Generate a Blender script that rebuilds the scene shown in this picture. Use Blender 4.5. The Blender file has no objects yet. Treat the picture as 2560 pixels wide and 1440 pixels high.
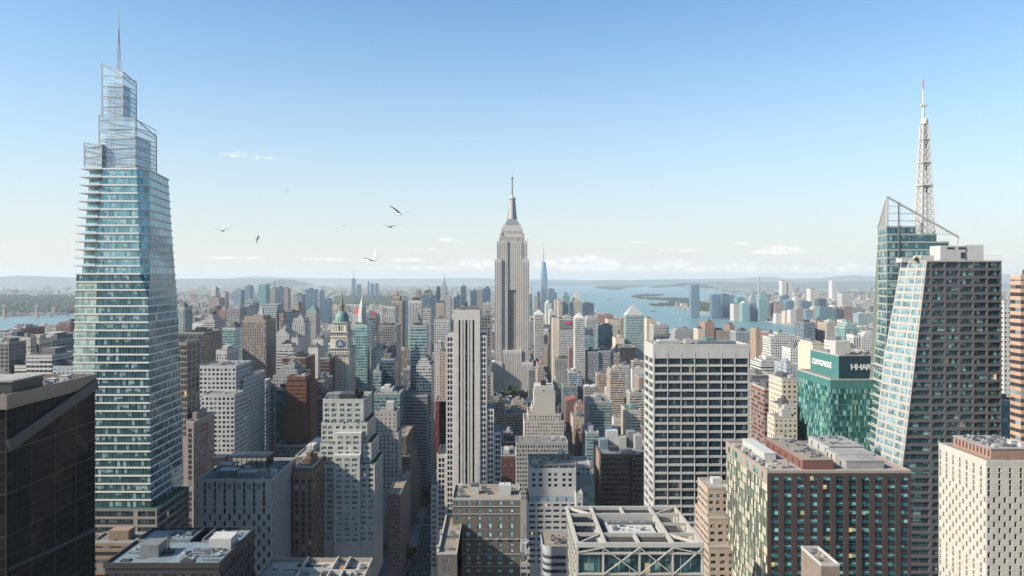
import bpy, math, random
from mathutils import Vector
R = math.radians
C = bpy.context.scene.collection
scene = bpy.context.scene

# ---------------------------------------------------------------- camera, sky, sun, exposure
F, CX, HY, H = 1900.0, 1250.0, 697.0, 260.0        # focal length in photo pixels, vanishing point, eye height in metres
def X(px, D): return (px - CX) * D / F
def Z(py, D): return H - (py - HY) * D / F

cam_d = bpy.data.cameras.new('camera'); cam = bpy.data.objects.new('camera', cam_d); C.objects.link(cam)
cam.location = (0, 0, H); cam.rotation_euler = (R(90), 0, 0)
cam_d.sensor_width = 36; cam_d.lens = 36 * F / 2560
cam_d.shift_x = 30 / 2560; cam_d.shift_y = -23 / 2560
cam_d.clip_start = 1; cam_d.clip_end = 200000
scene.camera = cam

SUN_EL, SUN_AZ = 35.0, -110.0          # azimuth from +Y (the view) clockwise: minus = from the left
EXPO = 1.02
world = bpy.data.worlds.new('World'); scene.world = world; world.use_nodes = True
wt = world.node_tree; wt.nodes.clear()
w_out = wt.nodes.new('ShaderNodeOutputWorld'); w_bg = wt.nodes.new('ShaderNodeBackground')
w_sky = wt.nodes.new('ShaderNodeTexSky'); w_sky.sky_type = 'NISHITA'; w_sky.sun_disc = False
w_sky.sun_elevation = R(SUN_EL); w_sky.sun_rotation = R(SUN_AZ)
w_sky.altitude = 0; w_sky.air_density = 1.0; w_sky.dust_density = 1.6; w_sky.ozone_density = 2.2
w_bg.inputs['Strength'].default_value = 0.0745
wt.links.new(w_bg.outputs[0], w_out.inputs[0])

sun_d = bpy.data.lights.new('sun', 'SUN'); sun = bpy.data.objects.new('sun', sun_d); C.objects.link(sun)
sun_d.energy = 5.0; sun_d.angle = R(0.6); sun_d.color = (1.0, 0.90, 0.76)
sv = Vector((math.sin(R(SUN_AZ)) * math.cos(R(SUN_EL)), math.cos(R(SUN_AZ)) * math.cos(R(SUN_EL)), math.sin(R(SUN_EL))))
sun.rotation_euler = (-sv).to_track_quat('-Z', 'Y').to_euler(); sun.location = sv * 3000 + Vector((0, 800, 0))

scene.view_settings.view_transform = 'Standard'; scene.view_settings.look = 'None'
scene.view_settings.exposure = EXPO; scene.view_settings.gamma = 1
scene.view_settings.use_curve_mapping = False
cy = scene.cycles
cy.max_bounces = 5; cy.diffuse_bounces = 2; cy.glossy_bounces = 3; cy.transmission_bounces = 2
cy.volume_bounces = 1; cy.transparent_max_bounces = 12; cy.use_denoising = True
cy.caustics_reflective = False; cy.caustics_refractive = False

# ---------------------------------------------------------------- node helper
class NT:
    def __init__(s, tree): s.t = tree
    def new(s, k, **kw):
        n = s.t.nodes.new(k)
        for a, b in kw.items(): setattr(n, a, b)
        return n
    def put(s, sock, v):
        if hasattr(v, 'is_linked') or isinstance(v, bpy.types.NodeSocket): s.t.links.new(v, sock)
        elif isinstance(v, (tuple, list)) and len(v) == 3 and sock.type == 'RGBA': sock.default_value = (*v, 1)
        else: sock.default_value = v
    def m(s, op, a, b=None, c=None, clamp=False):
        n = s.new('ShaderNodeMath', operation=op); n.use_clamp = clamp
        s.put(n.inputs[0], a)
        if b is not None: s.put(n.inputs[1], b)
        if c is not None: s.put(n.inputs[2], c)
        return n.outputs[0]
    def mix(s, f, a, b, mode='MIX'):
        n = s.new('ShaderNodeMix', data_type='RGBA', blend_type=mode)
        s.put(n.inputs[0], f); s.put(n.inputs[6], a); s.put(n.inputs[7], b)
        return n.outputs[2]
    def mixf(s, f, a, b):
        n = s.new('ShaderNodeMix', data_type='FLOAT')
        s.put(n.inputs[0], f); s.put(n.inputs[2], a); s.put(n.inputs[3], b)
        return n.outputs[0]
    def xyz(s, v):
        n = s.new('ShaderNodeSeparateXYZ'); s.put(n.inputs[0], v); return n.outputs
    def vec(s, x, y, z):
        n = s.new('ShaderNodeCombineXYZ'); s.put(n.inputs[0], x); s.put(n.inputs[1], y); s.put(n.inputs[2], z); return n.outputs[0]
    def noise(s, v, scale, detail=3, rough=.55):
        n = s.new('ShaderNodeTexNoise'); s.put(n.inputs['Vector'], v)
        n.inputs['Scale'].default_value = scale; n.inputs['Detail'].default_value = detail; n.inputs['Roughness'].default_value = rough
        return n.outputs[0]
    def white(s, v):
        n = s.new('ShaderNodeTexWhiteNoise', noise_dimensions='3D'); s.put(n.inputs[0], v); return n.outputs[0]
    def ramp(s, v, a, b):                       # smooth 0..1 between a and b
        n = s.new('ShaderNodeMapRange'); n.clamp = True; s.put(n.inputs[0], v)
        n.inputs[1].default_value = a; n.inputs[2].default_value = b
        return n.outputs[0]
    def between(s, v, a, b): return s.m('MULTIPLY', s.m('GREATER_THAN', v, a), s.m('LESS_THAN', v, b))

def newmat(name):
    m = bpy.data.materials.new(name); m.use_nodes = True
    t = m.node_tree; t.nodes.clear()
    n = NT(t); out = n.new('ShaderNodeOutputMaterial'); p = n.new('ShaderNodeBsdfPrincipled')
    t.links.new(p.outputs[0], out.inputs[0])
    return m, n, p

ALB = .60       # scales all solid base colours down evenly, deepening contrast of sun and shade
def solid(name, col, rough=.8, metal=0, var=.18, scale=.25, streak=True, panel=None):
    """weathered painted or mineral surface: broad blotches, fine grain, rain streaks, optional panel joints (w, h)"""
    m, n, p = newmat(name); col = tuple(q * ALB for q in col); var *= 1.45
    pos = n.new('ShaderNodeNewGeometry').outputs['Position']
    o = n.xyz(pos)
    f = n.noise(pos, scale, 5, .65)
    f2 = n.noise(n.vec(n.m('MULTIPLY', o[0], 1.3), n.m('MULTIPLY', o[1], 1.3), n.m('MULTIPLY', o[2], .06)), 1.0, 2) if streak else n.noise(pos, scale * 9, 2)
    k = n.m('ADD', n.m('MULTIPLY', n.m('SUBTRACT', f, .5), var * 2.2), n.m('ADD', n.m('MULTIPLY', n.m('SUBTRACT', f2, .5), var * 1.3), 1.0))
    if panel:
        uv = n.xyz(n.new('ShaderNodeUVMap').outputs[0])
        ju = n.m('LESS_THAN', n.m('FRACT', n.m('DIVIDE', uv[0], panel[0])), .035)
        jv = n.m('LESS_THAN', n.m('FRACT', n.m('DIVIDE', uv[1], panel[1])), .045)
        cell = n.white(n.vec(n.m('FLOOR', n.m('DIVIDE', uv[0], panel[0])), n.m('FLOOR', n.m('DIVIDE', uv[1], panel[1])), 3.3))
        k = n.m('MULTIPLY', k, n.m('ADD', .95, n.m('MULTIPLY', cell, .1)))
        k = n.m('MULTIPLY', k, n.m('SUBTRACT', 1, n.m('MULTIPLY', n.m('MAXIMUM', ju, jv), .3)))
    c = n.mix(1.0, (*col, 1), n.vec(k, k, k), 'MULTIPLY')
    n.put(p.inputs['Base Color'], c); p.inputs['Roughness'].default_value = rough; p.inputs['Metallic'].default_value = metal
    return m

def facade(name, a, b, c, d, dark=(.014, .022, .032), light=(.2, .24, .26), pl=.25, metal=0.0, grough=.12, sp=0.0, mull=0, attr=False, fin=0.0, top=.45, split=0, lit=0.0):
    """far and middle-distance facade. UV counts bays and storeys; window = a..b across, c..d up. wall colour = the object's colour"""
    m, n, p = newmat(name)
    uv = n.xyz(n.new('ShaderNodeUVMap').outputs[0]); u, v = uv[0], uv[1]
    fu, fv = n.m('FRACT', u), n.m('FRACT', v)
    inu = n.between(fu, a, b) if (a > 0 or b < 1) else n.m('MULTIPLY', 1, 1)
    inv = n.between(fv, c, d) if (c > 0 or d < 1) else n.m('MULTIPLY', 1, 1)
    win = n.m('MULTIPLY', n.m('MULTIPLY', inu, inv), n.m('LESS_THAN', v, -top))
    oi = n.new('ShaderNodeObjectInfo')
    if attr:
        at = n.new('ShaderNodeAttribute', attribute_name='paint'); wall = at.outputs['Color']
        sd = n.xyz(wall)[0]
    else:
        wall = oi.outputs['Color']; sd = oi.outputs['Random']
    rnd = n.white(n.vec(n.m('FLOOR', u), n.m('FLOOR', v), n.m('MULTIPLY', sd, 77)))
    rnd2 = n.white(n.vec(n.m('FLOOR', v), n.m('FLOOR', u), n.m('MULTIPLY', sd, 31)))
    g = n.mix(n.m('MULTIPLY', n.m('LESS_THAN', rnd, pl), n.m('ADD', .25, n.m('MULTIPLY', rnd2, .75))), dark, light)
    pos = n.new('ShaderNodeNewGeometry').outputs['Position']; o = n.xyz(pos)
    f = n.noise(pos, .035, 4, .6); f2 = n.noise(n.vec(o[0], o[1], n.m('MULTIPLY', o[2], .04)), .6, 2)
    k = n.m('ADD', n.m('MULTIPLY', f, .34), n.m('ADD', n.m('MULTIPLY', f2, .22), .36))
    wc = n.mix(1.0, wall, n.vec(k, k, k), 'MULTIPLY')
    if sp > 0:      # darker spandrel between the windows of one bay
        wc = n.mix(n.m('MULTIPLY', inu, n.m('MULTIPLY', n.m('LESS_THAN', v, -top), sp)), wc, n.mix(.35, dark, wall))
    if mull:        # fine mullions inside a glazed bay
        mu = n.m('LESS_THAN', n.m('FRACT', n.m('MULTIPLY', u, mull)), .14)
        g = n.mix(n.m('MULTIPLY', mu, .6), g, wc)
    col = n.mix(win, wc, g)
    n.put(p.inputs['Base Color'], col)
    n.put(p.inputs['Roughness'], n.mixf(win, .85, grough)); p.inputs['Specular IOR Level'].default_value = .35
    if metal: n.put(p.inputs['Metallic'], n.m('MULTIPLY', win, metal))
    if lit:
        l = n.m('MULTIPLY', win, n.m('GREATER_THAN', rnd2, 1 - lit))
        n.put(p.inputs['Emission Color'], (1, .62, .25)); n.put(p.inputs['Emission Strength'], n.m('MULTIPLY', l, .5))
    return m

def glass(name, dark, blind=(.3, .33, .33), pb=.3, lit=0.0, rough=.07, metal=.0, mw=.05, mcol=(.12, .12, .12), vary=.5, litcol=(1, .62, .22), part=True, mh=0.0, spec=.3):
    """window panes: UV counts panes; some have blinds down by different amounts, a few are lit rooms"""
    m, n, p = newmat(name)
    uv = n.xyz(n.new('ShaderNodeUVMap').outputs[0]); u, v = uv[0], uv[1]
    fu, fv = n.m('FRACT', u), n.m('FRACT', v)
    r = n.new('ShaderNodeObjectInfo').outputs['Random']
    cu, cv = n.m('FLOOR', u), n.m('FLOOR', v)
    r1 = n.white(n.vec(cu, cv, n.m('MULTIPLY', r, 91)))
    r2 = n.white(n.vec(cv, n.m('ADD', cu, 7.7), n.m('MULTIPLY', r, 57)))
    r3 = n.white(n.vec(n.m('ADD', cu, 3.1), cv, n.m('MULTIPLY', r, 23)))
    has = n.m('LESS_THAN', r1, pb)
    drop = n.m('GREATER_THAN', fv, n.m('MULTIPLY', r2, .8)) if part else 1.0
    bl = n.m('MULTIPLY', has, drop)
    dk = n.mix(n.m('MULTIPLY', r3, vary), dark, tuple(min(1, x * 3.2 + .015) for x in dark))
    col = n.mix(n.m('MULTIPLY', bl, n.m('ADD', .45, n.m('MULTIPLY', r3, .55))), dk, blind)
    fr = n.m('MAXIMUM', n.m('LESS_THAN', fu, mw), n.m('GREATER_THAN', fu, 1 - mw)) if mw else 0.0
    if mh: fr = n.m('MAXIMUM', fr, n.m('MAXIMUM', n.m('LESS_THAN', fv, mh), n.m('GREATER_THAN', fv, 1 - mh)))
    if mw or mh: col = n.mix(fr, col, mcol)
    n.put(p.inputs['Base Color'], col)
    n.put(p.inputs['Roughness'], n.mixf(fr, rough, .6) if mw else rough); p.inputs['Specular IOR Level'].default_value = spec
    if metal: n.put(p.inputs['Metallic'], n.m('MULTIPLY', n.m('SUBTRACT', 1, bl), metal))
    if lit:
        on = n.m('GREATER_THAN', r3, 1 - lit)
        n.put(p.inputs['Emission Color'], litcol)
        n.put(p.inputs['Emission Strength'], n.m('MULTIPLY', on, n.m('ADD', .08, n.m('MULTIPLY', r2, .34))))
    return m

# ---------------------------------------------------------------- mesh helper
def wloc(o):
    v = Vector((0, 0, 0))
    while o is not None: v = v + Vector(o.location); o = o.parent
    return v

class MB:
    def __init__(s): s.v = []; s.f = []; s.uv = []; s.c = []
    def quad(s, a, b, c, d, uv=None, col=None):
        i = len(s.v); s.v += [tuple(a), tuple(b), tuple(c), tuple(d)]; s.f.append((i, i + 1, i + 2, i + 3)); s.uv.append(uv); s.c.append(col)
    def tri(s, a, b, c, uv=None):
        i = len(s.v); s.v += [tuple(a), tuple(b), tuple(c)]; s.f.append((i, i + 1, i + 2)); s.uv.append(uv); s.c.append(None)
    def box(s, x0, x1, y0, y1, z0, z1, top=True, bot=False, uvb=None, col=None):
        """uvb = (bays across x, bays across y, storey height): UV counts bays, v = 0 at the top"""
        def uvq(n):
            if uvb is None: return None
            t, b = 0.0, (z0 - z1) / uvb[2]
            return ((0, b), (n, b), (n, t), (0, t))
        bx, by = (uvb[0], uvb[1]) if uvb else (0, 0)
        s.quad((x0, y0, z0), (x1, y0, z0), (x1, y0, z1), (x0, y0, z1), uvq(bx), col)
        s.quad((x1, y0, z0), (x1, y1, z0), (x1, y1, z1), (x1, y0, z1), uvq(by), col)
        s.quad((x1, y1, z0), (x0, y1, z0), (x0, y1, z1), (x1, y1, z1), uvq(bx), col)
        s.quad((x0, y1, z0), (x0, y0, z0), (x0, y0, z1), (x0, y1, z1), uvq(by), col)
        if top: s.quad((x0, y0, z1), (x1, y0, z1), (x1, y1, z1), (x0, y1, z1), ((0, .1),) * 4 if uvb else None, col)
        if bot: s.quad((x0, y1, z0), (x1, y1, z0), (x1, y0, z0), (x0, y0, z0), None, col)
        return s
    def bar(s, p, q, w, h=None):
        p, q = Vector(p), Vector(q); d = (q - p)
        if d.length < 1e-6: return
        d.normalize(); h = h or w
        up = Vector((0, 0, 1)) if abs(d.z) < .95 else Vector((0, 1, 0))
        a = d.cross(up).normalized() * (w / 2); b = a.cross(d).normalized() * (h / 2)
        P = [p - a - b, p + a - b, p + a + b, p - a + b]; Q = [x + (q - p) for x in P]
        for i in range(4):
            j = (i + 1) % 4; s.quad(P[j], P[i], Q[i], Q[j])
        s.quad(*P); s.quad(*Q[::-1])
    def prism(s, poly, z0, z1, top=True, uvb=None):
        n = len(poly)
        for i in range(n):
            a, b = poly[i], poly[(i + 1) % n]
            L = math.hypot(b[0] - a[0], b[1] - a[1])
            uv = None
            if uvb: k = max(1, round(L / uvb[0])); t = (z0 - z1) / uvb[1]; uv = ((0, t), (k, t), (k, 0), (0, 0))
            s.quad((a[0], a[1], z0), (b[0], b[1], z0), (b[0], b[1], z1), (a[0], a[1], z1), uv)
        if top:
            i = len(s.v); s.v += [(p[0], p[1], z1) for p in poly]; s.f.append(tuple(range(i, i + n))); s.uv.append([(0, .1)] * n if uvb else None); s.c.append(None)
    def loft(s, loops, cap=True, uvb=None):
        for L0, L1 in zip(loops, loops[1:]):
            n = len(L0)
            for i in range(n):
                j = (i + 1) % n
                uv = None
                if uvb:
                    L = (Vector(L0[j]) - Vector(L0[i])).length; k = max(1, round(L / uvb[0])); uv = ((0, 0), (k, 0), (k, 1), (0, 1))
                s.quad(L0[i], L0[j], L1[j], L1[i], uv)
        if cap:
            for L in (loops[-1],):
                i = len(s.v); s.v += [tuple(p) for p in L]; s.f.append(tuple(range(i, i + len(L)))); s.uv.append(None); s.c.append(None)
    def rev(s, cx, cy, prof, n=16, a0=0.0):
        """surface of revolution: prof = [(radius, z)...] bottom to top"""
        loops = [[(cx + r * math.cos(a0 + 2 * math.pi * k / n), cy + r * math.sin(a0 + 2 * math.pi * k / n), z) for k in range(n)] for r, z in prof]
        s.loft(loops)
    def build(s, name, mat, parent=None, smooth=False, color=None, off=None):
        me = bpy.data.meshes.new(name)
        o0 = wloc(parent) if parent is not None else Vector((0, 0, 0))
        me.from_pydata([(x - o0.x, y - o0.y, z - o0.z) for x, y, z in s.v], [], s.f)
        ul = me.uv_layers.new(name='UVMap'); k = 0; buf = []
        for f, uv in zip(s.f, s.uv):
            if uv is not None:
                for t in uv: buf += [t[0], t[1]]
            else:
                P = [Vector(s.v[i]) for i in f]; nn = (P[1] - P[0]).cross(P[2] - P[0])
                if abs(nn.z) > .7 * nn.length:
                    for q in P: buf += [q.x, q.y]
                else:
                    t = Vector((-nn.y, nn.x, 0)); t = t.normalized() if t.length > 1e-9 else Vector((1, 0, 0))
                    for q in P: buf += [q.dot(t), q.z]
        ul.data.foreach_set('uv', buf)
        if any(c is not None for c in s.c):
            ca = me.color_attributes.new('paint', 'FLOAT_COLOR', 'CORNER'); cb = []
            for f, c in zip(s.f, s.c):
                cb += [*(c or (.4, .4, .4)), 1.0] * len(f)
            ca.data.foreach_set('color', cb)
        if smooth: me.polygons.foreach_set('use_smooth', [True] * len(me.polygons))
        me.materials.append(mat)
        o = bpy.data.objects.new(name, me); C.objects.link(o)
        if parent is not None: o.parent = parent
        if color: o.color = (*color, 1)
        return o

def tag(o, label=None, cat=None, group=None, kind=None):
    if label: o['label'] = label
    if cat: o['category'] = cat
    if group: o['group'] = group
    if kind: o['kind'] = kind
    return o
def root(name, loc, label, cat, group=None):
    o = bpy.data.objects.new(name, None); C.objects.link(o); o.location = loc; o.empty_display_size = 5
    return tag(o, label, cat, group)
def copy_tree(o, parent=None):
    c = o.copy(); C.objects.link(c); c.parent = parent
    for ch in list(o.children): copy_tree(ch, c)
    return c

# ---------------------------------------------------------------- materials
M = {}
M['grid'] = facade('facade_punched_windows', .2, .8, .25, .82)
M['gridL'] = facade('facade_wide_punched_windows', .12, .88, .28, .8, pl=.3)
M['gridS'] = facade('facade_small_windows', .3, .7, .3, .75, pl=.2)
M['band'] = facade('facade_ribbon_windows', 0, 1, .32, .82, mull=3, pl=.3)
M['pier'] = facade('facade_piers', .28, .78, .18, .86, sp=.75, top=1.2)
M['fins'] = facade('facade_fine_piers', .35, .8, .06, .96, sp=.9, top=1.5, dark=(.05, .065, .08))
M['glassB'] = facade('facade_blue_glass', .04, .97, .1, .97, dark=(.07, .13, .19), light=(.2, .32, .4), pl=.5, metal=.55, grough=.15, top=.6)
M['glassT'] = facade('facade_teal_glass', .05, .96, .16, .97, dark=(.07, .17, .18), light=(.22, .42, .42), pl=.5, metal=.45, grough=.15, top=.6)
M['glassD'] = facade('facade_dark_glass', .06, .95, .2, .95, dark=(.015, .025, .035), light=(.08, .11, .13), pl=.35, metal=.2, grough=.12, top=.6)
M['bandT'] = facade('facade_teal_ribbons', 0, 1, .3, .95, dark=(.03, .09, .11), light=(.13, .27, .29), pl=.45, mull=3, metal=.3)
M['gridA'] = facade('facade_grid_painted', .2, .8, .25, .82, attr=True)
M['bandA'] = facade('facade_ribbon_painted', 0, 1, .35, .8, mull=3, attr=True)
M['plainA'] = facade('wall_small_openings_painted', .3, .7, .35, .7, attr=True)
M['plainW'] = facade('facade_blank_wall', .45, .6, .45, .6, pl=.1, top=3)
M['roof_grey'] = solid('roof_grey_gravel', (.19, .185, .18), .95, var=.3, scale=.12, streak=False)
M['roof_light'] = solid('roof_pale_membrane', (.33, .32, .31), .9, var=.3, scale=.12, streak=False)
M['roof_dark'] = solid('roof_dark_tar', (.1, .1, .105), .9, var=.3, scale=.12, streak=False)
M['roof_tan'] = solid('roof_tan_gravel', (.29, .235, .185), .95, var=.3, scale=.15, streak=False)
M['roof_blue'] = solid('roof_blue_grey_membrane', (.2, .26, .3), .45, var=.4, scale=.15, streak=False)
M['roof_green'] = solid('roof_garden', (.09, .14, .05), .95, var=.5, scale=.6, streak=False)
M['metal_w'] = solid('painted_white_metal', (.58, .57, .55), .5, var=.12)
M['metal_g'] = solid('galvanised_metal', (.25, .26, .27), .5, .25, var=.3)
M['metal_d'] = solid('dark_metal', (.05, .052, .058), .5, .2, var=.2)
M['steel'] = solid('brushed_steel', (.5, .53, .56), .35, .6, var=.12)
M['conc'] = solid('pale_concrete', (.46, .45, .43), .9, var=.14)
M['white'] = solid('white_painted_wall', (.52, .51, .49), .85, var=.12)
M['brick_r'] = solid('red_brick', (.24, .075, .05), .9, var=.2, scale=.5)
M['copper'] = solid('green_copper', (.13, .25, .225), .6, var=.22, scale=.3)
M['gold'] = solid('gilded_metal', (.3, .25, .15), .45, .5, var=.2)
M['red'] = solid('red_paint', (.5, .1, .09), .6, var=.1)
M['pink'] = solid('pink_sign_paint', (.9, .05, .22), .5, var=.05)
M['orange'] = solid('orange_timber', (.42, .2, .06), .8, var=.2)

# ---------------------------------------------------------------- registry
REG = []                      # (root, look, px, py, D) of every automatically labelled building
OCC = []                      # occupied footprints
def occupy(x0, x1, y0, y1, pad=6): OCC.append((x0 - pad, x1 + pad, y0 - pad, y1 + pad))
# ---------------------------------------------------------------- rooftop pieces
UNIT = {}
def unit_mesh(kind):
    if kind in UNIT: return UNIT[kind]
    b = MB()
    if kind == 'rooftop_unit':
        b.box(-.5, .5, -.5, .5, .08, .8); b.rev(-.22, 0, [(.2, .8), (.2, .92), (.13, .92), (.13, .84)], 10); b.rev(.24, 0, [(.2, .8), (.2, .92), (.13, .92), (.13, .84)], 10)
        for x in (-.42, .3): b.box(x, x + .12, -.45, .45, 0, .08, top=False)
        for k in range(5): b.box(-.46, .46, -.52, -.5, .2 + k * .11, .25 + k * .11)
        mat = M['metal_g']
    elif kind == 'vent_pipe':
        b.rev(0, 0, [(.18, 0), (.18, .7), (.34, .72), (.34, .85), (.08, 1.0)], 8); mat = M['metal_w']
    elif kind == 'duct':
        b.box(-.5, .5, -.12, .12, .2, .55); b.box(-.5, -.3, -.12, .45, .22, .53); b.box(.36, .46, -.2, .2, 0, .2); b.box(-.2, -.1, -.2, .2, 0, .2); mat = M['metal_g']
    elif kind == 'skylight':
        b.box(-.5, .5, -.5, .5, 0, .25, top=False); b.loft([[(-.5, -.5, .25), (.5, -.5, .25), (.5, .5, .25), (-.5, .5, .25)], [(-.42, -.05, .5), (.42, -.05, .5), (.42, .05, .5), (-.42, .05, .5)]]); mat = M['metal_d']
    elif kind == 'stair_house':
        b.box(-.5, .5, -.5, .5, 0, .9); b.box(-.54, .54, -.54, .54, .9, 1.0); b.box(-.12, .14, -.53, -.5, 0, .6); b.box(.5, .53, -.2, .2, .3, .6); mat = M['white']
    elif kind == 'water_tank':
        b.rev(0, 0, [(.42, .35), (.45, .8), (.4, .82), (.02, 1.05)], 12)
        for x in (-.28, .28):
            for y in (-.28, .28): b.box(x - .03, x + .03, y - .03, y + .03, 0, .36)
        b.bar((-.28, -.28, .05), (.28, -.28, .33), .03); b.bar((.28, -.28, .05), (-.28, -.28, .33), .03)
        mat = M['orange']
    elif kind == 'cooling_tower':
        b.box(-.5, .5, -.5, .5, .1, .7); b.rev(0, 0, [(.4, .7), (.36, .95), (.3, .95), (.3, .75)], 14)
        for k in range(4): b.box(-.48, .48, -.53, -.5, .16 + k * .13, .22 + k * .13)
        mat = M['metal_g']
    elif kind == 'pipe_run':
        for k in range(3): b.bar((-.5, -.12 + k * .12, .5), (.5, -.12 + k * .12, .5), .05, .3)
        for k in range(4): b.box(-.45 + k * .3, -.41 + k * .3, -.2, .2, 0, .4)
        b.bar((.48, -.12, .5), (.48, .45, .5), .05, .3); mat = M['metal_g']
    elif kind == 'fan_box':
        b.box(-.5, .5, -.5, .5, 0, .6); b.rev(0, 0, [(.36, .6), (.36, .85), (.28, .85), (.28, .65)], 12); b.box(-.3, .3, -.56, -.5, .1, .5); mat = M['conc']
    elif kind == 'pallet_stack':
        b.box(-.5, .1, -.5, .2, 0, .5); b.box(.15, .5, -.3, .5, 0, .3); b.box(-.3, .05, .25, .5, 0, .8); mat = M['roof_dark']
    elif kind == 'antenna':
        b.bar((0, 0, 0), (0, 0, 1), .05); b.bar((-.15, 0, .7), (.15, 0, .7), .03); b.bar((-.1, 0, .85), (.1, 0, .85), .03); b.rev(.0, 0, [(.12, 0), (.1, .06)], 6); mat = M['metal_d']
    o = b.build(kind, mat); me = o.data; bpy.data.objects.remove(o)
    UNIT[kind] = me
    return me
def unit(kind, parent, x, y, z, sx, sy, sz, rot=0.0, mat=None):
    o = bpy.data.objects.new(kind, unit_mesh(kind)); C.objects.link(o); o.parent = parent
    b = wloc(parent); o.location = (x - b.x, y - b.y, z - b.z); o.scale = (sx, sy, sz); o.rotation_euler = (0, 0, rot)
    return o
def clutter(parent, x0, x1, y0, y1, z, n, seed, big=1.0, kinds=('rooftop_unit', 'fan_box', 'vent_pipe', 'duct', 'skylight', 'vent_pipe', 'stair_house', 'cooling_tower', 'pipe_run', 'pipe_run', 'pallet_stack', 'rooftop_unit')):
    n = int(n * 1.5)
    rg = random.Random(seed); placed = []
    for _ in range(n * 6):
        if len(placed) >= n: break
        k = rg.choice(kinds)
        s = {'rooftop_unit': (3.0, 2.0, 1.7), 'vent_pipe': (1.1, 1.1, 1.3), 'duct': (6, 4, 1.6), 'skylight': (3, 2, 1.2), 'stair_house': (3.2, 3.2, 2.6), 'cooling_tower': (3.2, 3.2, 2.2), 'water_tank': (4, 4, 6), 'antenna': (3, 3, 7), 'pipe_run': (8, 2.4, .9), 'fan_box': (1.9, 1.9, 1.5), 'pallet_stack': (2.2, 2.2, 1.3)}[k]
        f = rg.uniform(.7, 1.25) * big; w, d, h = (t * f for t in s)
        if x1 - x0 < w + 1 or y1 - y0 < d + 1: continue
        x, y = rg.uniform(x0 + w / 2, x1 - w / 2), rg.uniform(y0 + d / 2, y1 - d / 2)
        if any(abs(x - a) < (w + c) / 2 and abs(y - b) < (d + e) / 2 for a, b, c, e in placed): continue
        placed.append((x, y, w, d)); unit(k, parent, x, y, z, w, d, h)

def parapet(parent, x0, x1, y0, y1, z, h, t, mat, name='parapet'):
    b = MB(); x0 -= .04; x1 += .04; y0 -= .04; y1 += .04
    b.box(x0, x1, y0, y0 + t, z, z + h, bot=True); b.box(x0, x1, y1 - t, y1, z, z + h, bot=True)
    b.box(x0, x0 + t, y0 + t, y1 - t, z, z + h, bot=True); b.box(x1 - t, x1, y0 + t, y1 - t, z, z + h, bot=True)
    return b.build(name, mat, parent)

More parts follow.
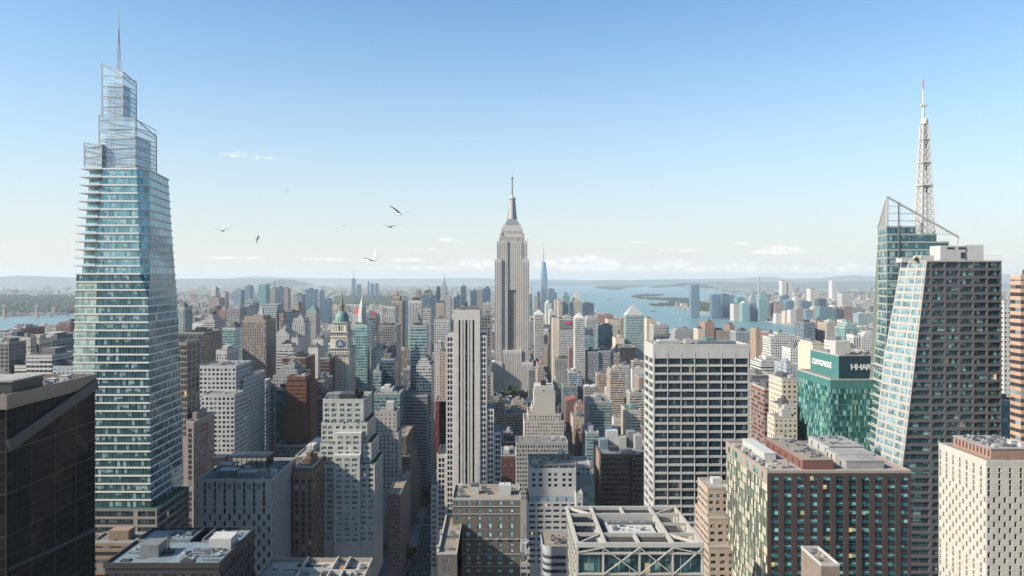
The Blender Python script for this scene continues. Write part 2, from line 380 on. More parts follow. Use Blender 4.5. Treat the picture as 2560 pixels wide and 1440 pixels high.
# ---------------------------------------------------------------- detailed building
class B:
    def __init__(s, name, label, cat, x, y, wallmat, pane=None, group=None, color=None):
        s.r = root(name, (x, y, 0), label, cat, group); s.w = MB(); s.wm = wallmat; s.p = []; s.pane = pane; s.color = color
    def patch(s, P, cols, rows, rec=.35, keep=None, nx=2, ny=1, pane=None, mb=None, rm=None):
        P = [Vector(q) for q in P]; w = mb or s.w
        N = (P[1] - P[0]).cross(P[3] - P[0]).normalized()
        def pt(u, v, k=0.0): return (P[0] * (1 - u) * (1 - v) + P[1] * u * (1 - v) + P[2] * u * v + P[3] * (1 - u) * v) - N * k
        def q(u0, u1, v0, v1):
            if u1 - u0 > 1e-5 and v1 - v0 > 1e-5: w.quad(pt(u0, v0), pt(u1, v0), pt(u1, v1), pt(u0, v1))
        vp = 0.0
        for j, (v0, v1) in enumerate(rows):
            q(0, 1, vp, v0); vp = v1; up = 0.0
            for i, (u0, u1) in enumerate(cols):
                if keep is not None and not keep(i, j): continue
                q(up, u0, v0, v1); up = u1
                a, b, c, d = pt(u0, v0), pt(u1, v0), pt(u1, v1), pt(u0, v1)
                A, Bq, Cq, Dq = (t - N * rec for t in (a, b, c, d))
                w.quad(a, b, Bq, A); w.quad(b, c, Cq, Bq); w.quad(c, d, Dq, Cq); w.quad(d, a, A, Dq)
                s.p.append(((A, Bq, Cq, Dq), nx, ny, pane or s.pane))
            q(up, 1, v0, v1)
        q(0, 1, vp, 1)
    def face(s, side, x0, x1, y0, y1, z0, z1, n=None, cw=.6, fl=3.7, h0=.3, h1=.85, top=1.0, bot=None, cols=None, marg=0.0, **kw):
        """side: front (towards the camera), left, right, back"""
        e = {'front': ((x0, y0), (x1, y0)), 'right': ((x1, y0), (x1, y1)), 'back': ((x1, y1), (x0, y1)), 'left': ((x0, y1), (x0, y0))}[side]
        (ax, ay), (bx, by) = e; P = ((ax, ay, z0), (bx, by, z0), (bx, by, z1), (ax, ay, z1))
        if n is None and cols is None: s.w.quad(*P); return
        L = math.hypot(bx - ax, by - ay); Hh = z1 - z0
        if cols is None:
            m0 = marg / L; st = (1 - 2 * m0) / n; cols = [(m0 + st * (i + .5 - cw / 2), m0 + st * (i + .5 + cw / 2)) for i in range(n)]
        bot = z0 + 1 if bot is None else max(bot, z0 + .5); rows = []
        k = 0
        while True:
            zt = z1 - top - k * fl; a, b = zt - fl + h0 * fl, zt - fl + h1 * fl
            if a < bot: break
            rows.append(((a - z0) / Hh, (b - z0) / Hh)); k += 1
        s.patch(P, cols, rows[::-1], **kw)
    def block(s, x0, x1, y0, y1, z0, z1, front=None, left=None, right=None, top=False):
        for side, sp in (('front', front), ('left', left), ('right', right), ('back', None)):
            s.face(side, x0, x1, y0, y1, z0, z1, **(sp or {}))
        if top: s.w.quad((x0, y0, z1), (x1, y0, z1), (x1, y1, z1), (x0, y1, z1))
    def slab(s, x0, x1, y0, y1, z, mat, name='roof', th=.25):
        return MB().box(x0, x1, y0, y1, z - th, z).build(name, mat, s.r)
    def part(s, name, mb, mat, **k): return mb.build(name, mat, s.r, **k)
    def done(s, most=100, name='window', wall='wall'):
        if s.w.f: s.w.build(wall, s.wm, s.r, color=s.color)
        def area(e):
            q = e[0]; P = []
            for t in q:
                y = max(t.y, 20); P.append((CX + t.x * F / y, HY + (H - t.z) * F / y))
            cx = sum(t[0] for t in P) / 4; cyy = sum(t[1] for t in P) / 4
            a = abs(sum(P[i][0] * P[(i + 1) % 4][1] - P[(i + 1) % 4][0] * P[i][1] for i in range(4))) / 2
            nn = (q[1] - q[0]).cross(q[3] - q[0]); vis = nn.dot(Vector((0, 0, H)) - q[0]) > 0
            if not vis or cx < 0 or cx > 2560 or cyy > 1440: return -a
            return a
        s.p.sort(key=area, reverse=True)
        one = s.p[:most]; rest = s.p[most:]
        for e in one:
            q, nx, ny, mat = e; b = MB(); b.quad(*q, uv=((0, 0), (nx, 0), (nx, ny), (0, ny))); b.build(name, mat, s.r)
        mats = {}
        for e in rest: mats.setdefault(e[3].name, []).append(e)
        for mn, L in mats.items():
            b = MB()
            for k, (q, nx, ny, mat) in enumerate(L):
                o = (k % 97) * 8; p = (k // 97) * 4; b.quad(*q, uv=((o, p), (o + nx, p), (o + nx, p + ny), (o, p + ny)))
            tag(b.build(name, L[0][3], s.r), kind='stuff')
        return s.r

# ---------------------------------------------------------------- middle-distance building, walls counted in bays and storeys
def rect_at(px0, px1, D): return X(px0, D), X(px1, D)
def bld(name, cat, look, px0, px1, py, D, dep, style, col, bay=3.4, fl=3.8, tiers=(), top='flat', roofm='roof_grey', label=None, group=None, pent=True, topcol=None, seed=None, fn=0, occ=True, mast=None):
    """tiers: upper stages, each (inset left px, inset right px, height px, inset front m). py = top of the main body"""
    rg = random.Random(seed if seed is not None else int(px0 * 7 + py * 13))
    x0, x1 = rect_at(px0, px1, D); z = Z(py, D)
    r = root(name, ((x0 + x1) / 2, D, 0), label, cat, group); OB = r
    if occ: occupy(x0, x1, D, D + dep)
    w = MB(); rf = MB(); pxm = D / F
    st = [(x0, x1, D, D + dep, 0, z)]
    for (il, ir, hp, iy) in tiers:
        a0, a1, b0, b1, _, zt = st[-1]
        st.append((a0 + il * pxm, a1 - ir * pxm, b0 + iy, b1 - iy, zt, zt + hp * pxm))
    for (a0, a1, b0, b1, z0, z1) in st:
        nx = max(1, round((a1 - a0) / bay)); ny = max(1, round((b1 - b0) / bay))
        w.box(a0, a1, b0, b1, z0, z1, top=False, uvb=(nx, ny, fl))
        rf.box(a0 + .3, a1 - .3, b0 + .3, b1 - .3, z1 - .6, z1 - .5 if top != 'flat' else z1 - .25)
    w.build('wall', M[style], r, color=col)
    rf.build('roof', M[roofm], r)
    a0, a1, b0, b1, z0, z1 = st[-1]; W, Dp = a1 - a0, b1 - b0; cx, cyy = (a0 + a1) / 2, (b0 + b1) / 2
    tc = M[topcol] if topcol else None
    if top == 'flat':
        if D < 1600: parapet(r, a0, a1, b0, b1, z1 - .25, 1.1, .5, M['conc'])
        if pent:
            f = rg.uniform(.3, .55); ox = rg.uniform(-.15, .15) * W
            b = MB(); hp = rg.uniform(2.5, 5.5); b.box(cx + ox - W * f / 2, cx + ox + W * f / 2, b0 + Dp * .25, b0 + Dp * .75, z1 - .3, z1 + hp)
            if rg.random() < .5: b.box(cx + ox - W * f * .25, cx + ox + W * f * .2, b0 + Dp * .3, b0 + Dp * .6, z1 + hp, z1 + hp + 2.5)
            b.build('penthouse', tc or M[rg.choice(['conc', 'metal_g', 'roof_grey', 'roof_dark', 'plainW', 'plainW'])], r, color=tuple(q * .85 for q in col))
            if D < 1400:
                clutter(r, a0 + 1, a1 - 1, b0 + 1, b0 + Dp * .25, z1 - .25, 5, rg.random(), .8); clutter(r, a0 + 1, a1 - 1, b1 - Dp * .25, b1 - 1, z1 - .25, 3, rg.random(), .8)
                if fn != 1 and rg.random() < .4: unit('antenna', r, cx + ox, cyy, z1 + 3, 4, 4, 9)
    elif top == 'pyr':
        hh = fn or W * .6; b = MB(); b.loft([[(a0, b0, z1), (a1, b0, z1), (a1, b1, z1), (a0, b1, z1)], [(cx - .3, cyy - .3, z1 + hh), (cx + .3, cyy - .3, z1 + hh), (cx + .3, cyy + .3, z1 + hh), (cx - .3, cyy + .3, z1 + hh)]])
        b.build('pyramid_roof', tc or M['copper'], r)
        MB().box(cx - .25, cx + .25, cyy - .25, cyy + .25, z1 + hh, z1 + hh * 1.3).build('finial', M['metal_g'], r)
    elif top == 'spire':           # stepped, tapering crown that ends in a needle
        hh = fn or W * 1.2; b = MB()
        prof = [(.5, 0), (.46, .12), (.36, .3), (.24, .48), (.12, .68), (.04, .84), (.012, 1)]
        b.loft([[(cx + sx * k * W, cyy + sy * k * min(W, Dp), z1 + t * hh) for sx, sy in ((-1, -1), (1, -1), (1, 1), (-1, 1))] for k, t in prof])
        b.build('spire', tc or M['steel'], r)
    elif top == 'dome':
        rr = min(W, Dp) / 2 * .96; b = MB(); b.rev(cx, cyy, [(rr * math.cos(R(t)), z1 - .3 + (fn or rr) * math.sin(R(t))) for t in (0, 15, 30, 45, 60, 75, 87)], 20)
        b.build('dome', tc or M['copper'], r, smooth=True)
        MB().box(cx - .3, cx + .3, cyy - .3, cyy + .3, z1 + (fn or rr) - .5, z1 + (fn or rr) * 1.35).build('finial', M['metal_g'], r)
    elif top == 'wedge':
        hh = fn or W * .5; b = MB(); f = [(a0, b0, z1), (a1, b0, z1), (a1, b1, z1), (a0, b1, z1)]
        b.loft([f, [(a0, b0, z1 + .1), (a1, b0, z1 + hh), (a1, b1, z1 + hh), (a0, b1, z1 + .1)]]); b.build('sloped_crown', tc or M['steel'], r)
    elif top == 'arch':
        hh = fn or W * .35; b = MB()
        prof = [(cx - W / 2 * math.cos(R(t)), z1 + hh * math.sin(R(t))) for t in range(0, 181, 20)]
        for (p, q) in zip(prof, prof[1:]): b.quad((p[0], b0, p[1]), (q[0], b0, q[1]), (q[0], b1, q[1]), (p[0], b1, p[1])); b.quad((p[0], b0, z1 - 1), (q[0], b0, z1 - 1), (q[0], b0, q[1]), (p[0], b0, p[1])); b.quad((q[0], b1, z1 - 1), (p[0], b1, z1 - 1), (p[0], b1, p[1]), (q[0], b1, q[1]))
        b.build('arched_roof', tc or M['steel'], r)
    elif top == 'open':            # tall parapet screen
        b = MB()
        for i in range(12):
            t = i / 11; b.box(a0 + t * (W - .5), a0 + t * (W - .5) + .5, b0, b0 + .5, z1 - .3, z1 + 5)
        b.box(a0, a1, b0 + .5, b1, z1 - .3, z1 + 3); b.build('roof_screen', tc or M['conc'], r)
    if mast:
        zt = Z(mast, D); b = MB(); b.rev(cx, cyy, [(max(.35, pxm * .8), z1), (max(.3, pxm * .6), z1 + (zt - z1) * .6), (.15, zt)], 6); b.build('mast', M['metal_g'], r)
    if label is None: REG.append((r, look, (px0 + px1) / 2, py, D))
    return r
# ---------------------------------------------------------------- sky with low cumulus (a direction-space texture on the world)
def build_sky():
    n = NT(wt)
    d = n.xyz(n.new('ShaderNodeTexCoord').outputs['Generated'])
    az = n.m('ARCTAN2', d[0], d[1]); el = n.m('ARCSINE', d[2])
    nv = n.vec(az, n.m('MULTIPLY', el, 1.5), 0.0)
    n1 = n.noise(nv, 95, 6, .62); n2 = n.noise(nv, 420, 3, .6)
    puff = n.m('ADD', n.m('MULTIPLY', n1, 1.0), n.m('MULTIPLY', n2, .32))        # about 0.66 mean
    tot = None
    A = lambda px: math.atan((px - CX) / F)
    E = lambda px, py: math.atan((HY - py) / math.hypot(F, px - CX))
    clouds = [(1470, 660, 92, 23, 1.1), (1388, 663, 60, 20, 1), (1560, 672, 190, 11, .7), (1700, 672, 260, 8, .55), (1690, 664, 46, 15, .9), (1955, 629, 66, 14, 1.05), (1702, 627, 58, 6, .7),
              (1856, 609, 26, 6, .6), (1115, 601, 34, 6, .6), (1065, 625, 46, 4, .35), (1190, 662, 70, 14, .8), (1015, 651, 52, 6, .7), (1080, 671, 180, 6, .5), (590, 389, 30, 8, .3), (645, 395, 24, 5, .1),
              (815, 649, 64, 5, .75), (585, 645, 84, 3.4, .65), (860, 651, 60, 3, .5), (1930, 675, 330, 9, .5), (1590, 606, 70, 3, .35), (1850, 668, 60, 10, .6), (2120, 669, 70, 8, .5)]
    for (px, py, rx, ry, w) in clouds:
        dx = n.m('DIVIDE', n.m('SUBTRACT', az, A(px)), rx / F); dy = n.m('DIVIDE', n.m('SUBTRACT', el, E(px, py)), ry / F)
        below = n.m('MULTIPLY', n.m('MINIMUM', dy, 0), n.m('MINIMUM', dy, 0)); dd = n.m('ADD', n.m('MULTIPLY', dx, dx), n.m('ADD', n.m('MULTIPLY', dy, dy), n.m('MULTIPLY', below, 2.5)))
        g = n.m('MULTIPLY', n.m('SUBTRACT', 1, dd), w * .8)
        tot = g if tot is None else n.m('MAXIMUM', tot, g)
    dens = n.ramp(n.m('ADD', tot, n.m('MULTIPLY', n.m('SUBTRACT', puff, .68), 2.6)), -.12, .42)
    dens = n.m('MULTIPLY', dens, n.m('GREATER_THAN', tot, -1.2))
    shade = n.ramp(n.noise(n.vec(n.m('ADD', az, .004), n.m('ADD', n.m('MULTIPLY', el, 1.5), -.004), 0.0), 95, 6, .62), .3, .7)
    hz = n.ramp(el, -.005, .02)
    warm = n.mix(n.m('SUBTRACT', 1, n.ramp(el, 0.0, .32)), w_sky.outputs[0], SKY_LOW)
    base = n.mix(1.0, w_sky.outputs[0], SKY_TINT, 'MULTIPLY')
    # bright milky air low over the horizon, deeper and cleaner blue higher up
    lift = n.m('POWER', n.m('SUBTRACT', 1, n.ramp(el, -.01, .46)), 2.0)
    base = n.mix(n.m('MULTIPLY', lift, SKY_MILK), base, SKY_LOW)
    cc = n.mix(shade, CLOUD_DARK, CLOUD_LIGHT)
    col = n.mix(n.m('MULTIPLY', dens, .85), base, cc)
    wt.links.new(col, w_bg.inputs[0])
SKY_TINT = (.83, 1.25, 1.40, 1); SKY_LOW = (6.25, 6.15, 5.95, 1); SKY_MILK = .97
CLOUD_DARK = (5.0, 5.4, 5.8, 1); CLOUD_LIGHT = (8.2, 7.9, 7.5, 1)
build_sky()

# ---------------------------------------------------------------- ground, water, hills
def G(px, py): D = F * H / (py - HY); return (X(px, D), D)
BAY = [G(*p) for p in [(1290, 709), (1296, 735), (1330, 752), (1400, 772), (1480, 786), (1525, 806), (1590, 840), (1700, 849), (1880, 851), (2010, 853), (2300, 857), (3300, 880), (3300, 846), (2300, 833), (2160, 829), (2080, 826), (2010, 818), (1940, 808), (1880, 800), (1800, 791), (1740, 783), (1700, 773), (1688, 766), (1697, 759), (1740, 752), (1800, 747), (1875, 743.5), (1872, 738), (1776, 725), (1710, 721), (1700, 716), (1740, 711), (1500, 708.6)]]
RIVER = [G(*p) for p in [(-900, 838), (0, 832), (120, 824), (190, 815), (330, 801), (430, 789), (410, 784), (190, 788), (0, 794), (-900, 802)]]
ISL = {'island': [(1483, 721.5), (1500, 717), (1540, 715), (1572, 718), (1562, 722), (1545, 725.5), (1512, 724)],
       'island.001': [(1540, 716), (1560, 713), (1608, 713.5), (1612, 717), (1570, 719)],
       'island.002': [(1619, 717.5), (1650, 715), (1682, 717), (1660, 719), (1630, 719.3)],
       'island.003': [(1577, 743), (1588, 739), (1612, 737), (1662, 737.5), (1640, 740.5), (1602, 742), (1600, 744.5), (1650, 746), (1735, 747), (1735, 752.5), (1650, 752), (1612, 750), (1588, 747)],
       'island.004': [(1627, 763.5), (1650, 761), (1672, 760), (1670, 755), (1700, 753), (1730, 755), (1735, 766), (1700, 766.5), (1660, 766), (1632, 766)]}
ISLW = {k: [G(*p) for p in v] for k, v in ISL.items()}
def inside(x, y, P):
    c = False; j = len(P) - 1
    for i in range(len(P)):
        if (P[i][1] > y) != (P[j][1] > y) and x < (P[j][0] - P[i][0]) * (y - P[i][1]) / (P[j][1] - P[i][1]) + P[i][0]: c = not c
        j = i
    return c
def on_land(x, y): return not (inside(x, y, BAY) or inside(x, y, RIVER))

m, n, p = newmat('city_ground')
pos = n.new('ShaderNodeNewGeometry').outputs['Position']
a = n.noise(pos, .0012, 6, .6); b_ = n.noise(pos, .012, 4, .6); yy = n.xyz(pos)[1]
gcol = n.mix(n.ramp(b_, .35, .65), (.16, .155, .15), (.24, .235, .225))
green = n.mix(n.ramp(b_, .3, .7), (.045, .075, .03), (.09, .12, .05))
far = n.ramp(yy, 3500, 7000)
n.put(p.inputs['Base Color'], n.mix(n.m('MULTIPLY', far, n.ramp(a, .42, .56)), gcol, green)); p.inputs['Roughness'].default_value = .95
M['ground'] = m
g = MB(); ys = [-3000, 0, 3000, 8000, 20000, 60000]
for y0, y1 in zip(ys, ys[1:]): g.quad((-45000, y0, 0), (45000, y0, 0), (45000, y1, 0), (-45000, y1, 0))
tag(g.build('ground', M['ground']), kind='structure')

m, n, p = newmat('water')
pos = n.new('ShaderNodeNewGeometry').outputs['Position']; o = n.xyz(pos)
nn = n.noise(n.vec(n.m('MULTIPLY', o[0], .3), o[1], 0.0), .004, 5, .6)
n.put(p.inputs['Base Color'], n.mix(n.ramp(nn, .35, .65), (.075, .14, .15), (.11, .19, .2))); p.inputs['Roughness'].default_value = .36; p.inputs['Specular IOR Level'].default_value = .35
bp = n.new('ShaderNodeBump'); n.put(bp.inputs['Height'], n.noise(n.vec(n.m('MULTIPLY', o[0], .5), o[1], 0.0), .03, 4, .7)); bp.inputs['Strength'].default_value = .35; bp.inputs['Distance'].default_value = 8
n.put(p.inputs['Normal'], bp.outputs[0]); M['water'] = m
def sheet(name, P, z, mat, kind='structure'):
    b = MB(); i = len(b.v); b.v += [(x, y, z) for x, y in P]; b.f.append(tuple(range(len(P)))); b.uv.append(None); b.c.append(None)
    return tag(b.build(name, mat), kind=kind)
sheet('water', BAY[::-1], .5, M['water']); sheet('water', RIVER[::-1], .5, M['water'])
M['island'] = solid('island_scrub', (.05, .065, .035), .95, var=.6, scale=.01, streak=False)
M['shore'] = solid('stone_shore', (.36, .33, .28), .95, var=.3, scale=.02, streak=False)
M['forest'] = solid('forest_foliage', (.028, .05, .02), .95, var=.75, scale=.02, streak=False)
for k, P in ISLW.items():
    cx = sum(t[0] for t in P) / len(P); cyy = sum(t[1] for t in P) / len(P)
    b = MB(); Q = [(x, y) for x, y in P]
    area = sum(Q[i][0] * Q[(i + 1) % len(Q)][1] - Q[(i + 1) % len(Q)][0] * Q[i][1] for i in range(len(Q)))
    if area < 0: Q = Q[::-1]
    b.prism(Q, -1, 4); tag(b.build('island', M['shore']), kind='structure')
    b = MB(); rg = random.Random(len(k) + len(P)); ymin, ymax = min(t[1] for t in P), max(t[1] for t in P); xmin, xmax = min(t[0] for t in P), max(t[0] for t in P)
    for _ in range(1500):
        x, y = rg.uniform(xmin, xmax), rg.uniform(ymin, ymax)
        if not inside(x, y, P): continue
        s = rg.uniform(12, 34) * (1 if cyy < 12000 else 2.2); h = rg.uniform(8, 20) * (1 if cyy < 12000 else 2.2); q = rg.uniform(.4, 1)
        b.rev(x, y, [(s * .5, 3), (s * .55, 3 + h * .5 * q), (s * .3, 3 + h * .85), (.5, 3 + h)], 6, rg.random())
    tag(b.build('island_trees', M['forest']), kind='stuff')

def hills(name, px0, px1, D, prof, seed, mat, dep=5000):
    """ridge of real ground: prof(px) = photo row of the ridge line"""
    rg = random.Random(seed); b = MB(); N = 160
    ph = [rg.random() * 6 for _ in range(8)]
    def top(t, k):
        px = px0 + (px1 - px0) * t; y = prof(px); w = sum(math.sin(px * f * .011 + ph[i]) / f for i, f in enumerate((1, 2.3, 4.1, 7.7, 13, 23))) * 1.3
        zt = Z(y - w * min(1, (HY + 9 - y) / 14 + .25), D); return max(2, zt) * (1, .95, .0)[k] if k else 0
    rows = []
    for k, dy in ((0, -dep * .5), (1, 0), (1, dep * .35), (2, dep)):
        rows.append([(X(px0 + (px1 - px0) * i / N, D), D + dy, (top(i / N, 1) * (1 if dy == 0 else .9) if k == 1 else 0)) for i in range(N + 1)])
    for r0, r1 in zip(rows, rows[1:]):
        for i in range(N): b.quad(r0[i], r0[i + 1], r1[i + 1], r1[i])
    tag(b.build(name, mat), kind='structure')
M['hill'] = solid('wooded_hills', (.1, .13, .1), .95, var=.5, scale=.0006, streak=False)
bump = lambda px, c, w, h: h * math.exp(-((px - c) / w) ** 2)
hills('hills', -1400, 700, 26000, lambda x: 697 - bump(x, 40, 55, 8) - bump(x, 150, 60, 5) - bump(x, -300, 200, 9) - bump(x, 470, 120, 2), 1, M['hill'])
hills('hills', 300, 1500, 40000, lambda x: 699 - bump(x, 640, 60, 6) - bump(x, 700, 150, 4) - bump(x, 1000, 120, 4) - bump(x, 1180, 80, 5), 2, M['hill'])
hills('hills', 1280, 1760, 30000, lambda x: 704 - bump(x, 1360, 60, 3) - bump(x, 1520, 40, 5) - bump(x, 1610, 70, 5) - bump(x, 1700, 60, 3), 3, M['hill'])
hills('hills', 1650, 4000, 38000, lambda x: 698 - bump(x, 1910, 60, 8) - bump(x, 2125, 40, 9) - bump(x, 2180, 60, 7) - bump(x, 2030, 40, 4) - bump(x, 2520, 120, 14), 4, M['hill'])
hills('hills', 1740, 4000, 22000, lambda x: 707 - bump(x, 1800, 40, 4) - bump(x, 1950, 80, 3) - bump(x, 2150, 80, 5), 5, M['hill'])

# even air all round the scene
hb = MB().box(-52000, 52000, -2600, 62000, -1.2, 470, bot=True).build('haze', newmat('haze_air')[0])
m = hb.data.materials[0]; m.node_tree.nodes.clear(); n = NT(m.node_tree); o_ = n.new('ShaderNodeOutputMaterial'); pv = n.new('ShaderNodeVolumePrincipled')
pv.inputs['Color'].default_value = (.64, .72, .81, 1); pv.inputs['Density'].default_value = 3.0e-5; pv.inputs['Anisotropy'].default_value = .1
m.node_tree.links.new(pv.outputs[0], o_.inputs['Volume']); m.volume_intersection_method if False else None
hb['kind'] = 'stuff'; hb.display_type = 'WIRE'
# ================================================================ foreground towers, left half
gl = {}
gl['teal'] = glass('teal_curtain_glass', (.032, .075, .088), (.24, .32, .31), pb=.34, lit=.001, rough=.06, metal=.5, mw=.045, mcol=(.16, .2, .2), part=True)
gl['blue'] = glass('blue_curtain_glass', (.09, .18, .215), (.3, .4, .4), pb=.3, rough=.06, metal=.6, mw=.045, mcol=(.3, .33, .34))
gl['pale'] = glass('pale_green_reflection_glass', (.14, .19, .17), (.4, .46, .4), pb=.75, rough=.1, metal=.2, mw=.05, mcol=(.2, .23, .2), vary=.5)  # pale tone of a reflected building, put into the glass colour
gl['black'] = glass('black_mirror_glass', (.004, .004, .005), (.03, .026, .02), pb=.05, lit=.0, rough=.05, metal=.0, mw=.02, mcol=(.07, .06, .05), mh=.02, vary=.4, spec=.03)
gl['dark'] = glass('dark_office_glass', (.012, .02, .028), (.12, .13, .13), pb=.25, lit=.001, rough=.07, mw=.04, mcol=(.05, .05, .05))
gl['win'] = glass('apartment_windows', (.01, .014, .02), (.4, .4, .38), pb=.34, lit=.002, rough=.08, mw=.05, mcol=(.14, .14, .13))
gl['winT'] = glass('green_tinted_windows', (.02, .05, .05), (.34, .42, .38), pb=.45, lit=.002, rough=.08, mw=.05, mcol=(.3, .3, .28))
gl['slot'] = glass('dark_slot_windows', (.005, .006, .009), (.1, .1, .1), pb=.28, rough=.1, mw=.0)

# ---- black mirror-glass tower at the left edge
b = B('glass_tower', 'black mirror-glass office tower with a diagonal dark brace, cut off by the left edge', 'skyscraper', -165, 282, solid('black_anodised_frame', (.012, .011, .01), .5, var=.1), gl['black'])
D1, D2 = 260.0, 317.0
x1 = X(16, D1); zt = Z(987, D1); x0 = x1 - 90
ns, nf = 19, 30
b.patch(((x1, D1, 40), (x1, D2, 40), (x1, D2, zt - 5), (x1, D1, zt - 5)), [(k / 4 + .004, (k + 1) / 4 - .004) for k in range(4)], [((k + .012) / 12, (k + .988) / 12) for k in range(12)], rec=.12, nx=5, ny=4)
b.patch(((x0, D1, 40), (x1, D1, 40), (x1, D1, zt - 5), (x0, D1, zt - 5)), [(k / 6 + .003, (k + 1) / 6 - .003) for k in range(6)], [((k + .012) / 12, (k + .988) / 12) for k in range(12)], rec=.12, nx=5, ny=4)
b.w.box(x0, x1 - .01, D1 + .01, D2, 0, 39.9); b.w.quad((x1, D2, 40), (x0, D2, 40), (x0, D2, zt - 5), (x1, D2, zt - 5))
M['bronze'] = solid('bronze_parapet_panels', (.28, .225, .19), .45, .35, var=.15, panel=(3, 6))
t = MB(); t.box(x0, x1 + .4, D1 - .4, D2 + .2, zt - 5, zt - 1.6); b.part('parapet', t, M['bronze'])
parapet(b.r, x0, x1 + .4, D1 - .4, D2 + .2, zt - 1.6, 1.6, 1.0, M['bronze'], 'parapet_cap')
for q in (((x1 + .5, D2, zt - 4), (x1 + .5, D1, Z(1115, D1)), 1.4, 4.2), ((x1 + .5, D2, Z(1322, D2)), (x1 + .5, D1 + 1, Z(1424, D1)), 1.0, 1.1)): t = MB(); t.bar(*q); b.part('diagonal_brace', t, M['metal_d'])
t = MB(); t.box(x1 - 22, x1 - 2, D1 + 6, D1 + 24, zt - 1.6, zt + 3.5, bot=True); b.part('penthouse', t, M['metal_d'])
t = MB(); t.box(x1 - 22.5, x1 - 1.5, D1 + 5.5, D1 + 24.5, zt + 3.5, zt + 4.1); b.part('penthouse_roof', t, M['roof_light'])
for k in range(13): unit('vent_pipe', b.r, x1 - 3, D1 + 3 + k * 4, zt - 1.6, 1, 1, 1.6)
clutter(b.r, x1 - 30, x1 - 1.5, D1 + 26, D2 - 2, zt - 1.6, 16, 3)
clutter(b.r, x0 + 2, x1 - 24, D1 + 2, D2 - 2, zt - 1.6, 10, 4)
b.done(); occupy(x0, x1, D1, D2)

mscreen, n, p = newmat('crown_glass_screen')
p.inputs['Base Color'].default_value = (.62, .74, .8, 1); p.inputs['Roughness'].default_value = .08; p.inputs['Metallic'].default_value = .35
tr = n.new('ShaderNodeBsdfTransparent'); mx = n.new('ShaderNodeMixShader'); mx.inputs[0].default_value = .42
uv = n.xyz(n.new('ShaderNodeUVMap').outputs[0]); fr = n.m('MAXIMUM', n.m('LESS_THAN', n.m('FRACT', n.m('DIVIDE', uv[0], 1.5)), .1), n.m('LESS_THAN', n.m('FRACT', n.m('DIVIDE', uv[1], 2.1)), .09))
n.put(mx.inputs[0], n.m('ADD', .38, n.m('MULTIPLY', fr, .4)))
mscreen.node_tree.links.new(tr.outputs[0], mx.inputs[1]); mscreen.node_tree.links.new(p.outputs[0], mx.inputs[2])
mscreen.node_tree.links.new(mx.outputs[0], [q for q in mscreen.node_tree.nodes if q.type == 'OUTPUT_MATERIAL'][0].inputs[0])
M['screen'] = mscreen
# ---- tall tapering glass tower with stepped crown
def tower_sec(z):
    """plan at height z, anticlockwise from the front-left corner"""
    def L(pts):
        for (a, va), (c, vc) in zip(pts, pts[1:]):
            if z <= c: return va + (vc - va) * max(0, (z - a)) / (c - a)
        return pts[-1][1]
    fl = L([(0, -227), (208, -224.6), (276, -222.5), (316, -219.5)]); fr = L([(0, -182), (124, -183.6), (208, -184.8), (250, -185.4), (262, -189.5), (316, -191.4)])
    ch = L([(0, -181.9), (250, -185.3), (262, -185.9), (316, -186.8)]); br = L([(0, -182), (180, -185.8), (252, -189.0), (276, -191.0), (316, -193.8)])
    dy = L([(0, .2), (250, .3), (262, 4.0), (316, 5.0)])
    return [(fl, 400), (fr, 400), (ch, 400 + dy), (br, 444), (fl + 1, 444)]
M['fband'] = solid('beige_floor_bands', (.8, .77, .73), .7, var=.04)
tw = root('glass_tower', (-204, 422, 0), 'tallest tapering blue-green glass tower with white floor bands, stepped glass crown and thin spire', 'skyscraper')
zf = [139.8 + k * 4.25 for k in range(42)]
def ring(sec, z, grow=0.0):
    cx = sum(p[0] for p in sec) / len(sec); cyy = sum(p[1] for p in sec) / len(sec)
    return [(p[0] + (grow if p[0] > cx else -grow), p[1] + (grow if p[1] > cyy else -grow), z) for p in sec]
def fix(sec, z):          # balconies: the left bay steps back in the upper floors
    if z < 261: return sec
    k = min(1, (z - 255) / 10)
    xi = sec[0][0] + 10.5
    return [(sec[0][0] + .2, sec[0][1] + 6 * k), (xi, 400 + 6 * k), (xi, 400)] + sec[1:]
for i, z in enumerate(zf):
    s0, s1 = tower_sec(z), tower_sec(z + 3.4)
    if z > 261: s0, s1 = fix(s0, z), fix(s1, z)
    t = MB(); t.loft([ring(s0, z), ring(s1, z + 3.4)], cap=False, uvb=(1.55, 1)); o = t.build('window_band', gl['teal'] if z < 262 else gl['blue'], tw)
    t = MB(); s2 = tower_sec(z + 3.4); s3 = tower_sec(z + 4.25); g_ = .35
    L0, L1 = ring(s2, z + 3.4, g_), ring(s3, z + 4.25, g_); t.loft([L0, L1]); t.quad(*L0[:3], L0[3]) if False else None
    i0 = len(t.v); t.v += L0[::-1]; t.f.append(tuple(range(i0, i0 + len(L0)))); t.uv.append(None); t.c.append(None)
    t.build('floor_band', M['fband'], tw)
    if z < 258: t = MB(); a0 = tower_sec(z)[0]; a1 = tower_sec(z + 3.4)[0]; t.quad((a0[0] - .02, 399.9, z), (a0[0] + 11, 399.9, z), (a1[0] + 11, 399.9, z + 3.4), (a1[0] - .02, 399.9, z + 3.4), uv=((0, 0), (7, 0), (7, 1), (0, 1))); t.build('painted_reflection_band', gl['pale'], tw)  # added strip over the left front: the reflection there is painted as paler glass
    if z > 261:
        t = MB(); a = s2[0]; t.box(a[0] - .9, a[0] + 10.5, 398.6, 400.0, z + 3.5, z + 3.75, bot=True); t.build('balcony_slab', M['fband'], tw)
        t = MB(); t.box(a[0] - .9, a[0] + 10.2, 398.5, 398.6, z + 3.75, z + 4.9); t.build('balcony_rail', M['screen'], tw)
